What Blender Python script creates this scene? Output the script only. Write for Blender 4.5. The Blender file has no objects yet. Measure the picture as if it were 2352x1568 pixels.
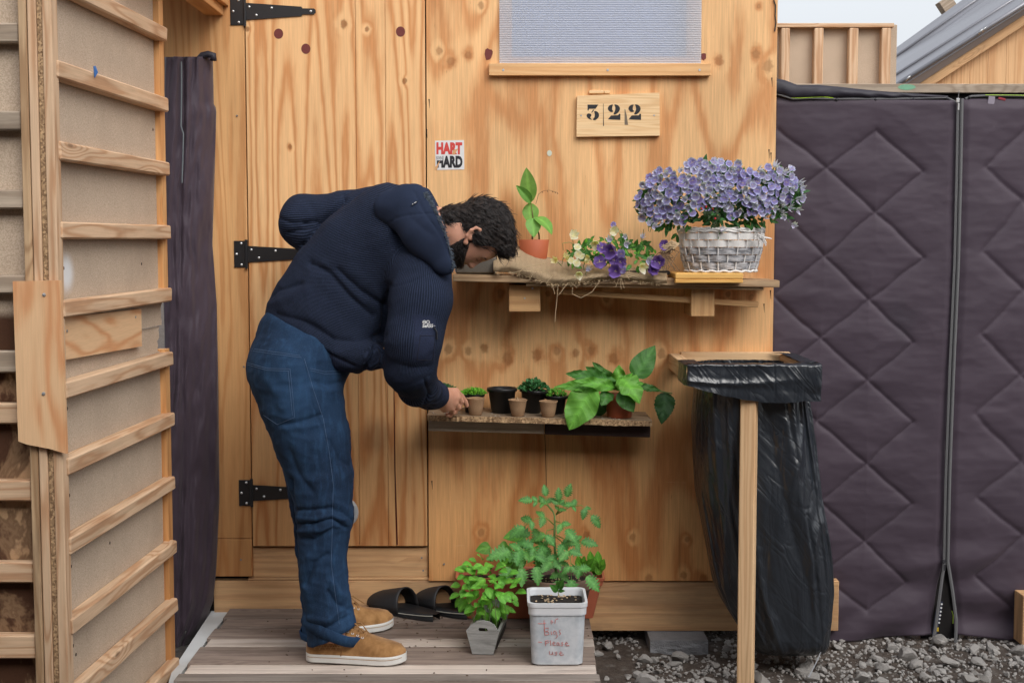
import bpy, bmesh, math, random
import numpy as np
from mathutils import Vector, Matrix, Euler
from mathutils import noise as mnoise
random.seed(7); rng = np.random.default_rng(7)
sc = bpy.context.scene
COL = sc.collection
R = math.radians

# ------------------------------------------------------------- camera, sky, sun, exposure
F = 3100.0                                  # focal length in photo-view pixels (2352 px wide view)
TH = math.atan(236/3100)                    # downward tilt
CAMP = Vector((0, -4.77, 1.46))
cam = bpy.data.cameras.new('camera'); camo = bpy.data.objects.new('camera', cam); COL.objects.link(camo)
cam.sensor_width = 36; cam.lens = F/2352*36; cam.clip_start = 0.05; cam.clip_end = 400
camo.location = CAMP; camo.rotation_euler = (math.pi/2-TH, 0, 0)
sc.camera = camo
SUN_EL, SUN_AZ = 42, 150                     # overcast: the sun only a broad soft glow behind cloud, high behind the viewer
w = bpy.data.worlds.new('World'); sc.world = w; w.use_nodes = True
wt = w.node_tree; bg = wt.nodes['Background']
sky = wt.nodes.new('ShaderNodeTexSky'); sky.sky_type = 'NISHITA'; sky.sun_disc = False
sky.sun_elevation = R(SUN_EL); sky.sun_rotation = R(SUN_AZ); sky.dust_density = 8; sky.air_density = 1.2; sky.ozone_density = 1
hs = wt.nodes.new('ShaderNodeHueSaturation'); hs.inputs['Saturation'].default_value = 0.34
wt.links.new(sky.outputs[0], hs.inputs['Color']); mxs = wt.nodes.new('ShaderNodeMix'); mxs.data_type = 'RGBA'; mxs.inputs[0].default_value = .72      # even cloud cover over the clear sky
mxs.inputs[7].default_value = (3.05, 3.2, 3.4, 1); wt.links.new(hs.outputs[0], mxs.inputs[6]); wt.links.new(mxs.outputs[2], bg.inputs[0])
bg.inputs[1].default_value = 0.15
sl = bpy.data.lights.new('sun', 'SUN'); so = bpy.data.objects.new('sun', sl); COL.objects.link(so)
sl.energy = 0.5; sl.angle = R(40); sl.color = (1, .975, .94)
so.rotation_euler = (R(90-SUN_EL), 0, R(180-SUN_AZ)); so.location = (0, -3, 6)
vs = sc.view_settings; vs.view_transform = 'Standard'; vs.look = 'None'; vs.gamma = 1; vs.exposure = 1.0; vs.use_curve_mapping = False

cy = sc.cycles; cy.max_bounces = 6; cy.diffuse_bounces = 3; cy.glossy_bounces = 2; cy.transmission_bounces = 4; cy.transparent_max_bounces = 8; cy.caustics_reflective = False; cy.caustics_refractive = False
# ------------------------------------------------------------- photo pixels -> points
_fw = Vector((0, math.cos(TH), -math.sin(TH))); _up = Vector((0, math.sin(TH), math.cos(TH)))
def ray(px, py): return _fw + Vector((1, 0, 0))*((px-1176)/F) - _up*((py-784)/F)
def pt(px, py, Y=0.0):
    d = ray(px, py); return CAMP + d*((Y-CAMP.y)/d.y)
def pz(px, py, Z=0.0):
    d = ray(px, py); return CAMP + d*((Z-CAMP.z)/d.z)
def mpp(Y): return (Y+4.77)/F               # metres per photo-view pixel at depth Y
C8 = lambda x, y: (947.5+.293*x, .293*y)
C4 = lambda x, y: (516.8+.375*x, .375*y)
C7 = lambda x, y: (516.8+.3409*x, 1033.6+.3409*y)
Q1 = lambda x, y: (1091+.2563*x, 344.5+.2563*y)
Q2 = lambda x, y: (1435.5+.2746*x, 315.8+.2746*y)
Q3 = lambda x, y: (976.2+.2563*x, 746.5+.2563*y)
Q4 = lambda x, y: (1004.9+.293*x, 1091+.293*y)
Q5 = lambda x, y: (1464.3+.293*x, 746.5+.293*y)
Q6 = lambda x, y: (1349.4+.2563*x, 1177.2+.2563*y)
Q7 = lambda x, y: (1722.7+.3297*x, .3297*y)
Q8 = lambda x, y: (1837.5+.341*x, 1033.6+.341*y)

# ------------------------------------------------------------- mesh helpers
def _cbox():
    s = [(-1,-1,-1),(1,-1,-1),(1,1,-1),(-1,1,-1),(-1,-1,1),(1,-1,1),(1,1,1),(-1,1,1)]
    fs = []
    idx = lambda c, a: c*3+a
    ci = {c: i for i, c in enumerate(s)}
    for a in range(3):
        b, c = (a+1) % 3, (a+2) % 3
        for sg in (-1, 1):
            q = []
            for sb, sc_ in ((-1,-1),(1,-1),(1,1),(-1,1)):
                k = [0,0,0]; k[a] = sg; k[b] = sb; k[c] = sc_; q.append(idx(ci[tuple(k)], a))
            fs.append(q if sg > 0 else q[::-1])
    for a in range(3):
        b, c = (a+1) % 3, (a+2) % 3
        for sb in (-1, 1):
            for sc_ in (-1, 1):
                k0 = [0,0,0]; k0[a] = -1; k0[b] = sb; k0[c] = sc_; k1 = k0[:]; k1[a] = 1
                i0, i1 = ci[tuple(k0)], ci[tuple(k1)]
                q = [idx(i0, b), idx(i1, b), idx(i1, c), idx(i0, c)]
                fs.append(q if sb*sc_ < 0 else q[::-1])
    for k, i in ci.items():
        t = [idx(i, 0), idx(i, 1), idx(i, 2)]
        fs.append(t if k[0]*k[1]*k[2] > 0 else t[::-1])
    return s, fs
_CS, _CF = _cbox()
def frame(z, x=None):
    z = Vector(z).normalized()
    if x is None: x = Vector((0, 0, 1)) if abs(z.z) < .9 else Vector((1, 0, 0))
    y = z.cross(Vector(x)).normalized(); x = y.cross(z).normalized()
    return x, y, z
class MB:
    def __init__(s): s.v = []; s.f = []; s.m = []; s.g = []; s.c = []
    def add(s, vs_, fs, mi=0, g=None, c=None):
        o = len(s.v); s.v += [tuple(p) for p in vs_]
        s.f += [[i+o for i in f] for f in fs]; s.m += [mi]*len(fs)
        s.g += [tuple(q) for q in g] if g is not None else [tuple(p) for p in vs_]
        s.c += list(c) if c is not None else [(1, 1, 1)]*len(vs_)
        return s
    def box(s, ctr, size, rot=None, b=.002, mi=0, grain=None, off=True, jit=0):
        ctr = Vector(ctr); h = [x/2 for x in size]; b = min(b, min(h)*.6)
        M = rot.to_matrix() if isinstance(rot, Euler) else (rot or Matrix.Identity(3))
        if grain is None: grain = max(range(3), key=lambda i: size[i])
        o = Vector((random.uniform(0, 50), random.uniform(0, 50), random.uniform(0, 50))) if off else Vector((0, 0, 0))
        jt = [[random.uniform(-jit, jit) for _ in range(3)] for _ in range(8)]
        vs_, gs = [], []
        for k, c in enumerate(_CS):
            for a in range(3):
                p = Vector([c[i]*(h[i] if i == a else h[i]-b)+jt[k][i] for i in range(3)])
                vs_.append(ctr+M @ p)
                q = p if off else ctr+M @ p
                gs.append((q[grain]+o[0], q[(grain+1) % 3]+o[1], q[(grain+2) % 3]+o[2]))
        return s.add(vs_, _CF, mi, gs)
    def mm(s, lo, hi, **k):
        lo = Vector(lo); hi = Vector(hi)
        a = Vector([min(lo[i], hi[i]) for i in range(3)]); c = Vector([max(lo[i], hi[i]) for i in range(3)])
        return s.box((a+c)/2, c-a, **k)
    def beam(s, p0, p1, wd, th, side=(0, 0, 1), **k):
        """bar from p0 to p1; wd across `side`, th across the third axis"""
        p0 = Vector(p0); p1 = Vector(p1); z = (p1-p0); L = z.length; z.normalize()
        y = z.cross(Vector(side)).normalized(); x = y.cross(z)
        M = Matrix((z, x, y)).transposed()
        return s.box((p0+p1)/2, (L, wd, th), rot=M, grain=0, **k)
    def tube(s, pts, r, n=8, cap=True, mi=0, flat=1, up=None, c=None):
        pts = [Vector(p) for p in pts]; m = len(pts)
        if not hasattr(r, '__len__'): r = [r]*m
        x = None; vs_ = []; L = 0; gs = []; cs = []
        for i, p in enumerate(pts):
            t = (pts[min(i+1, m-1)]-pts[max(i-1, 0)])
            if t.length < 1e-9: t = Vector((0, 0, 1))
            t.normalize()
            if x is None: x = frame(t, up)[0]
            x = (x-t*x.dot(t)).normalized(); y = t.cross(x)
            if i: L += (p-pts[i-1]).length
            for k in range(n):
                a = 2*math.pi*k/n
                vs_.append(p+x*(math.cos(a)*r[i]*flat)+y*(math.sin(a)*r[i])); gs.append((L, math.cos(a)*r[i], math.sin(a)*r[i]))
                if c is not None: cs.append(c[i] if hasattr(c[0], '__len__') else c)
        fs = [[i*n+k, i*n+(k+1) % n, (i+1)*n+(k+1) % n, (i+1)*n+k] for i in range(m-1) for k in range(n)]
        if cap: fs += [list(range(n))[::-1], [(m-1)*n+k for k in range(n)]]
        return s.add(vs_, fs, mi, gs, cs if c is not None else None)
    def lathe(s, prof, ctr, n=32, mi=0, sx=1, sy=1, wob=0):
        ctr = Vector(ctr); m = len(prof); vs_ = []
        ph = random.uniform(0, 6)
        for r, z in prof:
            for k in range(n):
                a = 2*math.pi*k/n; q = 1+wob*math.sin(3*a+ph)
                vs_.append(ctr+Vector((math.cos(a)*r*sx*q, math.sin(a)*r*sy*q, z)))
        fs = [[i*n+k, i*n+(k+1) % n, (i+1)*n+(k+1) % n, (i+1)*n+k] for i in range(m-1) for k in range(n)]
        return s.add(vs_, fs, mi)
    def grid(s, P, closed=False, mi=0, g=None, c=None, flip=False):
        nu = len(P); nv = len(P[0]); vs_ = [p for row in P for p in row]; fs = []
        for i in range(nu-1):
            for j in range(nv if closed else nv-1):
                q = [i*nv+j, i*nv+(j+1) % nv, (i+1)*nv+(j+1) % nv, (i+1)*nv+j]
                fs.append(q[::-1] if flip else q)
        return s.add(vs_, fs, mi, g, c)
    def prism(s, poly, n, th, mi=0):
        """closed plate: poly = 3D points in order, thickness th against normal n"""
        poly = [Vector(p) for p in poly]; n = Vector(n).normalized(); k = len(poly)
        vs_ = poly+[p-n*th for p in poly]
        fs = [list(range(k)), list(range(k, 2*k))[::-1]]+[[i, k+i, k+(i+1) % k, (i+1) % k] for i in range(k)]
        return s.add(vs_, fs, mi)
    def build(s, name, mats, parent=None, base=None, smooth=False, recalc=False):
        me = bpy.data.meshes.new(name)
        if parent is not None: base = Vector(parent['_b'])
        elif base is None:
            a = np.array(s.v); base = Vector(((a[:, 0].min()+a[:, 0].max())/2, (a[:, 1].min()+a[:, 1].max())/2, a[:, 2].min()))
        base = Vector(base)
        me.from_pydata([(p[0]-base.x, p[1]-base.y, p[2]-base.z) for p in s.v], [], s.f)
        at = me.attributes.new('gco', 'FLOAT_VECTOR', 'POINT'); at.data.foreach_set('vector', np.array(s.g, dtype=np.float32).ravel())
        if any(c != (1, 1, 1) for c in s.c[:3000]):
            ca = me.attributes.new('tint', 'FLOAT_VECTOR', 'POINT'); ca.data.foreach_set('vector', np.array(s.c, dtype=np.float32).ravel())
        for m in (mats if isinstance(mats, (list, tuple)) else [mats]): me.materials.append(m)
        if len(me.materials) > 1: me.polygons.foreach_set('material_index', s.m)
        if smooth: me.polygons.foreach_set('use_smooth', [True]*len(me.polygons))
        if recalc:
            bm = bmesh.new(); bm.from_mesh(me); bmesh.ops.recalc_face_normals(bm, faces=bm.faces); bm.to_mesh(me); bm.free()
        me.update()
        o = bpy.data.objects.new(name, me); COL.objects.link(o); o['_b'] = tuple(base)
        if parent is not None: o.parent = parent
        else: o.location = base
        return o
def tag(o, label=None, cat=None, group=None, kind=None):
    if label: o['label'] = label
    if cat: o['category'] = cat
    if group: o['group'] = group
    if kind: o['kind'] = kind
    return o
def thing(name, base, label, cat, group=None):
    o = bpy.data.objects.new(name, None); COL.objects.link(o); o.location = base; o['_b'] = tuple(base); o.empty_display_size = .05
    return tag(o, label, cat, group)
def inst(mesh, name, parent, M):
    o = bpy.data.objects.new(name, mesh); COL.objects.link(o); o.parent = parent
    o.matrix_local = Matrix.Translation(-Vector(parent['_b'])) @ M; return o
def text_mesh(body, size, bold=0.0, sx=1.0, shear=0.0, space=1.0):
    cu = bpy.data.curves.new('t', 'FONT'); cu.body = body; cu.size = size; cu.offset = bold; cu.shear = shear; cu.space_character = space; cu.resolution_u = 3
    o = bpy.data.objects.new('t', cu); COL.objects.link(o); dg = bpy.context.evaluated_depsgraph_get()
    me = bpy.data.meshes.new_from_object(o.evaluated_get(dg)); bpy.data.objects.remove(o); bpy.data.curves.remove(cu)
    v = [(p.co.x*sx, p.co.y) for p in me.vertices]; f = [list(p.vertices) for p in me.polygons]; bpy.data.meshes.remove(me)
    return v, f

# ------------------------------------------------------------- material helpers
def L(r, g=None, b=None):
    if g is None: g = b = r
    f = lambda x: (x/255/12.92) if x/255 <= .04045 else ((x/255+.055)/1.055)**2.4
    return (f(r), f(g), f(b), 1)
class NT:
    def __init__(s, name):
        s.m = bpy.data.materials.new(name); s.m.use_nodes = True; s.t = s.m.node_tree; s.b = s.t.nodes['Principled BSDF']; s.o = s.t.nodes['Material Output']
    def set(s, sock, v):
        if isinstance(v, bpy.types.NodeSocket): s.t.links.new(v, sock)
        elif sock.type == 'RGBA' and len(v) == 3: sock.default_value = (*v, 1)
        else: sock.default_value = v
    def n(s, typ, ins=(), out=0, **pr):
        nd = s.t.nodes.new('ShaderNode'+typ)
        for k, v in pr.items(): setattr(nd, k, v)
        for k, v in dict(ins).items(): s.set(nd.inputs[k], v)
        return nd.outputs[out]
    def math(s, op, a, b=0.0, c=0.0, clamp=False): return s.n('Math', {0: a, 1: b, 2: c}, operation=op, use_clamp=clamp)
    def vm(s, op, a, b=(0, 0, 0), out=0): return s.n('VectorMath', {0: a, 1: b}, out=out, operation=op)
    def noise(s, vec, scale, detail=2, rough=.5, dist=0): return s.n('TexNoise', {'Vector': vec, 'Scale': scale, 'Detail': detail, 'Roughness': rough, 'Distortion': dist})
    def vor(s, vec, scale, out=0, feature='F1', rnd=1): return s.n('TexVoronoi', {'Vector': vec, 'Scale': scale, 'Randomness': rnd}, out=out, feature=feature)
    def mr(s, v, a, b, c=0.0, d=1.0, smooth=True): return s.n('MapRange', {'Value': v, 1: a, 2: b, 3: c, 4: d}, interpolation_type='SMOOTHSTEP' if smooth else 'LINEAR')
    def mix(s, f, a, b, blend='MIX'):
        nd = s.t.nodes.new('ShaderNodeMix'); nd.data_type = 'RGBA'; nd.blend_type = blend
        s.set(nd.inputs[0], f); s.set(nd.inputs[6], a); s.set(nd.inputs[7], b); return nd.outputs[2]
    def ramp(s, f, stops):
        nd = s.t.nodes.new('ShaderNodeValToRGB'); s.set(nd.inputs[0], f); e = nd.color_ramp.elements
        while len(e) < len(stops): e.new(.5)
        for i, (p, c) in enumerate(stops): e[i].position = p; e[i].color = c if len(c) == 4 else (*c, 1)
        return nd.outputs[0]
    def attr(s, name, out='Vector'): return s.n('Attribute', out=out, attribute_name=name)
    def obj(s): return s.n('TexCoord', out='Object')
    def pos(s): return s.n('NewGeometry', out='Position')
    def bump(s, h, strength=.3, dist=.002, normal=None):
        i = {'Height': h, 'Strength': strength, 'Distance': dist}
        if normal is not None: i['Normal'] = normal
        return s.n('Bump', i)
    def done(s, color, rough=.7, normal=None, **k):
        s.set(s.b.inputs['Base Color'], color); s.set(s.b.inputs['Roughness'], rough)
        if normal is not None: s.set(s.b.inputs['Normal'], normal)
        for kk, v in k.items(): s.set(s.b.inputs[kk.replace('_', ' ')], v)
        return s.m
def plain(name, col, rough=.6, var=.12, scale=40, bump=0, metal=0, spec=.5, **k):
    t = NT(name); v = t.obj(); n = t.noise(v, scale, 4)
    c = t.mix(n, tuple(x*(1-var) for x in col[:3]), tuple(min(1, x*(1+var)) for x in col[:3]))
    return t.done(c, rough, t.bump(n, bump, .002) if bump else None, Metallic=metal, Specular_IOR_Level=spec, **k)
def wood(name, light, dark, ring=9.0, sl=1.1, scr=14, contrast=.8, fiber=.35, rough=.65, knots=None, rk=0.0, stain=None, stain_amt=0., blot=.25, bump=.25, extra=None, kdark=.75, vary=0.0):
    """contour lines of a noise field stretched along the grain (gco.x); knots = [(along, across, r)] in gco space"""
    t = NT(name); g = t.attr('gco')
    base = t.noise(t.vm('MULTIPLY', g, (sl, scr, scr)), 1, 1.5, .45)
    warp = t.noise(t.vm('MULTIPLY', g, (9, 40, 40)), 1, 2)
    f = t.math('MULTIPLY', base, ring); f = t.math('MULTIPLY_ADD', warp, .35, f)
    core = None; kph = None
    if knots:
        kw_ = t.math('SUBTRACT', t.noise(g, 55, 2), .5)
        for (a, c, r) in knots:
            d = t.math('MULTIPLY_ADD', kw_, r*1.1, t.vm('DISTANCE', t.vm('MULTIPLY', g, (.8, 1, 0)), (a*.8, c, 0), out='Value'))
            kp = t.mr(d, 0, r*3.0, .5, 0); kph = kp if kph is None else t.math('MAXIMUM', kph, kp); k = t.mr(d, r*.55, r*1.15, 1, 0)
            core = k if core is None else t.math('MAXIMUM', core, k)
    if kph is not None: f = t.math('ADD', f, kph)
    if rk:
        vv = t.vm('MULTIPLY', g, (3.2, 12, 12)); vd = t.vor(vv, 1); vc = t.vor(vv, 1, out=1)
        pick = t.math('GREATER_THAN', t.n('SeparateColor', {0: vc}), 1-rk)
        f = t.math('ADD', f, t.math('MULTIPLY', t.mr(vd, 0, .5, 3, 0), pick))
        k = t.math('MULTIPLY', t.mr(vd, .06, .10, 1, 0), pick); core = k if core is None else t.math('MAXIMUM', core, k)
    s_ = t.math('SINE', t.math('MULTIPLY', f, 6.2832)); s_ = t.math('MULTIPLY_ADD', s_, .5, .5)
    ringv = t.math('POWER', s_, 2.2)
    fib = t.noise(t.vm('MULTIPLY', g, (10, 420, 420)), 1, 3, .6)
    fib2 = t.noise(t.vm('MULTIPLY', g, (4, 110, 110)), 1, 2, .5)
    big = t.noise(t.vm('MULTIPLY', g, (1.3, 5, 5)), 1, 3, .55)
    col = t.mix(t.math('MULTIPLY', ringv, contrast), light, dark)
    shade = t.math('ADD', t.math('MULTIPLY', t.math('SUBTRACT', fib, .5), fiber), t.math('MULTIPLY', t.math('SUBTRACT', fib2, .5), fiber*.8))
    shade = t.math('ADD', shade, t.math('MULTIPLY', t.math('SUBTRACT', big, .5), blot*2))
    shade = t.math('ADD', shade, 1.0)
    col = t.mix(1, col, t.n('CombineXYZ', {0: shade, 1: shade, 2: shade}), 'MULTIPLY')
    if vary:
        vn = t.math('MULTIPLY_ADD', t.math('SUBTRACT', t.noise(t.vm('MULTIPLY', g, (.15, .15, .15)), 1, 0), .5), vary*4, 1.0); col = t.mix(1, col, t.n('CombineXYZ', {0: vn, 1: vn, 2: vn}), 'MULTIPLY')
    if stain is not None:
        sn = t.noise(t.vm('MULTIPLY', g, (2.2, 9, 9)), 1, 5, .65)
        col = t.mix(t.math('MULTIPLY', t.mr(sn, .46, .7), stain_amt), col, stain)
    if core is not None:
        kc = t.mix(t.noise(g, 120, 3), tuple(x*.32 for x in dark[:3]), tuple(x*.62 for x in dark[:3]))
        col = t.mix(t.math('MULTIPLY', core, kdark), col, kc)
    if extra: col = extra(t, g, col)
    h = t.math('ADD', fib, t.math('MULTIPLY', ringv, -.5))
    return t.done(col, rough, t.bump(h, bump, .0015), Specular_IOR_Level=.25)
# ------------------------------------------------------------- materials
K8 = lambda l, Y=0: [((lambda p: (p.z, p.x, r*mpp(0)))(pt(x, y, Y))) for x, y, r in l]
ply_knots = [(*Q3(x, y), r) for x, y, r in ((210,215,11),(388,230,9),(532,212,10),(740,295,14),(1000,275,12),(1183,235,10),(1352,250,9),(1490,225,10),(1690,300,12),(2115,255,11))]
ply_knots += [(*C8(x, y), r) for x, y, r in ((208,400,9),(300,490,11),(437,435,9),(540,45,8))]
ply_knots += [(1652,141,11),(1736,124,10),(1763,152,14),(1743,15,5)]
ply_knots += [(*Q4(x, y), r) for x, y, r in ((345,445,9),(1165,470,9),(1530,487,8))]
ply_knots += [(*Q6(x, y), r) for x, y, r in ((895,235,7),(550,590,10),(863,560,9),(1035,590,10))]
ply_knots += [(*Q1(x, y), r) for x, y, r in ((228,1285,10),(655,1285,7),(1180,1335,8))]+[(*Q2(865, 1310), 7), (*Q2(1055, 1335), 7)]
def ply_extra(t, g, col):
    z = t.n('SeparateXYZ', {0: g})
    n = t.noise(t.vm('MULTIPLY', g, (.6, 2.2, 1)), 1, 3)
    f = t.mr(t.math('MULTIPLY_ADD', n, .7, z), .55, 1.75, 1, 0)       # lower sheet deeper orange: weathering, plus light falloff painted into the colour
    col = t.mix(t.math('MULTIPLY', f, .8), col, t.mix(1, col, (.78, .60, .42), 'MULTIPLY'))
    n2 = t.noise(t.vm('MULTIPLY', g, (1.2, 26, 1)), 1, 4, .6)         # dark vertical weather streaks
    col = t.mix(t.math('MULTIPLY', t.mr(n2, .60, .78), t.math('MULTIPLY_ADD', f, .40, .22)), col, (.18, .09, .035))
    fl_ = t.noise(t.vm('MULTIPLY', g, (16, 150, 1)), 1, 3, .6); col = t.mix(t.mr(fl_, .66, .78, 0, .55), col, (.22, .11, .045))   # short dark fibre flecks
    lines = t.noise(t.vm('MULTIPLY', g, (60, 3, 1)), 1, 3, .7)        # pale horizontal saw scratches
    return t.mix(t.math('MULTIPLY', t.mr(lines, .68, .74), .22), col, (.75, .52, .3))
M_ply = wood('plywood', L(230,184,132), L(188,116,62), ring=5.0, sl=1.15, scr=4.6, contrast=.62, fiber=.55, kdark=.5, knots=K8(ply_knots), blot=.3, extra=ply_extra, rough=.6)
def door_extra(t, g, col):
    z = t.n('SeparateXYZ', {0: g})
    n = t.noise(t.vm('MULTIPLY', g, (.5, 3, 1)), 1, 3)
    f = t.mr(t.math('MULTIPLY_ADD', n, .6, z), .5, 1.8, 1, 0)  # browner towards the bottom: ageing, plus dimmer light put into the colour
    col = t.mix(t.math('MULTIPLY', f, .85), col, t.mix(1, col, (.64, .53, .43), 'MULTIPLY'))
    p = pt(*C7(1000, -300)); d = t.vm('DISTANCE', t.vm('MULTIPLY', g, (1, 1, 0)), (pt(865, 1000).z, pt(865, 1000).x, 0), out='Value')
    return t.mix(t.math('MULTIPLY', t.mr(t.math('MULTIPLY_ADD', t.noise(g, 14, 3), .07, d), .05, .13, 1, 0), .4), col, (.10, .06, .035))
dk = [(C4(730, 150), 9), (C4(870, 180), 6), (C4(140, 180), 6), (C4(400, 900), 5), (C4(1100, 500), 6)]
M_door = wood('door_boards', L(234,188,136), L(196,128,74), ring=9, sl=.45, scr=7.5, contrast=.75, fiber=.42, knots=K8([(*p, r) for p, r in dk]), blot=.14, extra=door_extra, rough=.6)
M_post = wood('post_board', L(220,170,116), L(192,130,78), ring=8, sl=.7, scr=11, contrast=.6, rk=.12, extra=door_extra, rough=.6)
M_pine = wood('pine_batten', L(212,180,148), L(178,132,96), ring=5, sl=1.6, scr=22, contrast=.75, fiber=.4, rk=.10, blot=.2, stain=L(120,95,75), stain_amt=.2)
M_pinenew = wood('pine_fresh', L(224,188,146), L(196,150,108), ring=6, sl=.9, scr=26, contrast=.6, fiber=.3, rk=.12, blot=.14)
M_pineold = wood('pine_weathered', L(190,160,126), L(146,112,80), ring=6, sl=1.1, scr=20, contrast=.7, fiber=.5, rk=.18, stain=L(95,80,68), stain_amt=.5)
M_grey = wood('wood_greyed', L(176,160,142), L(140,122,104), ring=5, sl=1.1, scr=18, contrast=.6, fiber=.6, rk=.12, stain=L(92,82,74), stain_amt=.45)
M_plynew = wood('plywood_plate', L(226,186,144), L(206,140,92), ring=4.5, sl=2.2, scr=11, contrast=.75, fiber=.25, blot=.1)
M_sill = wood('sill_wood', L(230,184,132), L(206,150,98), ring=5, sl=1.2, scr=30, contrast=.45, fiber=.3, rk=.1)
M_basep = wood('base_plank', L(208,166,122), L(178,132,92), ring=6, sl=.8, scr=15, contrast=.55, fiber=.4, rk=.25, stain=L(100,86,74), stain_amt=.35)
M_deck = wood('deck_plank', L(142,127,117), L(98,83,75), ring=5, sl=1.0, scr=16, contrast=.45, fiber=.5, rk=.2, vary=.5, stain=L(70,58,52), stain_amt=.55, blot=.3, rough=.8, bump=.5)
M_deckl = wood('deck_plank_pale', L(186,174,164), L(146,130,120), ring=5, sl=1.0, scr=16, contrast=.45, fiber=.5, rk=.2, vary=.5, stain=L(70,58,52), stain_amt=.4, blot=.3, rough=.8, bump=.5)
M_block = wood('yellow_block', L(226,178,104), L(198,140,66), ring=6, sl=2, scr=22, contrast=.55)
M_bracket = wood('bracket_wood', L(206,164,116), L(176,128,84), ring=5, sl=1.1, scr=22, contrast=.55, fiber=.4, blot=.15)
M_greybox = wood('grey_washed_wood', L(148,148,146), L(118,118,116), ring=4, sl=1.5, scr=30, contrast=.5, fiber=.7, blot=.2)
M_dark = plain('dark_void', (.012, .010, .010), 1, .1)
def chip(name, a, b, stain=False, spray=None):
    t = NT(name); v = t.obj(); n1 = t.noise(v, 300, 3, .75); n2 = t.noise(v, 5, 4, .6); n3 = t.vor(t.vm('MULTIPLY', v, (1, 1, .6)), 260)
    col = t.mix(t.mr(n1, .36, .64), tuple(x*.92 for x in a[:3]), b); col = t.mix(t.mr(n3, .0, .25, .35, 0), col, L(226, 208, 186))
    col = t.mix(t.mr(n2, .35, .75, 0, .35), col, tuple(x*.7 for x in a[:3]))
    if stain:
        s1 = t.noise(t.vm('MULTIPLY', v, (1.6, 1, 1)), 4.2, 5, .6, .4); z = t.n('SeparateXYZ', {0: v}, out=2)
        dk = t.mix(n1, L(66, 44, 32), L(92, 62, 45)); m = t.mr(s1, .44, .56, 1, 0); edge = t.mr(t.math('ABSOLUTE', t.math('SUBTRACT', s1, .53)), 0, .04, 1, 0)
        low = t.mr(z, STAIN_Z-.01, STAIN_Z+.02, 1, 0)
        col2 = t.mix(m, t.mix(n1, L(168, 132, 98), L(190, 158, 124)), dk); col2 = t.mix(t.math('MULTIPLY', edge, .6), col2, L(74, 48, 34))
        col = t.mix(low, col, col2)
    if spray is not None:
        d = t.vm('DISTANCE', v, spray, out='Value'); col = t.mix(t.mr(t.math('MULTIPLY_ADD', n2, .02, d), .025, .075, .85, 0), col, (.8, .82, .84))
    return t.done(col, .85, t.bump(n1, .25, .001), Specular_IOR_Level=.2)
M_chip = chip('fibreboard', L(184,163,142), L(208,189,168))
def chip_edge():
    t = NT('chipboard_edge'); v = t.obj(); n = t.vor(v, 210, out=1); s = t.n('SeparateColor', {0: n}); d = t.vor(v, 210)
    return t.done(t.mix(s, L(120, 92, 66), L(206, 172, 132)), .9, t.bump(s, .8, .004))
M_chipe = chip_edge()
M_black = plain('black_steel', (.012, .012, .014), .42, .2, 30, bump=.05)
M_zinc = plain('zinc_screw', (.62, .62, .62), .35, .2, 300, metal=.8)
M_red = plain('knot_plug', L(110, 48, 44), .7, .25, 120)
M_white = plain('white_paper', (.72, .72, .73), .6, .03, 20)
M_ink = plain('black_ink', (.016, .016, .02), .7, .3, 60)
M_redink = plain('red_ink', (.62, .06, .05), .6, .1, 60)
M_torn = plain('torn_patch', L(214, 160, 110), .7, .1, 60)
def quiltm():
    t = NT('quilt_fabric'); v = t.obj(); n = t.noise(v, 3, 4, .6); w_ = t.noise(v, 900, 2)
    col = t.mix(n, L(57, 47, 58), L(76, 64, 76)); 
    st = t.noise(v, 7, 4, .6); d = t.vm('DISTANCE', t.pos(), tuple(pt(2075, 725, .03)), out='Value')
    m = t.math('MULTIPLY', t.mr(t.math('MULTIPLY_ADD', st, .16, d), .09, .19, 1, 0), .6); col = t.mix(m, col, L(58, 52, 62))
    dirt = t.mr(t.noise(t.vm('MULTIPLY', v, (1, 1, .5)), 16, 5, .7), .66, .8, 0, .22); col = t.mix(dirt, col, L(120, 114, 118))
    wr = t.noise(t.vm('MULTIPLY', v, (5, 5, 24)), 1, 3, .55, .6)
    b = t.bump(wr, .045, .02); b = t.bump(w_, .10, .001, b)
    return t.done(col, .62, b, Sheen_Weight=.12, Specular_IOR_Level=.35)
M_quilt = quiltm()
M_quiltin = plain('quilt_lining', L(40, 37, 48), .6, .2, 30)
M_zip = plain('zip_tape', L(100, 100, 102), .7, .15, 300, bump=.2)
M_zipd = plain('zip_teeth', L(52, 52, 56), .5, .2, 600)
M_lime = plain('lime_piping', L(170, 205, 60), .6)
def stonem(name, a, b):
    t = NT(name); v = t.obj(); oi = t.n('ObjectInfo', out='Random'); n = t.noise(v, 30, 5, .65); n2 = t.noise(v, 160, 4, .7)
    r = t.attr('gco'); rr = t.noise(r, 9, 1)
    col = t.mix(t.math('ADD', t.math('MULTIPLY', n, .6), t.math('MULTIPLY', rr, .5), clamp=True), a, b)
    col = t.mix(t.mr(n2, .55, .75, 0, .5), col, L(168, 160, 152)); return t.done(col, .9, t.bump(n2, .6, .004), Specular_IOR_Level=.25)
M_stone = stonem('gravel_stone', L(118, 114, 112), L(184, 180, 175))
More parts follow.
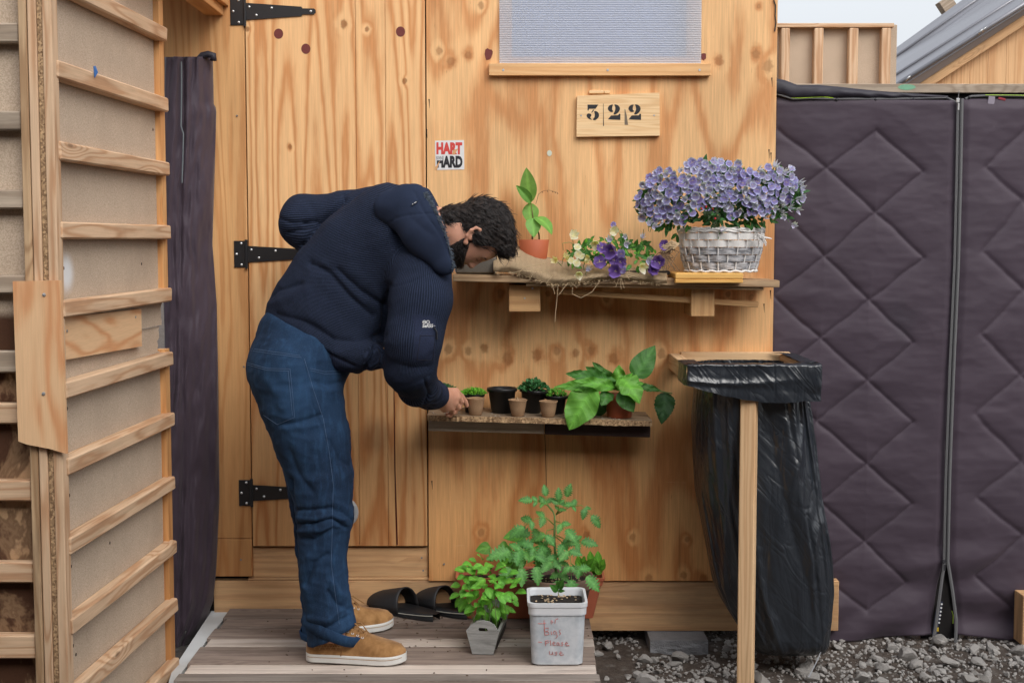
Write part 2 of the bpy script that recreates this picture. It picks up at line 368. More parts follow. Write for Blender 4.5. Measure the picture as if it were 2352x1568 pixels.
def dirtm():
    t = NT('dirt'); v = t.pos(); n = t.noise(v, 9, 6, .7); n2 = t.noise(v, 130, 5, .75); vo = t.vor(v, 70)
    col = t.mix(t.mr(n, .3, .7), L(66, 56, 49), L(98, 86, 77)); col = t.mix(t.mr(n2, .5, .75, 0, .6), col, L(122, 112, 104))
    far = t.vor(v, 26); cc = t.vor(v, 26, out=1); col = t.mix(t.mr(far, .1, .5, .45, 0), col, t.mix(t.n('SeparateColor', {0: cc}), L(96, 92, 88), L(140, 135, 130)))
    return t.done(col, .95, t.bump(t.math('ADD', n2, t.math('MULTIPLY', vo, -.6)), .9, .012))
M_dirt = dirtm()
def concm():
    t = NT('concrete'); v = t.obj(); n = t.noise(v, 25, 5, .6); n2 = t.vor(v, 190); 
    return t.done(t.mix(n, L(108, 108, 112), L(148, 148, 150)), .9, t.bump(t.math('ADD', n2, n), .6, .004))
M_conc = concm()
M_metalroof = plain('grey_roof_metal', L(142, 142, 148), .32, .05, 6, metal=.35)
M_gable = wood('gable_boards', L(222, 178, 132), L(196, 142, 96), ring=10, sl=.3, scr=10, contrast=.6, fiber=.3)
M_whiteboard = plain('white_foam_board', (.52, .53, .53), .7, .15, 14)

# ------------------------------------------------------------- ground
PX = lambda px, py=784, Y=0: pt(px, py, Y).x
PZ = lambda py, px=1176, Y=0: pt(px, py, Y).z
b = MB(); n = 70
G = [[None]*n for _ in range(n)]
def gh(x, y): return .012*mnoise.noise((x*5, y*5, 3))+.010*mnoise.noise((x*17, y*17, 9))
xs = sorted(set([-60, -25, -10, -5]+list(np.linspace(-2.6, 2.6, 80))+[5, 10, 25, 60])); ys = sorted(set([-60, -25, -12, -6]+list(np.linspace(-3.2, .9, 66))+[2, 5, 12, 30, 60]))
b.grid([[(x, y, gh(x, y)*(1 if abs(x) < 2.7 and -3.3 < y < 1 else 0)) for x in xs] for y in ys])
ground = b.build('ground', M_dirt, base=(0, 0, 0), smooth=True); tag(ground, kind='structure')
def stone_mesh(seed, fine=1):
    bm = bmesh.new(); bmesh.ops.create_icosphere(bm, subdivisions=fine, radius=1); r = random.Random(seed)
    cut = [Vector((r.gauss(0, 1), r.gauss(0, 1), r.gauss(0, 1))).normalized() for _ in range(11)]; cd = [r.uniform(.42, .78) for _ in cut]
    for v in bm.verts:
        p = v.co.copy()
        for c, d in zip(cut, cd):
            k = p.dot(c)
            if k > d: p -= c*(k-d)
        p *= 1.25+.10*mnoise.noise(p*2.3+Vector((seed*3.1, 0, 0)))
        v.co = (p.x, p.y*.85, p.z*.68)
    vs_ = [v.co.copy() for v in bm.verts]; fs = [[v.index for v in f.verts] for f in bm.faces]; bm.free(); return vs_, fs
SM = [stone_mesh(i, 2 if i < 8 else 1) for i in range(18)]
stone_me = []
for i in range(8):
    mb = MB(); mb.add(SM[i][0], SM[i][1], g=[(random.uniform(0, 90),)*3]*len(SM[i][0])); o = mb.build('stone', M_stone, base=(0, 0, 0)); stone_me.append(o.data); bpy.data.objects.remove(o)
def in_deck(x, y): return x < PX(1376, 1540, -.85)+.02 and y > -1.35
placed = []; cnt = 0
def stone_spot():
    # anywhere on the open gravel
    x = random.uniform(.22, 2.05); y = random.uniform(-.95, .10); return x, y
blk = (PX(1487, 1480)-.03, PX(1617, 1480)+.03)
rs = random.Random(5); tries = 0
while cnt < 290 and tries < 9000:
    tries += 1
    x = rs.uniform(.24, 2.05); y = rs.uniform(-.8, .03); r = .0085+.019*rs.random()**2.4
    if cnt < 40: r = rs.uniform(.022, .034)
    if cnt < 40 and .55 < x < .95 and y > -.3: continue
    if blk[0]-r < x < blk[1]+r and y > -.16: continue
    if .58 < x < .76 and -.66 < y < -.42: continue
    if any((x-q[0])**2+(y-q[1])**2 < (.82*(r+q[2]))**2 for q in placed): continue
    placed.append((x, y, r)); cnt += 1
    M = Matrix.Translation((x, y, gh(x, y)+r*.42)) @ Euler((rs.uniform(-.5, .5), rs.uniform(-.5, .5), rs.uniform(0, 6.3))).to_matrix().to_4x4() @ Matrix.Diagonal((r*rs.uniform(.9, 1.25), r, r*rs.uniform(.85, 1.1), 1))
    inst(stone_me[rs.randrange(8)], 'stone', ground, M)
b = MB()
for i in range(9200):
    if i < 7600: x = rs.uniform(.2, 2.2); y = rs.uniform(-.95, .25)
    else: x = rs.uniform(-2.6, 2.8); y = rs.uniform(-3.4, .4)
    if x < .42 and -1.3 < y < 0: continue
    r = .0025+.0085*rs.random()**2
    if i >= 7600: r *= 1.8
    if blk[0] < x < blk[1] and y > -.13: continue
    vs_, fs = SM[8+rs.randrange(10)]; M = Euler((rs.uniform(-.6, .6), rs.uniform(-.6, .6), rs.uniform(0, 6.3))).to_matrix()
    c = Vector((x, y, gh(x, y)+r*.3)); q = rs.uniform(0, 90)
    b.add([c+M @ v*r for v in vs_], fs, g=[(q, q, q)]*len(vs_))
tag(b.build('gravel', M_stone, parent=ground), kind='stuff')

# ------------------------------------------------------------- the shed
shed = thing('plywood_shed', (PX(1200), .5, 0), 'tiny orange plywood shed with a hinged door and a milky window', 'shed')
ZT = 2.75
XR = PX(1775, 784)                              # right edge of the plywood
XD0, XD1 = PX(574, 784), PX(980, 784)           # door
XP0 = PX(380, 784)
WX0, WX1, WZ0 = PX(1176, 100), PX(1577, 100), PZ(131)    # window opening
ZPB = PZ(1333)
t_ = .018
b = MB()                                        # plywood sheet with the window opening: four pieces of one sheet
G_ = dict(off=False, grain=2)
def gw(mb):   # world grain coordinates: along z, across x
    mb.g = [(p[2], p[0], 0) for p in mb.v]; return mb
def sheet_grid(mb, x0, x1, z0, z1, y, mi=0): mb.add([(x0, y, z0), (x1, y, z0), (x1, y, z1), (x0, y, z1)], [[0, 1, 2, 3]], mi)
X0 = XD1+.004
for (x0, x1, z0, z1) in ((X0, WX0, ZPB, ZT), (WX1, XR, ZPB, ZT), (WX0, WX1, ZPB, WZ0)): sheet_grid(b, x0, x1, z0, z1, 0)
for q in ([(X0, 0, ZPB), (X0, t_, ZPB), (X0, t_, ZT), (X0, 0, ZT)][::-1], [(XR, 0, ZPB), (XR, t_, ZPB), (XR, t_, ZT), (XR, 0, ZT)], [(X0, 0, ZPB), (XR, 0, ZPB), (XR, t_, ZPB), (X0, t_, ZPB)][::-1],
          [(WX0, 0, WZ0), (WX0, 0, ZT), (WX0, t_, ZT), (WX0, t_, WZ0)], [(WX1, 0, WZ0), (WX1, t_, WZ0), (WX1, t_, ZT), (WX1, 0, ZT)], [(WX0, 0, WZ0), (WX0, t_, WZ0), (WX1, t_, WZ0), (WX1, 0, WZ0)]):
    b.add(q, [[0, 1, 2, 3]])
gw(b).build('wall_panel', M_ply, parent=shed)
# fine cracks in the sheet below the lower shelf
for pts in ([Q3(1072, 972), Q3(1080, 1120), (1254, 1075), (1255, 1130)],):
    b = MB(); b.tube([pt(x, y, -.0004) for x, y in pts], [.0010]*len(pts), 4); b.build('crack', M_dark, parent=shed)
# nails with drip stains, knot holes
b = MB()
for x, y in (C4(1250, 612), C4(1235, 795), (1771, 352), (1770, 668), (992, 1105), (1773, 180), Q2(1205, 105), Q2(1163, 1395)):
    p = pt(x, y, -.001); b.tube([p, p+Vector((0, .003, 0))], .0026, 6); b.tube([p+Vector((0, .0006, -.002)), p+Vector((.002, .0006, -.03))], [.0016, .0003], 4)
b.build('nail', M_dark, parent=shed)
for x, y, r, m in ((*C8(595, 425), 11, M_red), (1616, 130, 7, M_red)):
    b = MB(); p = pt(x, y, 0); ring = []
    for k in range(18):
        a = 2*math.pi*k/18; q = r*mpp(0)*(1+.35*mnoise.noise((math.cos(a)*1.7, math.sin(a)*1.7, r))); ring.append(p+Vector((math.cos(a)*q*.8, -.001, math.sin(a)*q*1.25)))
    b.prism(ring, (0, -1, 0), .002); b.build('knot_hole', m, parent=shed)
# the body of the shed behind the front
b = MB(); b.mm((XP0, .09, .10), (XR-.03, 1.9, ZT)); b.build('body', M_dark, parent=shed)
b = MB(); b.mm((XR-.028, .02, .12), (XR-.002, 1.9, ZT)); b.build('side_wall', M_ply, parent=shed)
# door of three broad boards with grooves
door = MB(); Zd0, Zd1 = PZ(1253), ZT
cuts = [XD0, PX(820, 500), PX(889, 700), XD1]
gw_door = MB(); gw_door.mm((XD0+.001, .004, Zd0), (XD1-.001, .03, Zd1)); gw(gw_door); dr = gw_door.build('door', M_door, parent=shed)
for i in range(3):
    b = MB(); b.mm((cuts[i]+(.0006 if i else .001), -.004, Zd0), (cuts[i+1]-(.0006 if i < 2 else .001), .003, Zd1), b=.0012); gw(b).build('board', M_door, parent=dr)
for x, y in (C4(328, 208), C4(495, 300), C4(1075, 195)):
    p = pt(x, y, -.0045); b = MB(); ring = [p+Vector((math.cos(a)*10.5*mpp(0), 0, math.sin(a)*11.5*mpp(0))) for a in np.linspace(0, 6.283, 21)[:-1]]
    b.prism(ring, (0, -1, 0), .002); b.build('plug', M_red, parent=dr)
b = MB(); pts = [pt(903, 600+0*900, -.0042), pt(905, 900, -.0042), pt(907, 1080, -.0042), pt(910, 1180, -.0042), pt(912, 1251, -.0042)]
b.tube(pts, [.0006, .0016, .0022, .0030, .0032], 4); b.build('resin_streak', plain('resin', L(80, 26, 14), .4), parent=dr)
# hanging post boards left of the door, planks below
for x0, x1, y0, y1 in ((380, 572, None, 1236), (380, 572, 1237, 1323)):
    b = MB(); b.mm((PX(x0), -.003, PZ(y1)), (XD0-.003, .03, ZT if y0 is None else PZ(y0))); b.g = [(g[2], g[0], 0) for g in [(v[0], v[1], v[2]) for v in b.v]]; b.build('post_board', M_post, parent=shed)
b = MB(); b.mm((XD0-.004, .016, PZ(1327)), (XD1, .05, PZ(1259))); b.build('threshold_plank', M_basep, parent=shed)
b = MB(); b.mm((PX(480), .010, PZ(1450)), (PX(1928, 1390), .05, ZPB-.003)); b.build('base_plank', M_basep, parent=shed)
b = MB(); b.mm((PX(560), .012, ZPB-.002), (PX(1000), .045, PZ(1327.5))); b.build('filler_strip', M_basep, parent=shed)
# hinges
def hinge(x0, y0, x1, y1, tipx, tipy, full):
    s = mpp(0); L0 = pt(x0, y0); L1 = pt(x1, y1); z0 = (L0.z+L1.z)/2
    b = MB(); b.mm((L0.x, -.0075, L1.z), (L1.x-.006, -.0035, L0.z), b=.001)
    kx = L1.x-.004; b.tube([(kx, -.009, L1.z-.004), (kx, -.009, L0.z+.004)], .0052, 10)
    h = (L0.z-L1.z); e = pt(tipx, tipy, -.0085); ha = h*.31; hb = .010
    sx = kx+.004
    poly = [Vector((sx, -.0085, z0+ha)), Vector((e.x-.05, -.0085, z0+hb+.006)), Vector((e.x-.045, -.0085, z0+hb)), Vector((e.x-.006, -.0085, z0+hb)), Vector((e.x, -.0085, z0+.004)), Vector((e.x, -.0085, z0-.004)), Vector((e.x-.006, -.0085, z0-hb)), Vector((e.x-.045, -.0085, z0-hb)), Vector((e.x-.05, -.0085, z0-hb-.006)), Vector((sx, -.0085, z0-ha))]
    b.prism(poly, (0, -1, 0), .003); hg = b.build('hinge', M_black, parent=shed, recalc=True)
    w_ = L1.x-L0.x; ln = e.x-sx
    sp = [(L0.x+w_*.55, L0.z-h*.1), (L0.x+w_*.2, z0), (L0.x+w_*.55, L1.z+h*.1), (sx+ln*.05, z0+h*.16), (sx+ln*.15, z0-h*.14), (sx+ln*.37, z0+h*.12), (sx+ln*.93, z0)]
    for qx, qz in sp:
        c = MB(); c.lathe([(0, -.0022), (.0042, -.0006), (.0046, 0)], (0, 0, 0), 10); c.v = [(qx+v[0], -.0076-.0012+v[2], qz+v[1]) for v in c.v]; c.build('screw', M_zinc, parent=hg, smooth=True)
hinge(529, -4, 566, 59, 725, 22, True); hinge(538, 553, 570, 614, 742, 583, True); hinge(549, 1101, 582, 1160, 752, 1130, True)
# round vent in the door
vc = pt(788, 1176, -.004); vr = 36*mpp(0)
b = MB(); b.lathe([(vr*.0, -.004), (vr*.72, -.004), (vr*.76, -.010), (vr*.95, -.008), (vr, 0)], (0, 0, 0), 40); b.v = [(vc.x+v[0], vc.y+v[2], vc.z+v[1]) for v in b.v]
M_vent = plain('grey_plastic', (.42, .43, .45), .45, .05)
vent = b.build('vent', M_vent, parent=shed, smooth=True)
for k in range(-5, 6):
    hw = math.sqrt(max(0, (vr*.7)**2-(k*vr*.13)**2)); c = MB(); c.box((vc.x, vc.y-.008, vc.z+k*vr*.13), (hw*2, .005, vr*.055), b=.0004); c.build('slat', M_vent, parent=vent)
# window: fluted milky sheet over the opening, sill strip
def polym():
    t = NT('milky_polycarbonate'); v = t.pos(); z = t.n('SeparateXYZ', {0: v}, out=2)
    s = t.math('SINE', t.math('MULTIPLY', z, 2*math.pi/.0078)); rib = t.mr(s, .55, 1, 0, 1)
    t.done(t.mix(rib, (.66, .68, .74), (.84, .85, .88)), .28, t.bump(s, .35, .001), Specular_IOR_Level=.5)
    tr = t.n('BsdfTransparent', {0: (.9, .93, 1, 1)}); mx = t.t.nodes.new('ShaderNodeMixShader')
    f = t.math('MULTIPLY_ADD', rib, .14, .36); t.set(mx.inputs[0], f); t.t.links.new(tr, mx.inputs[1]); t.t.links.new(t.b.outputs[0], mx.inputs[2]); t.t.links.new(mx.outputs[0], t.o.inputs[0]); return t.m
win = MB(); win.mm((PX(1147, 100), -.011, PZ(151)), (PX(1610, 100), -.003, ZT-.02), b=.001); wn = win.build('window', polym(), parent=shed)
b = MB(); b.mm((WX0-.02, .05, WZ0-.03), (WX1+.02, .055, ZT-.05)); b.build('inner_sheet', plain('inner_sheet', L(120, 146, 182), .8, .1, 6), parent=wn)
b = MB(); b.mm((PX(1123, 160), -.026, PZ(176)), (PX(1631, 160), -.001, PZ(148)), b=.002, jit=.0008); sill = b.build('sill', M_sill, parent=wn)
b = MB()
for x in (1156, 1396, 1607):
    p = pt(x, 161, -.0275); b.tube([p, p+Vector((0, .002, 0))], .0042, 10)
b.build('screw', M_zinc, parent=wn)
# screws and small marks on the front boards
b = MB()
for x, y in ((544, 266), (560, 842), (553, 1160), (553, 1285), (1020, 1295), C7(1325, 725), C7(1335, 810)):
    p = pt(x, y, -.006); b.tube([p, p+Vector((0, .004, 0))], .0035, 8)
b.build('screw', plain('dull_screw', (.2, .19, .18), .5), parent=shed)
# loose black cable at the top right corner
p = [Q7(165, 0), Q7(178, 40), Q7(176, 110), Q7(181, 160), Q7(172, 220)]
b = MB(); b.tube([pt(x, y, -.004) for x, y in p], .0022, 6); b.build('cable', M_black, parent=shed)
# eave beams over the left corner
er = thing('eave_beam', (PX(500), -.45, PZ(37)), 'pair of orange eave beams jutting out over the door post', 'roof beam')
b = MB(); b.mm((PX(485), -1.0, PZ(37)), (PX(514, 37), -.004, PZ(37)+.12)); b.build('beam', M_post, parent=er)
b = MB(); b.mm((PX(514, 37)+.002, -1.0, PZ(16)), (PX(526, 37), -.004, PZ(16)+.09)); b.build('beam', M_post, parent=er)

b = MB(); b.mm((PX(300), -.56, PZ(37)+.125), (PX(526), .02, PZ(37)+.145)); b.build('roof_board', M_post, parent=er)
# ------------------------------------------------------------- number plaque, sticker
PQ = lambda x, y: (1292+.10987*x, 189.5+.10987*y)
yp = -.020
pl = thing('number_plaque', pt(1420, 314, -.01), 'small pale wood plaque stencilled 322 under the window', 'number plaque')
b = MB(); poly = [PQ(295, 240), PQ(2028, 214), PQ(2036, 1112), PQ(305, 1135)]
edge = [PQ(290+(6 if k % 2 else 0)+k*.6, 1135-k*895/22) for k in range(22)]
b.prism([pt(*PQ(2028, 214), yp), pt(*PQ(2036, 1112), yp)]+[pt(*e, yp) for e in edge], (0, -1, 0), .0185)
b.g = [(p[0], p[2], p[1]) for p in b.v]
M_plq = wood('plaque_wood', L(236, 202, 156), L(214, 170, 120), ring=8, sl=2.2, scr=30, contrast=.55, fiber=.25, blot=.08)
b.build('board', M_plq, parent=pl, recalc=True)
for a, c in (((553, 165), (860, 236)), ((868, 170), (995, 236))):
    b = MB(); p, q = pt(*PQ(*a), -.008), pt(*PQ(*c), -.008); b.mm((p.x, -.010, q.z), (q.x, -.001, p.z)); b.build('scrap', M_plq, parent=pl)
def blob(poly, y, n=1):
    P = [Vector((p[0], p[1])) for p in poly]
    for _ in range(n):
        P = [q for i in range(len(P)) for q in (P[i]*.75+P[(i+1) % len(P)]*.25, P[i]*.25+P[(i+1) % len(P)]*.75)]
    return [pt(*PQ(q.x, q.y), y) for q in P]
def digit(polys, nm):
    b = MB()
    for pg, rnd in polys: b.prism(blob(pg, yp-.0006, rnd), (0, -1, 0), .0005)
    bm_ = b.build(nm, M_ink, parent=pl, recalc=True)
    bm = bmesh.new(); bm.from_mesh(bm_.data); bmesh.ops.triangulate(bm, faces=[f for f in bm.faces if len(f.verts) > 4], ngon_method='EAR_CLIP'); bm.to_mesh(bm_.data); bm.free()
digit([([(525, 465), (750, 465), (690, 553), (555, 553), (545, 590), (525, 585)], 0), ([(640, 570), (665, 575), (620, 632), (600, 632)], 0),
       ([(655, 605), (700, 598), (750, 630), (768, 680), (755, 735), (700, 785), (665, 795), (625, 775), (665, 740), (676, 690), (672, 640)], 1),
       ([(560, 648), (600, 665), (605, 700), (575, 735), (600, 765), (620, 785), (570, 775), (515, 735), (500, 690), (520, 655)], 1)], 'numeral_three')
for dx in (0, 432):
    digit([([(x+dx, y) for x, y in ((1060, 460), (1050, 490), (1035, 540), (1040, 580), (1068, 605), (1040, 622), (985, 615), (945, 560), (955, 510), (1000, 470))], 1),
           ([(x+dx, y) for x, y in ((1075, 462), (1130, 462), (1190, 500), (1205, 560), (1180, 620), (1110, 675), (1060, 672), (1085, 620), (1108, 560), (1100, 500))], 1),
           ([(x+dx, y) for x, y in ((1015, 693), (1165, 688), (1182, 655), (1210, 660), (1210, 785), (950, 772))], 0)], 'numeral_two')
b = MB(); b.prism([pt(*PQ(x, y), yp-.0005) for x, y in ((849, 445), (857, 445), (866, 908), (848, 908))], (0, -1, 0), .0004)
b.build('pen_line', M_ink, parent=pl, recalc=True)
b = MB(); b.prism([pt(*PQ(x, y), yp-.0004) for x, y in ((1298, 560), (1310, 560), (1345, 700), (1372, 890), (1298, 890))], (0, -1, 0), .0003)
b.build('spray_smudge', plain('spray_smudge', L(120, 105, 88), .8, .35, 200), parent=pl, recalc=True)
b = MB()
for x, y in ((390, 692), (1915, 690)): p = pt(*PQ(x, y), yp-.001); b.tube([p, p+Vector((0, .002, 0))], .003, 8)
b.build('screw', M_zinc, parent=pl)
st = thing('paper_sticker', pt(1033, 391, -.001), 'torn white sticker reading HART BOVEN HARD in red and black', 'sticker')
SX = lambda x, y: C8(x, y)
b = MB(); b.prism([pt(*SX(x, y), -.0012) for x, y in ((176, 1104), (403, 1099), (406, 1329), (192, 1333), (214, 1262), (180, 1310))], (0, -1, 0), .0008); o = b.build('paper', M_white, parent=st, recalc=True)
bm = bmesh.new(); bm.from_mesh(o.data); bmesh.ops.triangulate(bm, faces=[f for f in bm.faces if len(f.verts) > 4], ngon_method='EAR_CLIP'); bm.to_mesh(o.data); bm.free()
def letters(nm, txt, x0, y0, x1, y1, y, m, parent, C=C8, bold=.02, space=1):
    v, f = text_mesh(txt, 1, bold, 1, 0, space); a = np.array(v); lo = a.min(0); hi = a.max(0); a = (a-lo)/(hi-lo)
    P = [pt(*C(x0+(x1-x0)*u, y1+(y0-y1)*w_), y) for u, w_ in a]; q = MB(); q.add(P, f); return q.build(nm, m, parent=parent)
letters('word_hart', 'HART', 187, 1116, 390, 1211, -.0016, M_redink, st, bold=.06); letters('word_hard', 'HARD', 190, 1222, 392, 1316, -.0016, M_ink, st, bold=.06)
b = MB(); b.prism([pt(*SX(x, y), -.0020) for x, y in ((184, 1218), (236, 1218), (236, 1258), (184, 1258))], (0, -1, 0), .0003); b.build('patch', M_white, parent=st, recalc=True)
letters('word_boven', 'BOVEN', 187, 1226, 232, 1252, -.0024, M_ink, st, bold=.0)
b = MB(); b.prism([pt(*SX(x, y), -.0021) for x, y in ((358, 1165), (318, 1178), (312, 1212), (330, 1214))], (0, -1, 0), .0003); b.build('torn_patch', M_torn, parent=st, recalc=True); b = MB(); b.prism([pt(*SX(x, y), -.0021) for x, y in ((216, 1258), (190, 1334), (178, 1312))], (0, -1, 0), .0003); b.build('torn_patch', M_torn, parent=st, recalc=True)
c = pt(1262, 352, -.0015); b = MB(); b.prism([c+Vector((math.cos(a)*5.5*mpp(0), 0, math.sin(a)*6.8*mpp(0))) for a in np.linspace(0, 6.28, 17)[:-1]], (0, -1, 0), .0012)
tag(b.build('fruit_sticker', plain('pale_sticker', L(205, 208, 190), .5, .1), recalc=True), 'tiny pale oval sticker alone on the plywood beneath the plaque', 'sticker')

# ------------------------------------------------------------- left: timber-framed board panels
def PA(s, z, out=0): return Vector((-1.129+.041*s+out, -1.47+.90*s, z))
far = [99, 259, 405, 549, 692, None, 976, 1121, 1267, 1398, 1535]
def zf(y): return pt(390, y, -.57).z
STAIN_Z = 1.27
pu = thing('framed_panel', PA(.5, zf(700)), 'upper fibreboard panel with pine rungs, standing beside the purple curtain', 'panel')
plo = thing('framed_panel', PA(.5, .0), 'lower fibreboard panel with pine rungs, standing on the ground by the deck', 'panel')
sprayp = PA(.12, pt(150, 628, -1.36).z, 0)-Vector(pu['_b'])
M_chipu = chip('fibreboard_sprayed', L(184,163,142), L(208,189,168), spray=tuple(sprayp))
z5, z6 = zf(692), zf(800)
def pbox(s0, s1, z0, z1, o0, o1):
    q = MB(); q.prism([PA(s0, z0, o1), PA(s1, z0, o1), PA(s1, z1, o1), PA(s0, z1, o1)], (1, 0, 0), o1-o0); q.g = [(p[2], p[1], p[0]) for p in q.v]; return q
b = pbox(0, 1, z5+.02, 2.75, -.014, 0); b.build('board', M_chipu, parent=pu, recalc=True)
b = pbox(0, 1, 0, z6-.005, -.014, 0); b.build('board', M_chip, parent=plo, recalc=True)
def rung(par, zb, hgt=.043, m=M_pine, twist=0):
    b = MB(); p0 = PA(.0, zb+hgt/2, .018); p1 = PA(.985, zb+hgt/2+twist, .018)
    b.beam(p0, p1, hgt, .034, side=(0, 0, 1), b=.004, jit=.0015); return b.build('rung', m, parent=par)
for y in far[:5]: rung(pu, zf(y))
rung(pu, zf(-50)); rung(pu, zf(-200))
rung(plo, z6-.052)
for y in far[6:]: rung(plo, zf(y))
for par, za, zb in ((pu, z5, 2.75), (plo, 0, z6)):
    b = pbox(.955, 1.004, za, zb, -.013, .017); b.build('far_stud', M_post, parent=par, recalc=True)
# broken scraps of board between the two panels, and a plywood patch
sp = thing('board_scraps', PA(.5, z6), 'broken fibreboard scraps and a plywood patch between two rung panels', 'board')
def jag(s0, s1, za, zb, out, nm, m, jagr=.03):
    n_ = 9; L_ = [PA(s0, za, out), PA(s0, zb, out)]; r_ = [PA(s1+jagr*mnoise.noise((k*1.3, za*7, out*90)), zb+(za-zb)*k/(n_-1), out) for k in range(n_)]
    b = MB(); b.prism(L_[::-1][:1]+r_+L_[:1], (1, 0, 0), .010); b.build(nm, m, parent=sp, recalc=True)
jag(0, .96, z6-.02, zf(748), -.004, 'scrap', M_chip); jag(0, .97, zf(745), z5+.02, .002, 'scrap', M_chip)
zz = lambda x, y, s: pt(x, y, -1.47+.9*s).z
b = MB(); q = [PA(.02, zz(146, 709+21, .02), .014), PA(.72, zz(297, 709, .72), .014), PA(.72, zz(297, 795, .72), .014), PA(.02, zz(146, 828, .02), .014)]
b.prism(q, (1, 0, 0), .011); b.g = [(p[1], p[2], p[0]) for p in b.v]; b.build('patch', M_plynew, parent=sp, recalc=True)
b = MB()
for s_, y, x in ((.66, 728, 278), (.07, 760, 149)): p = PA(s_, zz(x, y, s_), .016); b.tube([p, p-Vector((.003, 0, 0))], .004, 8)
b.build('screw', M_zinc, parent=sp)
# nail holes in the boards, staples on rungs
for par, lst in ((pu, ((.08, 155), (.09, 258), (.075, 436), (.93, 298), (.78, 606), (.1, 616))), (plo, ((.10, 938), (.10, 1137), (.10, 1300), (.10, 1482), (.12, 1502), (.42, 1246)))):
    b = MB()
    for s_, y in lst:
        z = pt(150+240*s_, y, -1.47+.9*s_).z; p = PA(s_, z, .0008); b.tube([p, p-Vector((.002, 0, 0))], [.0045, .0045], 7)
    b.build('nail_hole', plain('rust_hole', L(52, 36, 28), .9), parent=par)
# doubled studs at the near end (edge of the stack seen end on)
sx = [PX(x, 784, -1.47) for x in (70, 91, 112, 124, 146)]
stk = thing('stud_stack', (sx[2], -1.5, 0), 'tall stack of two pine studs sandwiching a raw chipboard edge', 'timber stud')
b = MB(); b.mm((sx[1]+.001, -1.50, 0), (sx[2]-.001, -1.462, 2.75)); b.build('stud', M_pine, parent=stk)
b = MB(); b.mm((sx[2], -1.494, 0), (sx[3], -1.464, 2.75), b=.0005); b.build('chipboard_core', M_chipe, parent=stk)
b = MB(); b.mm((sx[3]+.001, -1.50, 0), (sx[4], -1.455, 2.75)); b.build('stud', M_pine, parent=stk)
# frontal panel B at the far left
pb = thing('framed_panel', (PX(0, 784, -1.5), -1.5, 0), 'water-stained fibreboard panel with pine rungs, next to the stud stack', 'panel')
b = MB(); b.mm((-2.2, -1.452, 0), (sx[0]+.002, -1.44, 2.75)); ob_ = b.build('board', None or chip('fibreboard_stained', L(184,163,142), L(208,189,168), stain=True), parent=pb)
b = MB(); b.mm((sx[0], -1.497, 0), (sx[1]-.002, -1.44, 2.75)); b.build('stud', M_pineold, parent=pb)
for y0, y1 in ((52, 98), (254, 300), (435, 480), (632, 675), (806, 856), (926, 974), (1103, 1151), (1291, 1338), (1459, 1512), (-110, -64)):
    b = MB(); b.mm((-2.2, -1.487, PZ(y1, 30, -1.487)), (sx[0]-.001, -1.4525, PZ(y0, 30, -1.487)), b=.004, jit=.001); b.build('rung', M_pine if y0 > 900 else M_grey, parent=pb)
# plywood plate screwed over the joint
b = MB(); y_ = -1.515; b.prism([pt(x, y, y_) for x, y in ((29, 646), (139, 644), (153, 1042), (112, 1030), (60, 1020), (42, 1013))], (0, -1, 0), .012)
b.g = [(p[2], p[0], 0) for p in b.v]; jp = b.build('joint_plate', M_plynew, recalc=True); tag(jp, 'pale plywood plate screwed across the stud stack', 'plywood plate')
for x, y in ((101, 677), (100, 904)):
    p = pt(x, y, y_-.001); b = MB(); b.lathe([(0, -.002), (.0042, -.001), (.0048, .001)], (0, 0, 0), 10); b.v = [(p.x+v[0], p.y+v[2], p.z+v[1]) for v in b.v]; b.build('screw', M_zinc, parent=jp)
p = PA(.27, pt(210, 166, -1.22).z, .037); b = MB(); b.prism([p+Vector(q) for q in ((0, -.012, .012), (0, .004, .016), (.004, .012, .0), (0, -.004, -.016))], (1, 0, 0), .001)
tag(b.build('tape_scrap', plain('blue_tape', L(40, 110, 180), .5), recalc=True), 'small scrap of blue tape stuck on a pine rung', 'tape')

# ------------------------------------------------------------- deck
dk_ = thing('wooden_deck', (PX(880, 1450, -.4), -.5, 0), 'low deck of weathered grey planks in front of the door', 'deck')
DZ = .134
edges = [1397, 1418, 1440, 1465, 1483, 1524, 1545, 1562, 1596, 1640, 1690]
ends = [1352, 1356, 1361, 1364, 1366, 1369, 1378, 1370, 1372, 1374]
for i in range(len(edges)-1):
    ya, yb = pz(900, edges[i], DZ).y, pz(900, edges[i+1], DZ).y
    ym_ = (edges[i]+edges[i+1])/2; xl = pz(528-(ym_-1402)*.785+(6 if i % 2 else -4), ym_, DZ).x; xr = pz(ends[i], (edges[i]+edges[i+1])/2, DZ).x
    if i == 0: ya = .008
    b = MB(); b.mm((xl, yb+.0042, DZ-.024), (xr, ya-.0042, DZ-random.uniform(0, .002)), b=.002, jit=.0012); b.build('plank', M_deckl if i in (3, 5, 6, 8) else M_deck, parent=dk_)
b = MB(); b.mm((-1.0, -1.2, .0), (-.93, -.02, DZ-.025)); b.build('bearer', M_deck, parent=dk_)
b = MB(); b.mm((.17, -1.2, .0), (.22, -.02, DZ-.025)); b.build('bearer', M_deck, parent=dk_)
wb = MB(); wb.prism([pz(x, y, .118) for x, y in ((486, 1402), (528, 1402), (404, 1560), (396, 1590), (380, 1590), (395, 1540))], (0, 0, 1), .05); wb.build
tag(wb.build('foam_board', M_whiteboard, recalc=True), 'dirty white board strip along the left end of the deck', 'board')

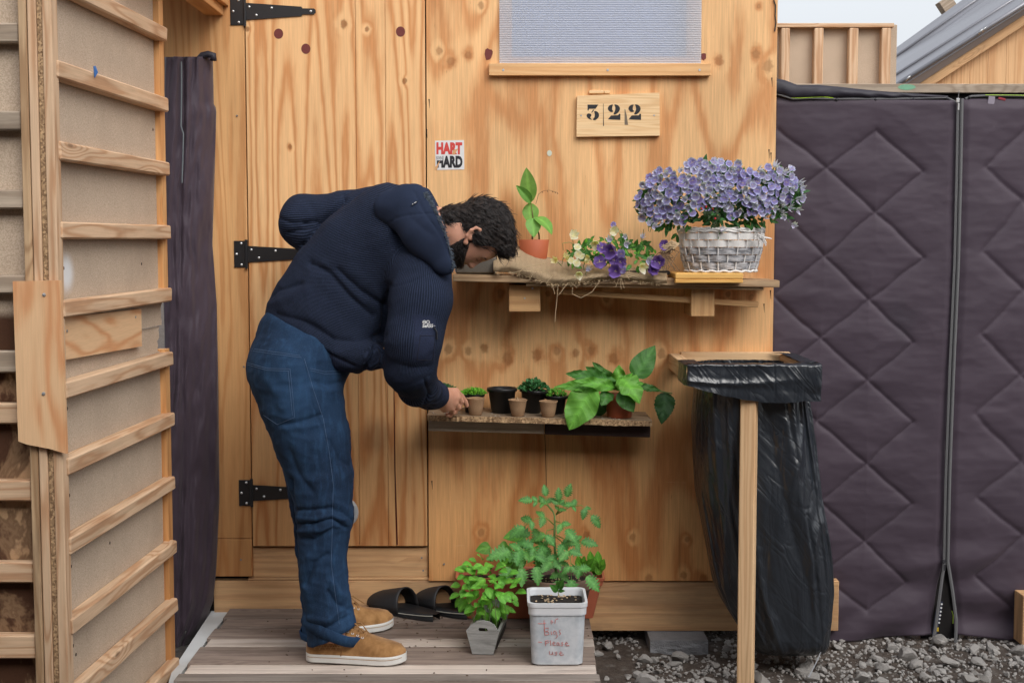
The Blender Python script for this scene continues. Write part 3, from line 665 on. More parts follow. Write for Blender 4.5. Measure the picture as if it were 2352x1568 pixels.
# ------------------------------------------------------------- concrete block
b = MB(); c0, c1 = pt(1487, 1451, .0), pt(1617, 1451, .0)
bmk = bmesh.new(); bmesh.ops.create_cube(bmk, size=1); bmesh.ops.subdivide_edges(bmk, edges=bmk.edges, cuts=14, use_grid_fill=True)
vv = []
yb0, yb1 = -.10, .10
for v in bmk.verts:
    p = Vector((c0.x+(v.co.x+.5)*(c1.x-c0.x), yb0+(v.co.y+.5)*(yb1-yb0), -.04+(v.co.z+.5)*(c0.z+.04)))
    if v.co.y < -.49:
        r_ = mnoise.noise(p*28)*.010+mnoise.noise(p*80)*.005
        line = .25+.25*(v.co.x)                     # rough split face below a smooth band
        if v.co.z < line: p.y += r_-.004
    vv.append(p)
b.add(vv, [[v.index for v in f.verts] for f in bmk.faces]); bmk.free()
tag(b.build('concrete_block', M_conc), 'grey rough-faced concrete block propping up the shed base', 'block')
# ------------------------------------------------------------- quilted covers
S5 = lambda x, y: (1751.4+.3112*x, 602.9+.3112*y)
def seg_dist(P, segs):
    d = np.full(len(P), 9.)
    for a, c in segs:
        a = np.array(a); c = np.array(c); ab = c-a; t = np.clip(((P-a)@ab)/(ab@ab), 0, 1); d = np.minimum(d, np.linalg.norm(P-(a+t[:, None]*ab), axis=1))
    return d
YQ = .055
def xz(x, y): p = pt(x, y, YQ); return (p.x, p.z)
Rz = [(2010, 300), (2118, 395), (2010, 488), (2118, 590), (1996, 690), (2095, 785), (1991, 873), (2097, 967), (1988, 1064), (2092, 1156), (1985, 1243), (2081, 1337), (1990, 1400)]
Lz = [(2010, 300), (1900, 387), (2010, 488), (1893, 590), (1996, 690), (1884, 776), (1991, 873), (1875, 967), (1988, 1064), (1884, 1150), (1985, 1243), (1880, 1320), (1990, 1400)]
LL = [(1790, 298), (1900, 387), (1785, 470), (1893, 590), (1775, 680), (1884, 776), (1765, 870), (1875, 967), (1765, 1060), (1884, 1150), (1770, 1250), (1880, 1320), (1780, 1400)]
RR = [(2365, 290), (2260, 383), (2348, 462), (2255, 577), (2350, 666), (2249, 765), (2343, 860), (2238, 951), (2344, 1057), (2242, 1142), (2348, 1230), (2240, 1320), (2330, 1400)]
segs = []
for pl_ in (Rz, Lz, LL, RR):
    q = [xz(*p) for p in pl_]; segs += list(zip(q[:-1], q[1:]))
dx_ = xz(2348, 462)[0]
for p in RR[::2][1:]: segs.append((xz(*p), (xz(*p)[0]+.17, xz(*p)[1]+.15))); segs.append((xz(*p), (xz(*p)[0]+.17, xz(*p)[1]-.15)))
zipline = [(2200, 228), (2197, 400), (2192, 603), (2181, 850), (2172, 1091), (2168, 1285)]
zl = [xz(*p) for p in zipline]
splitL = [xz(*p) for p in ((2168, 1285), (2155, 1370), (2146, 1440), (2138, 1478))]; splitR = [xz(*p) for p in ((2168, 1285), (2180, 1350), (2189, 1420), (2187, 1480))]
def zipx(z, line): 
    a = sorted([(q[1], q[0]) for q in line]); return np.interp(z, [q[0] for q in a], [q[1] for q in a])
qu = thing('quilted_cover', (PX(2060), YQ, 0), 'purple grey quilted cover with a long zip, hanging beside the shed', 'quilt')
def panel(nm, left, right, nx, nz, zt, zb):
    U = np.linspace(0, 1, nx); V = np.linspace(0, 1, nz); X = np.zeros((nz, nx)); Z = np.zeros((nz, nx))
    for i, v in enumerate(V):
        xa0, xb0 = left(zb(0)+(zt(0)-zb(0))*v), right(zb(0)+(zt(0)-zb(0))*v)
        xs_ = xa0+(xb0-xa0)*U; X[i] = xs_; Z[i] = [zb(x)+(zt(x)-zb(x))*v for x in xs_]
    P = np.stack([X.ravel(), Z.ravel()], 1); d = seg_dist(P+.006*np.array([[mnoise.noise((x*9, z*9, 1)), mnoise.noise((x*9, z*9, 7))] for x, z in P]), segs)
    h = .008*(1-np.exp(-(d/.007)**.9))+.006*np.clip(d/.08,0,1); 
    ez = np.minimum(np.abs(P[:, 0]-np.array([right(z) for z in P[:, 1]])), np.abs(P[:, 0]-np.array([left(z) for z in P[:, 1]])))
    h *= np.clip(.25+ez/.04, 0, 1)
    top = zt(0)-P[:, 1]; h *= np.clip(.3+top/.05, 0, 1)
    wr = np.array([mnoise.fractal((x*4, z*11, 1.7), .8, 2, 4)*.003+mnoise.noise((x*1.6, z*1.6, 5))*.015 for x, z in P])
    low = np.clip(1-(P[:, 1]-.02)/.45, 0, 1)          # slumped folds towards the ground
    fol = np.array([mnoise.noise((x*3+z*5, z*9-x*4, 8)) for x, z in P])*.035*low
    Y = YQ-h-wr-fol
    b = MB(); b.grid([[(X[i, j], Y[i*nx+j], Z[i, j]) for j in range(nx)] for i in range(nz)], flip=False)
    o = b.build(nm, M_quilt, parent=qu, smooth=True); md = o.modifiers.new('thick', 'SOLIDIFY'); md.thickness = .012; md.offset = 1 if False else -1
    return o
zt_l = lambda x: float(np.interp(x, [PX(1772), PX(1850), PX(2200)], [PZ(216, 1780, YQ), PZ(229, 1900, YQ), PZ(232, 2180, YQ)]))
zt_r = lambda x: PZ(228, 2200, YQ)
zb_ = lambda x: .015+.012*math.sin(x*9)
zipL = lambda z: float(zipx(z, zl+splitL[1:]))-.006; zipR = lambda z: float(zipx(z, zl+splitR[1:]))+.006
panel('left_panel', lambda z: XR+.004-.02, zipL, 190, 330, zt_l, zb_)
panel('right_panel', zipR, lambda z: 2.35, 130, 300, zt_r, zb_)
def ribbon(pts, w_, y, nm, m, par, th=.002):
    b = MB(); P = [Vector((p[0], y, p[1])) for p in pts]; b.tube(P, w_/2, 4, flat=1, up=(1, 0, 0))
    b.v = [(v[0], y+(v[1]-y)*th/w_*2, v[2]) for v in b.v]; return b.build(nm, m, parent=par)
zp = [(float(zipx(z, zl)), z) for z in np.linspace(zl[0][1], zl[-1][1], 30)]
zo = ribbon([(x-.0062, z) for x, z in zp]+[(x-.004, z) for x, z in splitL[1:]], .0115, YQ-.026, 'zip_tape', M_zip, qu)
ribbon([(x+.0062, z) for x, z in zp]+[(x+.004, z) for x, z in splitR[1:]], .0115, YQ-.026, 'zip_tape', M_zip, qu)
b = MB(); b.tube([(x, YQ-.028, z) for x, z in zp], .0028, 6); b.build('zip_teeth', M_zipd, parent=qu)
for (x, y) in ((2200, 231), (2168, 1288)):
    p = pt(x, y, YQ-.036); b = MB(); b.box(p, (.012, .006, .016), b=.002); b.box(p+Vector((.002, -.004, -.022)), (.006, .003, .024), b=.001); b.build('zip_slider', M_zinc if y < 300 else M_zipd, parent=qu)
b = MB(); b.mm((splitL[-1][0]-.03, YQ+.02, .0), (splitR[-1][0]+.03, YQ+.03, zl[-1][1]+.02)); b.build('dark_gap', M_dark, parent=qu)
p0, p1 = pt(*Q8(945, 1015), YQ-.004), pt(*Q8(905, 1240), YQ-.004)
b = MB(); b.beam(p0, p1, .02, .002, side=(1, 0, 0)); la = b.build('care_label', plain('navy_label', L(30, 36, 60), .6), parent=qu)
for k in range(6):
    p = pt(*Q8(955-k*3.5, 1035+k*25), YQ-.0055); b = MB(); b.tube([p, p+Vector((0, .0006, 0))], .0035, 10); b.build('symbol', M_white, parent=la)
p = pt(*Q8(927, 1205), YQ-.0055); b = MB(); b.box(p, (.008, .0008, .014), b=.0001); b.build('yellow_mark', plain('yellow_mark', L(200, 170, 40), .6), parent=la)
b = MB(); b.tube([pt(*Q8(x, y), YQ-.016) for x, y in ((1022, 1080), (1032, 1110), (1030, 1165))], .0014, 5); b.build('green_edge', M_lime, parent=qu)
for x, y in ((605, 693), (875, 693), (1140, 690), (1375, 687), (1530, 677)):
    p = pt(*Q7(x, y), YQ-.012); b = MB(); b.lathe([(0, -.004), (.004, -.0035), (.0055, 0)], (0, 0, 0), 12); b.v = [(p.x+v[0], p.y+v[2], p.z+v[1]) for v in b.v]; b.build('snap', M_zipd, parent=qu, smooth=True)
b = MB(); b.tube([pt(*Q7(x, y), YQ-.010) for x, y in ((170, 650), (300, 690), (420, 685), (600, 690), (1000, 690), (1370, 680), (1440, 715))], .004, 6); b.build('top_binding', M_zip, parent=qu)
b = MB(); b.tube([pt(*Q7(x, y), YQ-.014) for x, y in ((290, 682), (350, 685), (430, 680), (520, 677), (580, 684))], .0013, 5); b.build('piping', M_lime, parent=qu)
b = MB(); b.tube([pt(*Q7(x, y), YQ-.008) for x, y in ((1500, 690), (1540, 672), (1640, 667), (1800, 668), (2200, 674))], .004, 6); b.build('top_binding', M_zip, parent=qu)
b = MB(); b.tube([pt(*Q7(x, y), YQ-.012) for x, y in ((1640, 663), (1800, 664), (2200, 670))], .0013, 5); b.build('piping', M_lime, parent=qu)
p = pt(*Q7(1680, 708), YQ-.012); b = MB(); b.box(p, (.023, .004, .035), rot=Euler((.1, .1, 0)), b=.001); b.build('loop', plain('grey_loop', L(150, 142, 155), .7), parent=qu)
p = pt(*Q7(1755, 690), YQ-.010); b = MB(); b.box(p, (.026, .003, .008), rot=Euler((.1, .25, 0)), b=.0008); b.build('red_tag', plain('red_tag', L(150, 50, 60), .7), parent=qu)
# bunched flap of lining over the top edge
rows = []
for k in range(70):
    u = k/69; x = 170+u*1210; yt = np.interp(x, [170, 240, 330, 480, 900, 1380], [545, 560, 592, 592, 635, 668]); yb = np.interp(x, [170, 300, 480, 900, 1380], [655, 690, 682, 686, 682])
    row = []
    for j in range(13):
        a = j/12*2*math.pi; yy = (yt+yb)/2-(yb-yt)/2*math.cos(a)*(1+.06*mnoise.noise((u*9, j, 0))); p = pt(*Q7(x, yy), YQ-.004-.020*math.sin(a)*(.35+.65*min(1, (yb-yt)/90))*(1+.5*mnoise.noise((u*14, 3, a))))
        row.append(p)
    rows.append(row)
b = MB(); b.grid(rows); b.build('folded_flap', M_quiltin, parent=qu, smooth=True)
# beam carrying the cover
tb = MB(); z0 = PZ(214, 2100, YQ+.01); z1 = PZ(193, 2100, YQ+.01); tb.mm((XR+.0, YQ+.006, z0), (2.6, YQ+.05, z1)); tbo = tb.build('top_beam', M_grey); tag(tbo, 'weathered grey beam with a green paint mark above the quilted cover', 'beam')
b = MB(); ring = [pt(*Q7(1092+62*math.cos(a)*(1+.2*mnoise.noise((math.cos(a)*2, math.sin(a)*2, 4))), 608+20*math.sin(a)), YQ+.0052) for a in np.linspace(0, 6.28, 25)[:-1]]; b.prism(ring, (0, -1, 0), .0005); b.build('paint_mark', plain('green_paint', L(120, 170, 140), .8, .25, 90), parent=tbo, recalc=True)
b = MB(); p = pt(*Q7(1453, 660), YQ-.004); b.tube([p+Vector((0, .004, -.012)), p+Vector((0, -.004, .012))], .002, 6); b.build('nail', M_zinc, parent=tbo)
b = MB(); b.mm((XR+.02, YQ+.03, .05), (2.5, YQ+.045, z0)); tag(b.build('backing_wall', M_dark), 'dark wall behind the hanging quilted cover', 'wall')
b = MB(); b.mm((PX(2340, 1400, -.02), -.06, PZ(1474, 2340, -.02)), (PX(2340, 1400, -.02)+.12, YQ-.03, PZ(1361, 2340, -.02))); tag(b.build('timber_offcut', M_basep), 'brown timber end poking out past the quilted cover', 'timber')
# curtain strip by the door
cu_ = thing('quilted_curtain', (PX(445), -.18, .1), 'rolled dark purple quilted curtain hanging left of the door', 'curtain')
right = [(128, 489), (240, 491), (250, 497), (400, 493), (560, 488), (700, 498), (900, 502), (1150, 504), (1300, 497), (1380, 490), (1445, 464), (1470, 440)]
nz, nx = 150, 40; rows = []
for i in range(nz):
    y = 130+(1478-130)*i/(nz-1); xr = np.interp(y, [r[0] for r in right], [r[1] for r in right]); xl = 372+6*math.sin(y*.01)
    row = []
    for j in range(nx):
        u = j/(nx-1); x = xl+(xr-xl)*u
        puf = .05*math.sin(math.pi*min(1, u*1.02))**.5
        w_ = .014*mnoise.fractal((u*2.6, y*.006+u, 2.), .8, 2, 4)+.016*mnoise.noise((u*9+y*.002, y*.0022, 6))+.006*mnoise.noise((u*14, y*.02, 3))
        seam = .014*math.exp(-((x-(418+4*math.sin(y*.008)))/4)**2)
        row.append(pt(x, y+(1-u)*14*(y/1478), -.20+.14*u-puf*.8-w_+seam))
    rows.append(row)
b = MB(); b.grid(rows[::-1]); o = b.build('fabric', M_quilt, parent=cu_, smooth=True); md = o.modifiers.new('thick', 'SOLIDIFY'); md.thickness = .02; md.offset = -1
b = MB(); b.tube([pt(419+4*math.sin(y*.008)-(6 if y < 300 else 0), y, -.208) for y in np.linspace(142, 420, 16)], .0022, 5); b.build('zip', plain('pale_zip', L(110, 120, 125), .6), parent=cu_)
b = MB(); b.tube([pt(x, y, -.11) for x, y in ((458, 136), (465, 128), (478, 125), (490, 128), (490, 140))], .012, 8); b.build('hem_roll', M_quiltin, parent=cu_, smooth=True)
# ------------------------------------------------------------- background right
YB = 2.4
pbk = thing('framed_panel', (PX(1920, 150, YB), YB, 0), 'fibreboard panel with upright pine studs behind the grey beam', 'panel')
x0, x1 = PX(1700, 100, YB), PX(2060, 100, YB)
b = MB(); b.mm((x0, YB, 0), (x1, YB+.02, PZ(57, 1900, YB))); b.build('board', M_chip, parent=pbk)
b = MB(); b.mm((x0, YB-.05, PZ(63, 1900, YB-.05)), (PX(2048, 60, YB), YB-.001, PZ(53.5, 1900, YB-.05))); b.build('top_rail', M_pine, parent=pbk)
for xa, xb in ((1794, 1814), (1870, 1891), (1950, 1971), (2025, 2046), (1715, 1736)):
    b = MB(); b.mm((PX(xa, 130, YB-.05), YB-.05, 0), (PX(xb, 130, YB-.05), YB-.001, PZ(63.5, 1900, YB-.05)-.002), b=.004); b.build('stud', M_pine, parent=pbk)
YN = 4.2
nb = thing('neighbour_shed', (PX(2300, 100, YN), YN+1, 0), 'neighbouring timber shed with a sloping grey metal roof edge', 'shed')
def P_(x, y, Y=YN): return pt(*Q7(x, y), Y)
# roof seen from below the eave: sloping bands of folded sheet metal
sl_ = lambda x, x0, y0, x1, y1: y0+(y1-y0)*(x-x0)/(x1-x0)
lines = [((1040, 318), (1480, 0)), ((1030, 385), (1575, 0)), ((1030, 440), (1720, 0)), ((1020, 520), (1830, 0)), ((1055, 582), (1909, 40)), ((1180, 582), (1909, 105))]
dep = [YN+.9, YN+.75, YN+.5, YN+.25, YN+.02, YN+.10]
def ext(l, Y):
    (xa, ya), (xb, yb) = l; dx, dy = xb-xa, yb-ya; a = P_(xa-dx*.10, ya-dy*.10, Y); c = P_(xb+dx*.9, yb+dy*.9, Y); return a, c
for i in range(len(lines)-1):
    a0, a1 = ext(lines[i], dep[i]); b0, b1 = ext(lines[i+1], dep[i+1]); nrm = (a1-a0).cross(b0-a0).normalized(); 
    if nrm.y > 0: nrm = -nrm
    b = MB(); b.prism([a0, a1, b1, b0], nrm, .02); b.build('roof_sheet', M_metalroof if i < 4 else M_metalroof, parent=nb, recalc=True)
    if i in (1, 3): b = MB(); b.tube([a0-Vector((0, .01, 0)), a1-Vector((0, .01, 0))], .012, 6); b.build('seam', M_metalroof, parent=nb, smooth=True)
    if i == 4: b = MB(); b.tube([a0-Vector((0, .01, -.01)), a1-Vector((0, .01, -.01))], .016, 6); b.build('seam', M_metalroof, parent=nb, smooth=True)
a0, a1 = ext(lines[-1], dep[-1]); 
b = MB(); b.beam(a0-Vector((0, -.06, .03)), a1-Vector((0, -.06, .03)), .07, .08, side=(0, 0, 1)); b.build('barge_board', M_basep, parent=nb)
xs_ = [PX(x, 130, YN+.2) for x in np.linspace(2020, 2520, 13)]
for k in range(12):
    def zr(x):
        t = (x-a0.x)/(a1.x-a0.x); return a0.z+(a1.z-a0.z)*t-.05
    q = [Vector((xs_[k]+.001, YN+.2, 0)), Vector((xs_[k+1]-.001, YN+.2, 0)), Vector((xs_[k+1]-.001, YN+.2, max(.1, zr(xs_[k+1])))), Vector((xs_[k]+.001, YN+.2, max(.1, zr(xs_[k]))))]
    b = MB(); b.prism(q, (0, -1, 0), .02); o_ = random.uniform(0, 30); b.g = [(p[2], p[0]+o_, 0) for p in b.v]; b.build('board', M_gable, parent=nb, recalc=True)
for x, y in ((1605, 225), (1630, 210), (1100, 550)):
    p = P_(x, y, YN-.03); b = MB(); b.tube([p+Vector((-.012, 0, -.012)), p+Vector((0, -.02, .008)), p+Vector((.014, 0, .016))], .006, 6); b.build('clip', M_zinc, parent=nb, smooth=True)
b = MB(); b.box(P_(1365, 35, YN+1.2), (.10, .1, .09), rot=Euler((0, -.6, 0))); b.build('ridge_end', M_grey, parent=nb)
# unseen row added behind the camera to keep sky light off the lower walls
op = thing('sky_blocker_row', (0, -5.95, 0), 'added unseen row of blocks behind the viewer, dimming the lower walls', 'blocker')
for k in range(-3, 4):
    b = MB(); b.mm((k*2.3-1.12, -8.9, 0), (k*2.3+1.12, -5.95, 2.9)); w_ = b.build('wall', M_quilt if k % 2 else M_grey, parent=op)
    b = MB(); b.mm((k*2.3-1.2, -9.0, 2.9), (k*2.3+1.2, -4.7, 3.0)); b.build('roof', M_metalroof, parent=op)  # overhang above the camera, added to deepen shade low on the walls
# ------------------------------------------------------------- plants and pots: helpers
def leafm(name, a, b, rough=.5, trans=.25, veins=9.0):
    t = NT(name); g = t.obj(); n = t.noise(g, 60, 4, .6); ti = t.attr('tint', 'Color')
    col = t.mix(n, a, b); col = t.mix(1, col, ti, 'MULTIPLY'); au = t.math('ABSOLUTE', t.n('SeparateXYZ', {0: t.attr('gco')}, out=1)); al = t.n('SeparateXYZ', {0: t.attr('gco')})
    vn = t.math('SINE', t.math('MULTIPLY_ADD', au, -veins*.8, t.math('MULTIPLY', al, veins*26))) if veins else 0.0; vm_ = t.math('MULTIPLY', t.mr(vn, .86, 1.0), .45) if veins else 0.0
    if veins: col = t.mix(vm_, col, t.mix(1, col, (1.7, 1.5, 1.6), 'MULTIPLY'))
    t.done(col, rough, t.bump(t.math('ADD', t.noise(g, 260, 3), t.math('MULTIPLY', vn, .5)), .3, .003), Specular_IOR_Level=.35)
    tr = t.n('BsdfTranslucent', {'Color': t.mix(1, col, (1.2, 1.3, .6), 'MULTIPLY')}); mx = t.t.nodes.new('ShaderNodeMixShader'); mx.inputs[0].default_value = trans
    t.t.links.new(t.b.outputs[0], mx.inputs[1]); t.t.links.new(tr, mx.inputs[2]); t.t.links.new(mx.outputs[0], t.o.inputs[0]); return t.m
M_leaf = leafm('leaf_green', L(52, 104, 42), L(84, 140, 62))
M_leafb = leafm('leaf_bright', L(86, 150, 50), L(116, 176, 72))
M_leafd = leafm('leaf_dark', L(44, 88, 48), L(70, 118, 66))
M_leaft = leafm('leaf_tomato', L(70, 128, 58), L(108, 162, 88))
M_lily = leafm('leaf_lily', L(96, 150, 58), L(134, 182, 92), veins=0)
M_petal = leafm('petal', (.95, .95, .97, 1), (1, 1, 1, 1), .6, .4, 0)
M_stem = plain('stem', L(110, 140, 80), .6, .2); M_drystem = plain('dry_stem', L(120, 90, 62), .8, .25, 100)
M_soil = plain('soil', (.018, .013, .010), .95, .5, 160, bump=1)
M_terra = plain('terracotta', L(176, 92, 58), .65, .12, 30, bump=.06); M_terrap = plain('terracotta_plastic', L(158, 78, 50), .4, .06, 12)
M_terral = plain('planter_terracotta', L(178, 100, 74), .5, .08, 14)
M_blackp = plain('black_plastic', (.010, .010, .011), .38, .2, 20); M_brownclay = plain('brown_clay', L(112, 88, 76), .7, .15, 25, bump=.1)
def peatm():
    t = NT('peat_fibre'); v = t.obj(); n = t.noise(v, 500, 4, .7); n2 = t.noise(v, 60, 3)
    return t.done(t.mix(n, L(122, 92, 66), L(180, 146, 112)), .95, t.bump(n, .6, .002))
M_peat = peatm()
def burlapm():
    t = NT('burlap'); g = t.attr('gco'); s = t.n('SeparateXYZ', {0: g}); sy = t.n('SeparateXYZ', {0: g}, out=1)
    wa = t.noise(t.vm('MULTIPLY', g, (60, 60, 1)), 1, 3); wx = t.math('SINE', t.math('MULTIPLY_ADD', wa, 3, t.math('MULTIPLY', s, 2*math.pi/.0042))); wy = t.math('SINE', t.math('MULTIPLY_ADD', wa, 3, t.math('MULTIPLY', sy, 2*math.pi/.0042)))
    h = t.math('MAXIMUM', wx, wy); f = t.mr(h, -.3, .9)
    col = t.mix(f, L(98, 80, 60), L(190, 166, 132)); col = t.mix(t.mr(t.noise(g, 20, 3), .4, .7, 0, .4), col, L(140, 116, 88))
    return t.done(col, .9, t.bump(h, .6, .002))
M_burlap = burlapm()
M_thread = plain('jute_thread', L(196, 172, 138), .9, .15, 200)
def leaf(mb, base, d, nrm, Ln, W, curl=.5, fold=.25, n=8, serr=0, wav=0, shape=.5, tint=(1, 1, 1), cols=2, twist=0, mi=0, rib=1.35):
    base = Vector(base); d = Vector(d).normalized(); nrm = Vector(nrm); nrm = (nrm-d*nrm.dot(d)).normalized(); side = d.cross(nrm)
    rows, cs = [], []; p = base.copy(); ph = random.uniform(0, 9)
    for i in range(n+1):
        t = i/n; a = curl*t
        dd = d*math.cos(a)-nrm*math.sin(a); nn = nrm*math.cos(a)+d*math.sin(a)
        if i: p = p+dd*(Ln/n)
        wt_ = W*.5*max(0.0, math.sin(math.pi*min(1, t**shape*.985+.012)))**.85
        if serr: wt_ *= 1+serr*(1 if i % 2 else -1)
        sd = side*math.cos(twist*t)+nn*math.sin(twist*t); n2 = nn*math.cos(twist*t)-side*math.sin(twist*t)
        r, c = [], []
        for j in range(-cols, cols+1):
            u = j/cols; r.append(p+sd*(u*wt_)+n2*(abs(u)*fold*wt_+wav*wt_*math.sin(ph+t*14+u*3)*abs(u)))
            k = rib if j == 0 else (1-.06*abs(u)+random.uniform(-.05, .05)); c.append(tuple(x*k for x in tint))
        rows.append(r); cs += c
    gs = [(i/n*Ln, j/cols, ph) for i in range(n+1) for j in range(-cols, cols+1)]
    return mb.grid(rows, c=cs, mi=mi, g=gs)
def rt(a=.12, g=.1):
    k = 1+random.uniform(-a, a); return (k*(1+random.uniform(-g, g)), k, k*(1+random.uniform(-g, g)))
def pot(name, px, rim_y, w_top, w_bot, zb, Y, m, lip=.012, label='', cat='pot', soil=.015, group=None, tilt=0, sm=M_soil, ridge=True):
    """px,rim_y = rim centre (front view); widths in photo-view px"""
    c = pt(px, rim_y, Y); r1, r0 = w_top/2*mpp(Y), w_bot/2*mpp(Y); h = c.z-zb; base = Vector((c.x, Y, zb))
    th = thing(name, base, label, cat, group)
    rr = r1-(.0025 if lip else 0); rl = lambda z: r0+(rr-r0)*z/h
    prof = [(0, .001), (r0-.003, 0), (r0, .003), (rl(h-lip-.001), h-lip-.001)]
    if lip: prof += [(r1, h-lip), (r1+.001, h-.003)]
    prof += [(r1-.001, h), (r1-.004, h-.001), (rl(h-soil)-.005, h-soil-.002)]
    b = MB(); b.lathe(prof, (0, 0, 0), 36)
    if tilt:
        Mt = Euler((0, tilt, 0)).to_matrix(); b.v = [tuple(Mt @ Vector(v)) for v in b.v]
    b.v = [(v[0]+base.x, v[1]+base.y, v[2]+base.z) for v in b.v]; b.build('pot', m, parent=th, smooth=True)
    b = MB(); R_ = rl(h-soil)-.004; rows = []
    for i in range(7):
        rows.append([Vector((math.cos(a)*R_*i/6, math.sin(a)*R_*i/6, h-soil+.004*mnoise.noise((i*2.1, a*3, px)))) for a in np.linspace(0, 2*math.pi, 24)[:-1]])
    if tilt: rows = [[Mt @ v for v in r] for r in rows]
    b.grid([[v+base for v in r] for r in rows], closed=True); b.build('soil', sm, parent=th, smooth=True)
    return th, base, h, r1
def pts2(C, l, Y): return [pt(*C(x, y), Y) for x, y in l]

# ------------------------------------------------------------- lower shelf and its pots
sA, sB = pt(981, 953, -.235), pt(1498, 966, -.235)
def zs2(x): return sA.z+(sB.z-sA.z)*(x-sA.x)/(sB.x-sA.x)
s2 = thing('wall_shelf', ((sA.x+sB.x)/2, -.12, sA.z-.08), 'lower rough chipboard shelf on the plywood, full of seedling pots', 'shelf')
n_ = 90; top, bot = [], []
for k in range(n_+1):
    x = sA.x+(sB.x-sA.x)*k/n_; j = .004*mnoise.noise((x*40, 1, 0))+.004*mnoise.noise((x*110, 5, 0)); top.append(Vector((x, -.235+j, zs2(x)))); bot.append(Vector((x, -.232+1.6*j, zs2(x)-.019-.004*abs(mnoise.noise((x*30, 9, 0))))))
b = MB(); bk = [Vector((p.x, -.001, p.z)) for p in top]; bk2 = [Vector((p.x, -.001, p.z)) for p in bot]
b.grid([bk, top], mi=0); b.grid([top, bot], mi=1); b.grid([bot, bk2], mi=1)
for i in (0, n_): b.add([top[i], bot[i], bk2[i], bk[i]], [[0, 1, 2, 3]], 1)
b.build('board', [wood('shelf_top', L(150, 130, 108), L(120, 98, 78), ring=4, contrast=.5, fiber=.6, stain=L(70, 58, 50), stain_amt=.6), M_chipe], parent=s2)
b = MB(); p0, p1 = pt(984, 976, -.17), pt(1250, 983, -.17); b.beam((p0.x, -.14, p0.z), (p1.x, -.14, p1.z), .042, .05); b.build('support', M_grey, parent=s2)
p0, p1 = pt(1252, 984, -.17), pt(1494, 991, -.17); b = MB(); b.beam((p0.x, -.14, p0.z), (p1.x, -.14, p1.z), .042, .05); b.build('support', plain('charred_support', L(58, 42, 40), .8, .3, 40), parent=s2)
def onshelf(cx, rim_y, wt_, wb, Y, **k):
    x = pt(cx, rim_y, Y).x; return pot('plant_pot', cx, rim_y, wt_, wb, zs2(x)+.0005, Y, **k)
q3 = lambda x: 976.2+.2563*x; q3y = lambda y: 746.5+.2563*y
gb = 'black plastic seedling pots on the lower shelf'
def cress(th, base, h, r, m, n, L_, W, spread=1.05, up=.5, tints=None, hgt=.02):
    b = MB()
    for i in range(n):
        a = random.uniform(0, 6.283); rr = r*spread*math.sqrt(random.random()); z = h+hgt*(1-(rr/(r*spread))**2)*random.uniform(.6, 1.1)
        p = base+Vector((math.cos(a)*rr, math.sin(a)*rr, z-.004)); d = Vector((math.cos(a)*rr/r+random.gauss(0, .5), math.sin(a)*rr/r+random.gauss(0, .5), up+random.random()))
        leaf(b, p, d, Vector((random.gauss(0, .5), -.4+random.gauss(0, .4), 1)), L_*random.uniform(.7, 1.2), W*random.uniform(.7, 1.2), .4, .2, 3, cols=1, tint=tints() if tints else rt(.25, .15))
    o = b.build('foliage', m, parent=th, smooth=True); tag(o, kind='stuff'); return o
th, ba, h, r = onshelf(q3(434), q3y(606), 202*.2563, 150*.2563, -.13, m=M_blackp, label='black pot of cress behind the first peat cup', group=None)
cress(th, ba, h, r, M_leafb, 520, .012, .005, 1.12, .4, lambda: (lambda q: (q*random.uniform(.9, 1.5), q*1.15, q*.8))(random.uniform(.7, 1.3)), .016)
onshelf(q3(690), q3y(560), 270*.2563, 190*.2563, -.12, m=M_blackp, label='empty wide black pot between two peat cups', soil=.03)
th, ba, h, r = onshelf(q3(958), q3y(572), 262*.2563, 152*.2563, -.10, m=M_blackp, label='tall tilted black pot topped with grey green clover leaves', tilt=.10)
cress(th, ba+Vector((.006, 0, 0)), h, r, M_leafd, 300, .013, .014, 1.0, .5, lambda: (lambda q: (q*1.1, q*1.2, q*1.35))(random.uniform(.8, 1.3)), .034)
th, ba, h, r = onshelf(q3(1175), q3y(627), 200*.2563, 140*.2563, -.11, m=M_blackp, label='black pot of short lime green sprouts behind the last peat cup')
cress(th, ba, h, r, M_leafb, 200, .014, .006, .9, .8, None, .022)
th, ba, h, r = onshelf(q3(1345), q3y(630), 140*.2563, 100*.2563, -.11, m=M_blackp, label='small dark pot of sparse seedlings beside the terracotta pot')
cress(th, ba, h, r, M_leafd, 30, .010, .006, .8, .8, None, .01)
th, ba, h, r = onshelf(q3(195), q3y(600), 150*.2563, 110*.2563, -.08, m=M_peat, label='brown pot with leafy greens behind the hand', lip=0)
cress(th, ba, h, r, M_leafd, 60, .022, .016, .9, .6, None, .02)
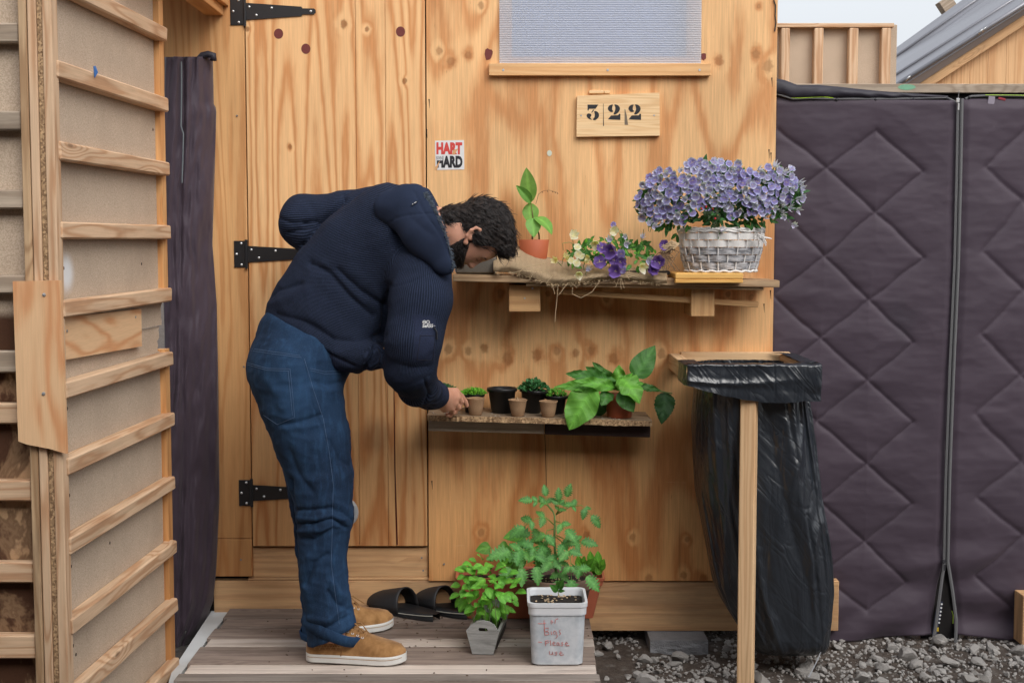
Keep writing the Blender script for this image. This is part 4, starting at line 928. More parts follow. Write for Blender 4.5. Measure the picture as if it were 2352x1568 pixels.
for k, (cx, ry, wt_, wb, lb) in enumerate(((453, 652, 167, 112, 'brown peat cup touched by the fingertip, cress behind it'), (832, 667, 167, 110, 'brown peat cup with a straw in it, in front of black pots'), (1106, 680, 162, 115, 'brown peat cup in front of the lime green sprouts'))):
    cx_ = q3(cx); Y = -.205; c = pt(cx_, q3y(ry), Y); zb = zs2(c.x)+.0005; r1, r0 = wt_/2*.2563*mpp(Y), wb/2*.2563*mpp(Y); h = c.z-zb
    b = MB(); nn = 36; prof = [(0, .001), (r0-.002, 0), (r0, .002), (r0+(r1-r0)*.5, h*.5), (r1-.001, h-.004), (r1+.0015, h), (r1-.0005, h+.0006), (r1-.003, h-.003), (r0, h*.3), (0, h*.28)]
    b.lathe(prof, (0, 0, 0), nn, wob=.02); b.v = [(v[0]+c.x, v[1]+Y, v[2]+zb+.002*(1 if v[2] > h*.8 else 0)*mnoise.noise((v[0]*60, v[1]*60, k))) for v in b.v]
    o = b.build('peat_cup', M_peat, smooth=True); tag(o, lb, 'peat cup', 'peat cups on the lower shelf')
    if k == 1:
        b = MB(); b.tube([c+Vector((-.004, -.0, .0)), c+Vector((-.002, -.012, .010)), c+Vector((.002, -.024, -.002))], .0008, 5); b.build('straw', M_thread, parent=o)
b = MB()
for i in range(46):
    x = random.uniform(sA.x+.01, sB.x-.02); y = random.uniform(-.228, -.15); p = Vector((x, y, zs2(x)+.0012)); b.box(p, (random.uniform(.003, .012), random.uniform(.002, .005), .0014), rot=Euler((0, random.uniform(-.2, .2), random.uniform(0, 3))), b=.0003)
tag(tag(b.build('shelf_litter', plain('litter', L(170, 160, 148), .9, .4, 30)), 'scattered pale chips and crumbs on the lower shelf', 'litter'), kind='stuff')
th, ba, h, r = onshelf(q3(1743), q3y(614), 251*.2563, 225*.2563, -.165, m=M_terrap, lip=.022, label='orange plastic pot holding a floppy leaf lettuce', cat='potted plant', soil=.02)
def lleaf(p0, p1, w_, Y0, Y1, m, curl=.4, wav=.25, tint=1.0, fold=.15, serr=0, n=14, nrm=None, shape=.75, C=Q3, par=None, nm='leaf', tw=0, cols=3):
    a, c = pt(*C(*p0), Y0), pt(*C(*p1), Y1); d = c-a; Ln = d.length*(1+.06*curl*curl); nr = Vector(nrm) if nrm else Vector((0, -1, .35))
    dn = d.normalized(); nr = (nr-dn*nr.dot(dn)).normalized()
    dd = dn*math.cos(curl/2)+nr*math.sin(curl/2)           # start bent up so that the tip lands near p1
    b = MB(); leaf(b, a, dd, nr*math.cos(curl/2)-dn*math.sin(curl/2), Ln, w_*(.2563 if C is Q3 or C is Q1 else .293)*mpp(Y0), curl, fold, n, serr, wav, shape, tuple(tint*x for x in rt(.06, .06)), cols, tw)
    return b.build(nm, m, parent=par, smooth=True)
lt = th
lleaf((1880, 470), (2062, 182), 215, -.16, -.12, M_leaf, .35, .10, .95, par=lt, shape=.62)
lleaf((1745, 470), (1925, 695), 230, -.20, -.26, M_leafb, .9, .3, 1.1, par=lt, nrm=(0.2, -.8, .8))
lleaf((1520, 540), (1290, 935), 300, -.22, -.25, M_leafb, .5, .22, .95, par=lt, shape=.85, nrm=(-.2, -1, .4))
lleaf((1640, 590), (1520, 535), 40, -.17, -.22, M_leafb, .3, .1, .8, par=lt)
lleaf((1620, 545), (1163, 552), 120, -.19, -.23, M_leafb, .5, .5, 1.0, par=lt, serr=.05, n=18)
lleaf((1690, 520), (1262, 432), 150, -.14, -.14, M_leaf, .5, .5, 1.05, par=lt, serr=.06, n=18)
lleaf((1670, 560), (1440, 370), 130, -.13, -.10, M_leaf, .4, .5, .95, par=lt, serr=.06, n=16)
lleaf((1730, 590), (1740, 355), 150, -.16, -.15, M_leafb, .25, .6, 1.0, par=lt, n=18)
lleaf((1690, 580), (1590, 420), 110, -.18, -.2, M_leaf, .5, .6, 1.05, par=lt, n=18)
lleaf((1760, 580), (1860, 430), 130, -.19, -.2, M_leafb, .5, .6, 1.0, par=lt, n=18)
lleaf((1745, 590), (1870, 778), 170, -.22, -.245, M_leaf, .5, .12, .75, par=lt)
lleaf((1900, 540), (2120, 590), 70, -.16, -.16, M_leaf, .5, .4, .8, par=lt, n=16, serr=.06)
lleaf((2160, 600), (2120, 885), 185, -.15, -.19, M_leafd, .3, .22, .75, par=lt, n=20, serr=.05, shape=.7)
lleaf((1600, 660), (1490, 830), 170, -.13, -.13, M_leafd, .4, .15, .6, par=lt)
lleaf((1700, 560), (1340, 500), 120, -.2, -.25, M_leafb, .7, .6, 1.0, par=lt, n=18)
lleaf((1720, 580), (1500, 330), 120, -.12, -.09, M_leaf, .4, .5, .9, par=lt, n=18)
lleaf((1780, 560), (1960, 520), 90, -.2, -.22, M_leafb, .8, .5, 1.0, par=lt, n=16)
lleaf((1650, 600), (1580, 720), 130, -.21, -.25, M_leaf, .6, .4, .9, par=lt, n=16)
b = MB(); b.tube(pts2(Q3, [(1760, 600), (1860, 545), (1960, 545), (2100, 590), (2215, 612)], -.16), .002, 6); b.tube(pts2(Q3, [(1760, 600), (1830, 540), (1880, 470)], -.165), .003, 6); b.build('stalk', M_stem, parent=lt)

# ------------------------------------------------------------- upper shelf
s1 = thing('wall_shelf', (PX(1420, 640), -.12, PZ(730)), 'upper weathered plank shelf on blocks, carrying burlap and flower basket', 'shelf')
Y1 = -.24
a0, a1 = pt(1040, 630, Y1), pt(1791, 644, Y1)
def zs1(x): return a0.z+(a1.z-a0.z)*(x-a0.x)/(a1.x-a0.x)
b = MB(); b.beam((a0.x, Y1/2-.0, a0.z-.012), (a1.x, Y1/2-.0, a1.z-.012), .024, -Y1-.004, side=(0, 0, 1)); b.build('plank', M_pineold, parent=s1)
p0, p1 = pt(1208, 652, -.225), pt(1754, 661.5, -.225); b = MB(); b.beam((p0.x, -.21, p0.z), (p1.x, -.21, p1.z), .0145, .03); b.build('rail', M_pineold, parent=s1)
for x0, y0, x1, y1, lb in ((1168.7, 654, 1241, 716, 1), (1588, 663, 1640.5, 727, 2)):
    p, q = pt(x0, y0, -.19), pt(x1, y1, -.19); b = MB(); b.mm((p.x, -.19, q.z), (q.x, -.002 if lb == 2 else -.002, p.z), grain=0 if lb == 1 else 2); bo = b.build('block', M_bracket, parent=s1)
    for (sx_, sy_) in (((515, 1240), (445, 1328)) if lb == 1 else ()):
        c_ = pt(*Q1(sx_, sy_), -.1905); d_ = MB(); d_.tube([c_, c_+Vector((0, .002, 0))], .0036, 8); d_.build('screw', M_zinc, parent=bo)
p0, p1 = pt(1274, 668.5, -.16), pt(1741, 699.5, -.16); b = MB(); b.beam(p0, p1, .0195, .02); b.build('slat', M_bracket, parent=s1)
# yellow block under the basket
p, q = pt(1551, 627, -.275), pt(1707, 650, -.275); b = MB(); zt1 = zs1((p.x+q.x)/2)
b.mm((p.x, -.275, zt1+.001), (q.x, -.06, p.z), b=.003); b.mm((p.x, -.275, q.z), (q.x, -.244, zt1+.0008), b=.002); yb_ = b.build('wood_block', M_block); tag(yb_, 'short yellow timber block under the wicker basket', 'block'); zblk = p.z
# lily in terracotta pot
zl_ = zs1(PX(1228))+.001
th, ba, h, r = pot('potted_lily', Q1(528, 800)[0], Q1(528, 803)[1], 273*.2563, 200*.2563, zl_, -.10, M_terra, lip=0, label='lily of the valley in a terracotta pot on the upper shelf', cat='potted plant', soil=.012)
kw = dict(C=Q1, par=th, m=M_lily, wav=.03, n=12)
lleaf((492, 475), (460, 158), 150, -.10, -.11, curl=.15, tint=.85, shape=.8, fold=.12, **kw)
lleaf((500, 475), (368, 318), 90, -.11, -.12, curl=.4, tint=.75, fold=.8, shape=.8, **kw)
lleaf((508, 700), (492, 470), 150, -.10, -.09, curl=.2, tint=1.1, shape=1.5, fold=.1, **kw)
lleaf((530, 605), (690, 748), 150, -.10, -.13, curl=1.3, tint=1.0, shape=.8, fold=.1, nrm=(.2, -.5, 1), **kw)
lleaf((520, 612), (528, 782), 140, -.11, -.14, curl=.5, tint=1.05, shape=.7, fold=.2, **kw)
b = MB(); b.tube(pts2(Q1, [(515, 815), (512, 740), (510, 690), (520, 600), (500, 470)], -.10), [.003, .0028, .002, .0015, .001], 6); b.tube(pts2(Q1, [(577, 815), (572, 750), (530, 640)], -.10), [.003, .0026, .001], 6)
b.tube(pts2(Q1, [(545, 485), (570, 395), (610, 368), (660, 360), (735, 380)], -.10), [.0012, .001, .0008, .0007, .0005], 5)
for x, y in ((600, 370), (645, 362), (690, 366), (715, 374), (735, 380)): b.tube(pts2(Q1, [(x, y), (x+8, y+14)], -.102), [.0008, .0016], 4)
b.build('stem', M_drystem, parent=th)
# grey fibre trough behind the burlap
tr = thing('plant_trough', (PX(1300), -.13, zl_), 'dark grey fibre trough of white and purple pansies wrapped in burlap', 'planter')
b = MB(); x0, x1 = PX(1046, 620, -.2), PX(1540, 620, -.2); zt = PZ(590, 1110, -.215)
b.mm((x0, -.215, zs1(x0)+.001), (PX(1141, 600, -.2), -.05, zt), b=.006); b.build('end_box', plain('grey_felt', L(98, 92, 84), .95, .25, 200, bump=.4), parent=tr)
b = MB(); b.mm((PX(1255, 600), -.20, zs1(0)+.001), (x1, -.05, PZ(622, 1300, -.2)), b=.006); b.build('soil', M_soil, parent=tr)
topl = [(165, 930), (250, 890), (345, 850), (440, 888), (540, 932), (690, 975), (800, 1005), (1000, 1030), (1250, 1050), (1450, 1060), (1560, 1040), (1700, 1060)]
botl = [(180, 1085), (300, 1092), (420, 1120), (560, 1160), (650, 1200), (760, 1205), (880, 1190), (1000, 1180), (1100, 1165), (1300, 1160), (1500, 1180), (1720, 1195)]
rows = []; gg = []; nx, nv = 110, 26
for j in range(nv+1):
    v = j/nv; row = []
    for i in range(nx+1):
        x = 165+1555*i/nx; yt = np.interp(x, *zip(*topl)); yb = np.interp(x, *zip(*botl)); y = yt+(yb-yt)*v
        Y = -.085-.17*math.sin(min(1, v*1.25)*math.pi/2)-.012*mnoise.noise((x*.006, v*2.5, 2))-.010*math.sin(x*.02+v*3)*mnoise.noise((x*.004, 7, v))-.012*abs(mnoise.noise((x*.012+v*3, v*1.5, 5)))
        if v > .8: Y += .010*(v-.8)/.2
        p = pt(*Q1(x, y), Y); row.append(p); gg.append((x*.2563*mpp(-.2), v*(yb-yt)*.2563*mpp(-.2)*1.3+.02*mnoise.noise((x*.004, v, 1)), 0))
    rows.append(row)
b = MB(); b.grid(rows, g=gg); bl = b.build('burlap_wrap', M_burlap, smooth=True); tag(bl, 'frayed tan burlap cloth draped along the front of the upper shelf', 'cloth')
md = bl.modifiers.new('t', 'SOLIDIFY'); md.thickness = .002
b = MB()
for i in range(120):
    x = random.choice([random.uniform(180, 900), random.uniform(880, 1720)]); y = np.interp(x, *zip(*botl)); l_ = random.uniform(12, 42); p = [pt(*Q1(x+random.uniform(-4, 4)*k+k*random.uniform(-9, 9), y-6+l_*k/3), -.252-.003*k) for k in range(4)]
    b.tube(p, .0007, 3)
for chain in ([(690, 1200), (715, 1290)], [(745, 1205), (735, 1330), (722, 1450), (716, 1540)], [(830, 1190), (750, 1300)], [(875, 1230), (870, 1290), (950, 1325), (1050, 1270), (1120, 1170)], [(620, 1018), (440, 1050), (395, 1100), (405, 1160), (480, 1170), (520, 1110)], [(860, 1190), (915, 1235)], [(1300, 1150), (1310, 1250)], [(1310, 1150), (1336, 1238)], [(1290, 1150), (1260, 1230)], [(1400, 1060), (1360, 1130), (1385, 1160)], [(310, 1110), (420, 1080), (640, 1100)], [(640, 1190), (700, 1120)]):
    b.tube(pts2(Q1, chain, -.268), .0009, 4)
tag(b.build('fray', M_thread, parent=bl), kind='stuff')

# ------------------------------------------------------------- pansies and violas
def pansy(nm, pale, deep, eye=(.8, .68, .25), lines=(.12, .05, .2), size=.017, cup=.25, closed=0, seed=0):
    rnd = random.Random(seed); b = MB()
    for ang, ln, wd, zo in ((65, 1.0, 1.05, 0), (115, 1.0, 1.05, .001), (10, .92, .95, .002), (170, .92, .95, .0025), (270, .98, 1.35, .004)):
        a = R(ang+rnd.uniform(-9, 9)); dx, dz = math.cos(a), math.sin(a); rows, cs = [], []; cp = cup+closed+rnd.uniform(-.15, .15); ph = rnd.uniform(0, 6)
        for i in range(7):
            t = (i/6)**1.3; w_ = size*wd*.62*math.sin(math.pi*min(.93, .10+t*.72)**.8)*(1-.5*closed); l_ = size*ln*t; row = []
            for j in range(-2, 3):
                u = j/2; e = l_*(1-.16*u*u*t); y = -zo-size*cp*(t**1.6)+size*.10*math.sin(ph+u*4)*t
                y += size*closed*.6*abs(u)*t
                row.append((dx*e-dz*u*w_, y, dz*e+dx*u*w_))
                f = t**.8; c = [deep[k]*(1-f)+pale[k]*f for k in range(3)]
                if i == 0: c = list(eye)
                elif t < .6 and ang in (10, 170, 270) and abs(u) < .6: c = [c[k]*.55+lines[k]*.45 for k in range(3)]
                cs.append(tuple(x*(1+rnd.uniform(-.05, .05)) for x in c))
            rows.append(row)
        b.grid(rows, c=cs)
    b.tube([(0, .001, 0), (0, .012, -.004), (0, .018, -.02)], [.0018, .0012, .0009], 5, c=[(.15, .32, .1)]*3)
    o = b.build(nm, M_petal, base=(0, 0, 0), smooth=True); me = o.data; bpy.data.objects.remove(o); return me
lil = [pansy('flower', (.62, .63, 1.0), (.32, .28, .84), seed=i, cup=.08+.1*i, size=.0150+.001*i) for i in range(3)]+[pansy('flower', (.74, .76, 1.0), (.46, .44, .94), seed=8+i, cup=.3+.2*i, size=.0155) for i in range(2)]
lilb = [pansy('bud', (.74, .76, .96), (.56, .57, .88), eye=(.7, .72, .6), seed=20+i, cup=.7, closed=.9, size=.014) for i in range(2)]
lild = [pansy('flower', (.48, .44, .86), (.28, .22, .68), seed=30, cup=.15, size=.0155)]
pur = [pansy('flower', (.26, .16, .55), (.14, .06, .36), seed=40+i, cup=.2+.3*i, size=.021) for i in range(3)]
whi = [pansy('flower', (.85, .84, .74), (.82, .78, .55), lines=(.7, .6, .3), seed=50+i, cup=.2+.35*i, closed=.35*i, size=.018) for i in range(3)]
cre = [pansy('flower', (.80, .76, .52), (.72, .62, .30), lines=(.6, .5, .2), seed=60, cup=.8, closed=.8, size=.014)]
def leafme(nm, Ln, W, m, k=4, tint=(1, 1, 1), serr=0, curl=.5):
    out = []
    for i in range(k):
        b = MB(); leaf(b, (0, 0, 0), (0, 0, 1), (0, -1, 0), Ln*random.uniform(.85, 1.15), W*random.uniform(.85, 1.15), curl*random.uniform(.4, 1.5), .25, 6, serr, .06, .8, tuple(a*c for a, c in zip(tint, rt(.15, .1))), 2); o = b.build(nm, m, base=(0, 0, 0), smooth=True); out.append(o.data); bpy.data.objects.remove(o)
    return out
def face_cam(p, yaw, pitch, roll, s=1): return Matrix.Translation(p) @ Euler((pitch, roll, yaw), 'ZYX').to_matrix().to_4x4() @ Matrix.Diagonal((s, s, s, 1))
def put_leaf(me, par, p, d, s=1, up=(0, -1, .3)):
    d = Vector(d).normalized(); nr = Vector(up); nr = (nr-d*nr.dot(d)).normalized(); x = (-nr).cross(d)
    M = Matrix((x, -nr, d)).transposed().to_4x4(); return inst(me, 'leaf', par, Matrix.Translation(p) @ M @ Matrix.Diagonal((s, s, s, 1)))
# pansies over the burlap
rp = random.Random(11)
small = leafme('leaf', .025, .013, M_leaf, 4)+leafme('leaf', .020, .009, M_leafb, 2, (1, 1, .8))
for i in range(230):
    x = rp.uniform(840, 1680); y = rp.uniform(800, 1040); c = min(1, (1-abs((x-1250)/480)**3))
    if y < 1040-270*c: continue
    p = pt(*Q1(x, y), -.13-.11*(y-780)/260-rp.uniform(0, .02)); put_leaf(small[rp.randrange(6)], tr, p, (rp.gauss(0, .8), -.5+rp.gauss(0, .4), rp.gauss(.3, .7)), rp.uniform(.7, 1.35))
def fl(lst, C, x, y, Y, s=1, yaw=None, pitch=None, par=None, nm='flower'):
    return inst(lst[rp.randrange(len(lst))], nm, par, face_cam(pt(*C(x, y), Y), rp.gauss(0, .35) if yaw is None else yaw, rp.gauss(-.1, .3) if pitch is None else pitch, rp.gauss(0, .35), s))
for x, y, s in ((880, 775, 1.1), (1078, 832, 1.1), (1238, 728, 1.0), (918, 872, .8), (925, 935, .8), (912, 1012, .8), (930, 1110, .9), (860, 990, .7), (1490, 1045, 1.1), (960, 955, .7)): fl(whi, Q1, x, y, -.25-.03*(y-780)/300, s, par=tr)
for x, y, s in ((725, 995, .9), (800, 960, .8), (830, 975, .6), (985, 1010, .8), (1010, 960, .7)): fl(cre, Q1, x, y, -.26, s*1.2, par=tr)
for x, y, s in ((1225, 900, 1.3), (1135, 880, 1.0), (1118, 1003, 1.15), (1262, 1085, 1.15), (1300, 1000, 1.0), (1245, 985, .9), (1655, 1010, 1.2), (1570, 1060, 1.15), (1600, 1085, .9), (1690, 850, .9)): fl(pur, Q1, x, y, -.265, s, par=tr)
for x, y, s in ((1205, 812, .9), (1310, 930, 1.0), (1300, 985, .8), (1350, 845, .9), (1495, 790, .7), (1350, 775, .7), (1550, 985, 1.1), (1195, 990, .8), (1005, 1080, .8), (1240, 668, .6), (1320, 1070, .9)): fl(lilb+lild, Q1, x, y, -.25, s*1.15, par=tr)
b = MB()
for x0, y0, x1, y1 in ((785, 835, 790, 900), (790, 835, 900, 850), (1240, 668, 1290, 720), (1280, 700, 1320, 860), (1300, 720, 1340, 800), (840, 960, 960, 870), (950, 930, 1080, 850), (1400, 900, 1300, 870), (1380, 830, 1480, 930), (1510, 710, 1500, 860)):
    a_, c_ = pt(*Q1(x0, y0), -.2), pt(*Q1(x1, y1), -.18); b.tube([a_, (a_+c_)/2+Vector((0, -.005, .006)), c_], .0011, 5)
b.build('stems', M_stem, parent=tr)
# wicker basket with violas
Yb = -.165; bx = (pt(*Q2(470, 1000), Yb).x+pt(*Q2(1110, 1000), Yb).x)/2+.004; zb0 = zblk+.001
bk = thing('flower_basket', (bx, Yb, zb0), 'white and grey wicker basket overflowing with lilac violas', 'flower basket')
zr = pt(*Q2(780, 770), Yb).z-zb0
def bxy(a, z, off=0):
    t = z/zr; rx = .118+.026*math.sin(min(1, t*1.15)*1.45)+off; ry = .080+.022*min(1, t*1.2)+off; return Vector((bx+math.cos(a)*rx, Yb+math.sin(a)*ry, zb0+z))
M_wick = plain('white_wicker', (.80, .78, .76), .65, .15, 50, bump=.15)
def greyw():
    t = NT('grey_washed_strip'); v = t.obj(); n = t.noise(t.vm('MULTIPLY', v, (30, 30, 140)), 1, 4, .65)
    return t.done(t.mix(t.mr(n, .3, .7), L(104, 106, 112), L(206, 206, 210)), .7, t.bump(n, .3, .002))
M_gwick = greyw()
nst = 13; rowsn = 5; hh = zr*.86/rowsn
for k in range(rowsn):
    z0 = .010+k*hh*1.0; P1, P0 = [], []
    n = nst*10
    for i in range(n+1):
        a = 2*math.pi*i/n; w_ = .0045*math.cos(nst*a+math.pi*k+.6); P0.append(bxy(a, z0+.001+.0012*mnoise.noise((a*2, k, 0)), w_)); P1.append(bxy(a, z0+hh-.0015, w_))
    Pi1 = [p+(Vector((bx, Yb, p.z))-p)*.015 for p in P1]; Pi0 = [p+(Vector((bx, Yb, p.z))-p)*.015 for p in P0]
    b = MB(); b.grid([P0, P1, Pi1, Pi0, P0]); b.build('weave_band', M_gwick if k < 3 else M_wick, parent=bk, smooth=False)
for i in range(nst*2):
    a = (math.pi*i-.6)/nst; b = MB(); b.tube([bxy(a, z, .0) for z in np.linspace(.004, zr, 6)], .0022, 5); b.build('stake', M_wick, parent=bk)
for k, (z, r_) in enumerate(((zr, .0042), (zr-.006, .004), (.004, .0042), (zr+.004, .0032))):
    n = 90; b = MB(); b.tube([bxy(2*math.pi*i/n, z+.002*math.sin(i*1.3+k), .002+.002*math.sin(i*.9+k*2)) for i in range(n+1)], r_, 6, cap=False); b.build('rim_braid' if k != 2 else 'base_braid', M_wick, parent=bk, smooth=True)
b = MB(); n = 40; b.grid([[bxy(2*math.pi*i/n, zr*.9, -.012)*f+Vector((bx, Yb, zb0+zr*.9))*(1-f) for i in range(n+1)] for f in (1, .6, .2, 0)]); b.build('soil', M_soil, parent=bk)
b = MB(); b.lathe([(0, .004), (.09, .003)], (bx, Yb, zb0), 30, sx=1.2, sy=.85); b.build('base', M_wick, parent=bk)
for C_, col, nm in (([(455, 890), (400, 880), (345, 915)], M_thread, 'raffia_bow'), ([(1110, 820), (1130, 850), (1150, 850)], M_wick, 'raffia_bow')):
    b = MB(); cx_, cy_ = C_[1]
    for i in range(26):
        a = rp.uniform(0, 6.28); l_ = rp.uniform(20, 70); p0 = pt(*Q2(*C_[0]), -.26); p1 = pt(*Q2(C_[0][0]+(C_[2][0]-C_[0][0])*.6+rp.gauss(0, 18), C_[0][1]+rp.gauss(0, 14)), -.28); p2 = pt(*Q2(C_[2][0]+rp.gauss(0, 26), C_[2][1]+rp.gauss(10, 26)), -.27); b.tube([p0, p1, p2], [.0022, .002, .0014], 4)
    b.build(nm, col, parent=bk)
b = MB()
for i in range(40):
    p0 = pt(*Q2(395+rp.gauss(0, 8), 930), -.25); p1 = pt(*Q2(330+rp.gauss(0, 45), 965+rp.gauss(0, 20)), -.262); p2 = pt(*Q2(300+rp.gauss(40, 50), 1050+rp.uniform(-60, 70)), -.268); b.tube([p0, p1, p2], [.0016, .0014, .0009], 4)
b.build('jute_tassel', plain('jute_brown', L(130, 104, 78), .9, .3, 80), parent=bk)
top_o = [(90, 500), (170, 380), (250, 305), (400, 290), (520, 250), (600, 200), (700, 190), (850, 185), (930, 225), (1000, 300), (1100, 285), (1200, 245), (1300, 270), (1390, 290), (1440, 400), (1490, 440)]
low_o = [(90, 520), (150, 640), (330, 690), (470, 690), (560, 620), (640, 560), (780, 555), (850, 600), (930, 640), (1060, 610), (1220, 620), (1330, 600), (1420, 520), (1490, 450)]
pl2 = []; tries = 0
while len(pl2) < 205 and tries < 20000:
    tries += 1; x = rp.uniform(95, 1480); y = rp.uniform(190, 700)
    yt = np.interp(x, *zip(*top_o)); yb = np.interp(x, *zip(*low_o))
    if not yt+rp.uniform(-25, 25) < y < yb+rp.uniform(-20, 45): continue
    if any((x-q[0])**2+((y-q[1])*1.05)**2 < (48 if rp.random() < .75 else 38)**2 for q in pl2): continue
    pl2.append((x, y))
def domeY(x, y): 
    u = (x-780)/720; v = (y-420)/330; return Yb-.02-.115*math.sqrt(max(0, 1-.8*u*u-.5*v*v))
for x, y in pl2:
    q = rp.random(); dark = rp.random() < .12; up_ = (y-350)/400; u = (x-780)/700
    lst = lild if dark and rp.random() < .6 else (lilb if q < .22 else lil)
    fl(lst, Q2, x, y, domeY(x, y)-rp.uniform(0, .012), rp.uniform(.85, 1.12), yaw=u*.7+rp.gauss(0, .35), pitch=-.1+up_*.3+rp.gauss(0, .25), par=bk, nm='flower' if lst is not lilb else 'bud')
for x, y in ((200, 725), (235, 745), (1410, 735), (1340, 665), (1440, 605), (1480, 435), (800, 790), (1160, 670)): fl(lilb, Q2, x, y, -.27, .95, par=bk, nm='bud')
vl = leafme('leaf', .030, .0115, M_leafd, 5, (1, 1, .9))+leafme('leaf', .026, .011, M_leaf, 3, (.8, .85, .75))
nl = 0
while nl < 290:
    x = rp.uniform(100, 1470); y = rp.uniform(280, 830); yt = np.interp(x, *zip(*top_o)); yb = np.interp(x, *zip(*low_o))+120*(1-abs((x-780)/760)**2)+25
    if not yt+40 < y < yb: continue
    if y < np.interp(x, *zip(*low_o))-40 and rp.random() < .45: continue
    u = (x-780)/700; v = (y-450)/300
    p = pt(*Q2(x, y), domeY(x, y)+rp.uniform(.004, .03)); put_leaf(vl[rp.randrange(8)], bk, p, (u*.8+rp.gauss(0, .5), -.35+rp.gauss(0, .3), -.4*v+rp.gauss(.1, .5)), rp.uniform(.75, 1.2)); nl += 1
b = MB(); 
for i in range(90):
    a = rp.uniform(0, 6.28); rr = math.sqrt(rp.random()); leaf(b, Vector((bx+math.cos(a)*.12*rr, Yb+math.sin(a)*.08*rr, zb0+zr+.02+rp.uniform(0, .07))), (rp.gauss(0, 1), rp.gauss(0, 1), rp.gauss(.3, .6)), (0, -1, .3), .035, .016, .5, .2, 4, tint=(.5, .55, .5), cols=1)
for i in range(260):
    x = rp.uniform(130, 1440); yt = np.interp(x, *zip(*top_o)); yb = np.interp(x, *zip(*low_o)); y = rp.uniform(yt+25, yb); leaf(b, pt(*Q2(x, y), domeY(x, y)+rp.uniform(.018, .05)), (rp.gauss(0, 1), rp.gauss(-.3, .4), rp.gauss(.1, 1)), (0, -1, .3), .036, .018, .5, .2, 4, tint=tuple(rp.uniform(.6, .95)*q for q in (1, 1, .9)), cols=1)
tag(b.build('inner_foliage', M_leafd, parent=bk, smooth=True), kind='stuff')
b = MB()
for i in range(34):
    p = pt(*Q2(720+rp.gauss(0, 55), 640+rp.gauss(0, 50)), domeY(720, 620)-.012); leaf(b, p, (rp.gauss(0, 1), -.5, rp.gauss(.2, .8)), (0, -1, .2), .022, .012, .6, .2, 4, tint=rp.choice([(.7, .35, .35), (.5, .3, .3), (.8, .9, .7)]), cols=1)
b.build('bronze_leaves', M_leafd, parent=bk, smooth=True)
for x, y in ((640, 597), (680, 582), (733, 597), (755, 680)):
    p = pt(*Q2(x, y), domeY(720, 600)-.016); b = MB(); b.lathe([(0, -.004), (.003, -.002), (.0038, .0), (.002, .004), (0, .005)], p, 8); b.build('red_bud', plain('red_bud', L(190, 30, 40), .5), parent=bk, smooth=True)

# ------------------------------------------------------------- bin bag on its stand
bs = thing('bag_stand', (PX(1720, 1500, -.5), -.3, 0), 'timber bag holder with one square post, fixed to the shed wall', 'bag stand')
M_t = M_pinenew
zA = pt(1555, 812, -.02).z
xL, xRr = PX(1536, 820, -.01), PX(1536, 820, -.01)+.425; yF = -.50; hA = .055
b = MB(); b.mm((xL+.04, -.04, zA-hA), (xRr, -.002, zA+.006)); b.build('back_rail', M_t, parent=bs)
b = MB(); b.mm((xL, yF+.04, zA-hA), (xL+.038, -.002, zA)); b.build('side_arm', M_t, parent=bs)
b = MB(); b.mm((xRr-.038, yF+.04, zA-hA), (xRr, -.042, zA)); b.build('side_arm', M_t, parent=bs)
b = MB(); b.mm((xL, yF, zA-hA), (xRr, yF+.038, zA)); b.build('front_rail', M_t, parent=bs)
pp = pt(1724, 1200, yF-.02); b = MB(); b.box((pp.x, yF+.034, (zA-hA-.02)/2), (.050, .050, zA-hA-.02), rot=Euler((0, 0, R(-19))), b=.003); b.build('post', M_t, parent=bs)
def bagm():
    t = NT('black_plastic_bag'); v = t.obj(); n = t.noise(t.vm('MULTIPLY', v, (5, 5, 2.0)), 1, 2, .5, 1.2); n2 = t.noise(t.vm('MULTIPLY', v, (26, 26, 14)), 1, 3, .5, 1.0)
    cr_ = t.vor(t.vm('ADD', t.vm('MULTIPLY', v, (16, 16, 9)), t.n('CombineXYZ', {0: n, 1: n2, 2: n})), 1, feature='DISTANCE_TO_EDGE')
    rn = t.noise(t.vm('MULTIPLY', v, (17, 17, 2.6)), 1, 2, .5, .6); rm = t.noise(t.vm('MULTIPLY', t.n('VectorRotate', {'Vector': v, 'Angle': .7}, rotation_type='Y_AXIS'), (20, 20, 4)), 1, 2, .5, .8)
    sharp = lambda q: t.mr(t.math('ABSOLUTE', t.math('SUBTRACT', q, .5)), 0, .16, 0, 1, False)
    b_ = t.bump(n, .2, .05); b_ = t.bump(t.math('ADD', sharp(rn), t.math('MULTIPLY', sharp(rm), .7)), .35, .008, b_); b_ = t.bump(t.mr(cr_, 0, .12), .05, .005, b_)
    return t.done(L(36, 41, 48), t.math('MULTIPLY_ADD', n2, .12, .24), b_, Specular_IOR_Level=.8)
M_bag = bagm()
prof = [(845, 1604, 1838), (890, 1601, 1843), (951, 1598, 1853), (1039, 1599, 1866), (1127, 1604, 1877), (1186, 1613, 1886), (1228, 1620, 1893), (1280, 1628, 1900), (1331, 1638, 1905), (1372, 1656, 1904), (1408, 1678, 1903), (1440, 1698, 1900), (1465, 1714, 1898), (1484, 1728, 1894), (1494, 1745, 1888)]
bg_ = thing('rubbish_bag', (PX(1750, 1480, -.25), -.25, .02), 'black plastic rubbish bag hanging from the timber stand', 'rubbish bag')
rows = []; nr, na = 210, 220
def rdg(x, y, z, p=2.0): return max(0.0, 1-abs(mnoise.noise((x, y, z)))*3.2)**p
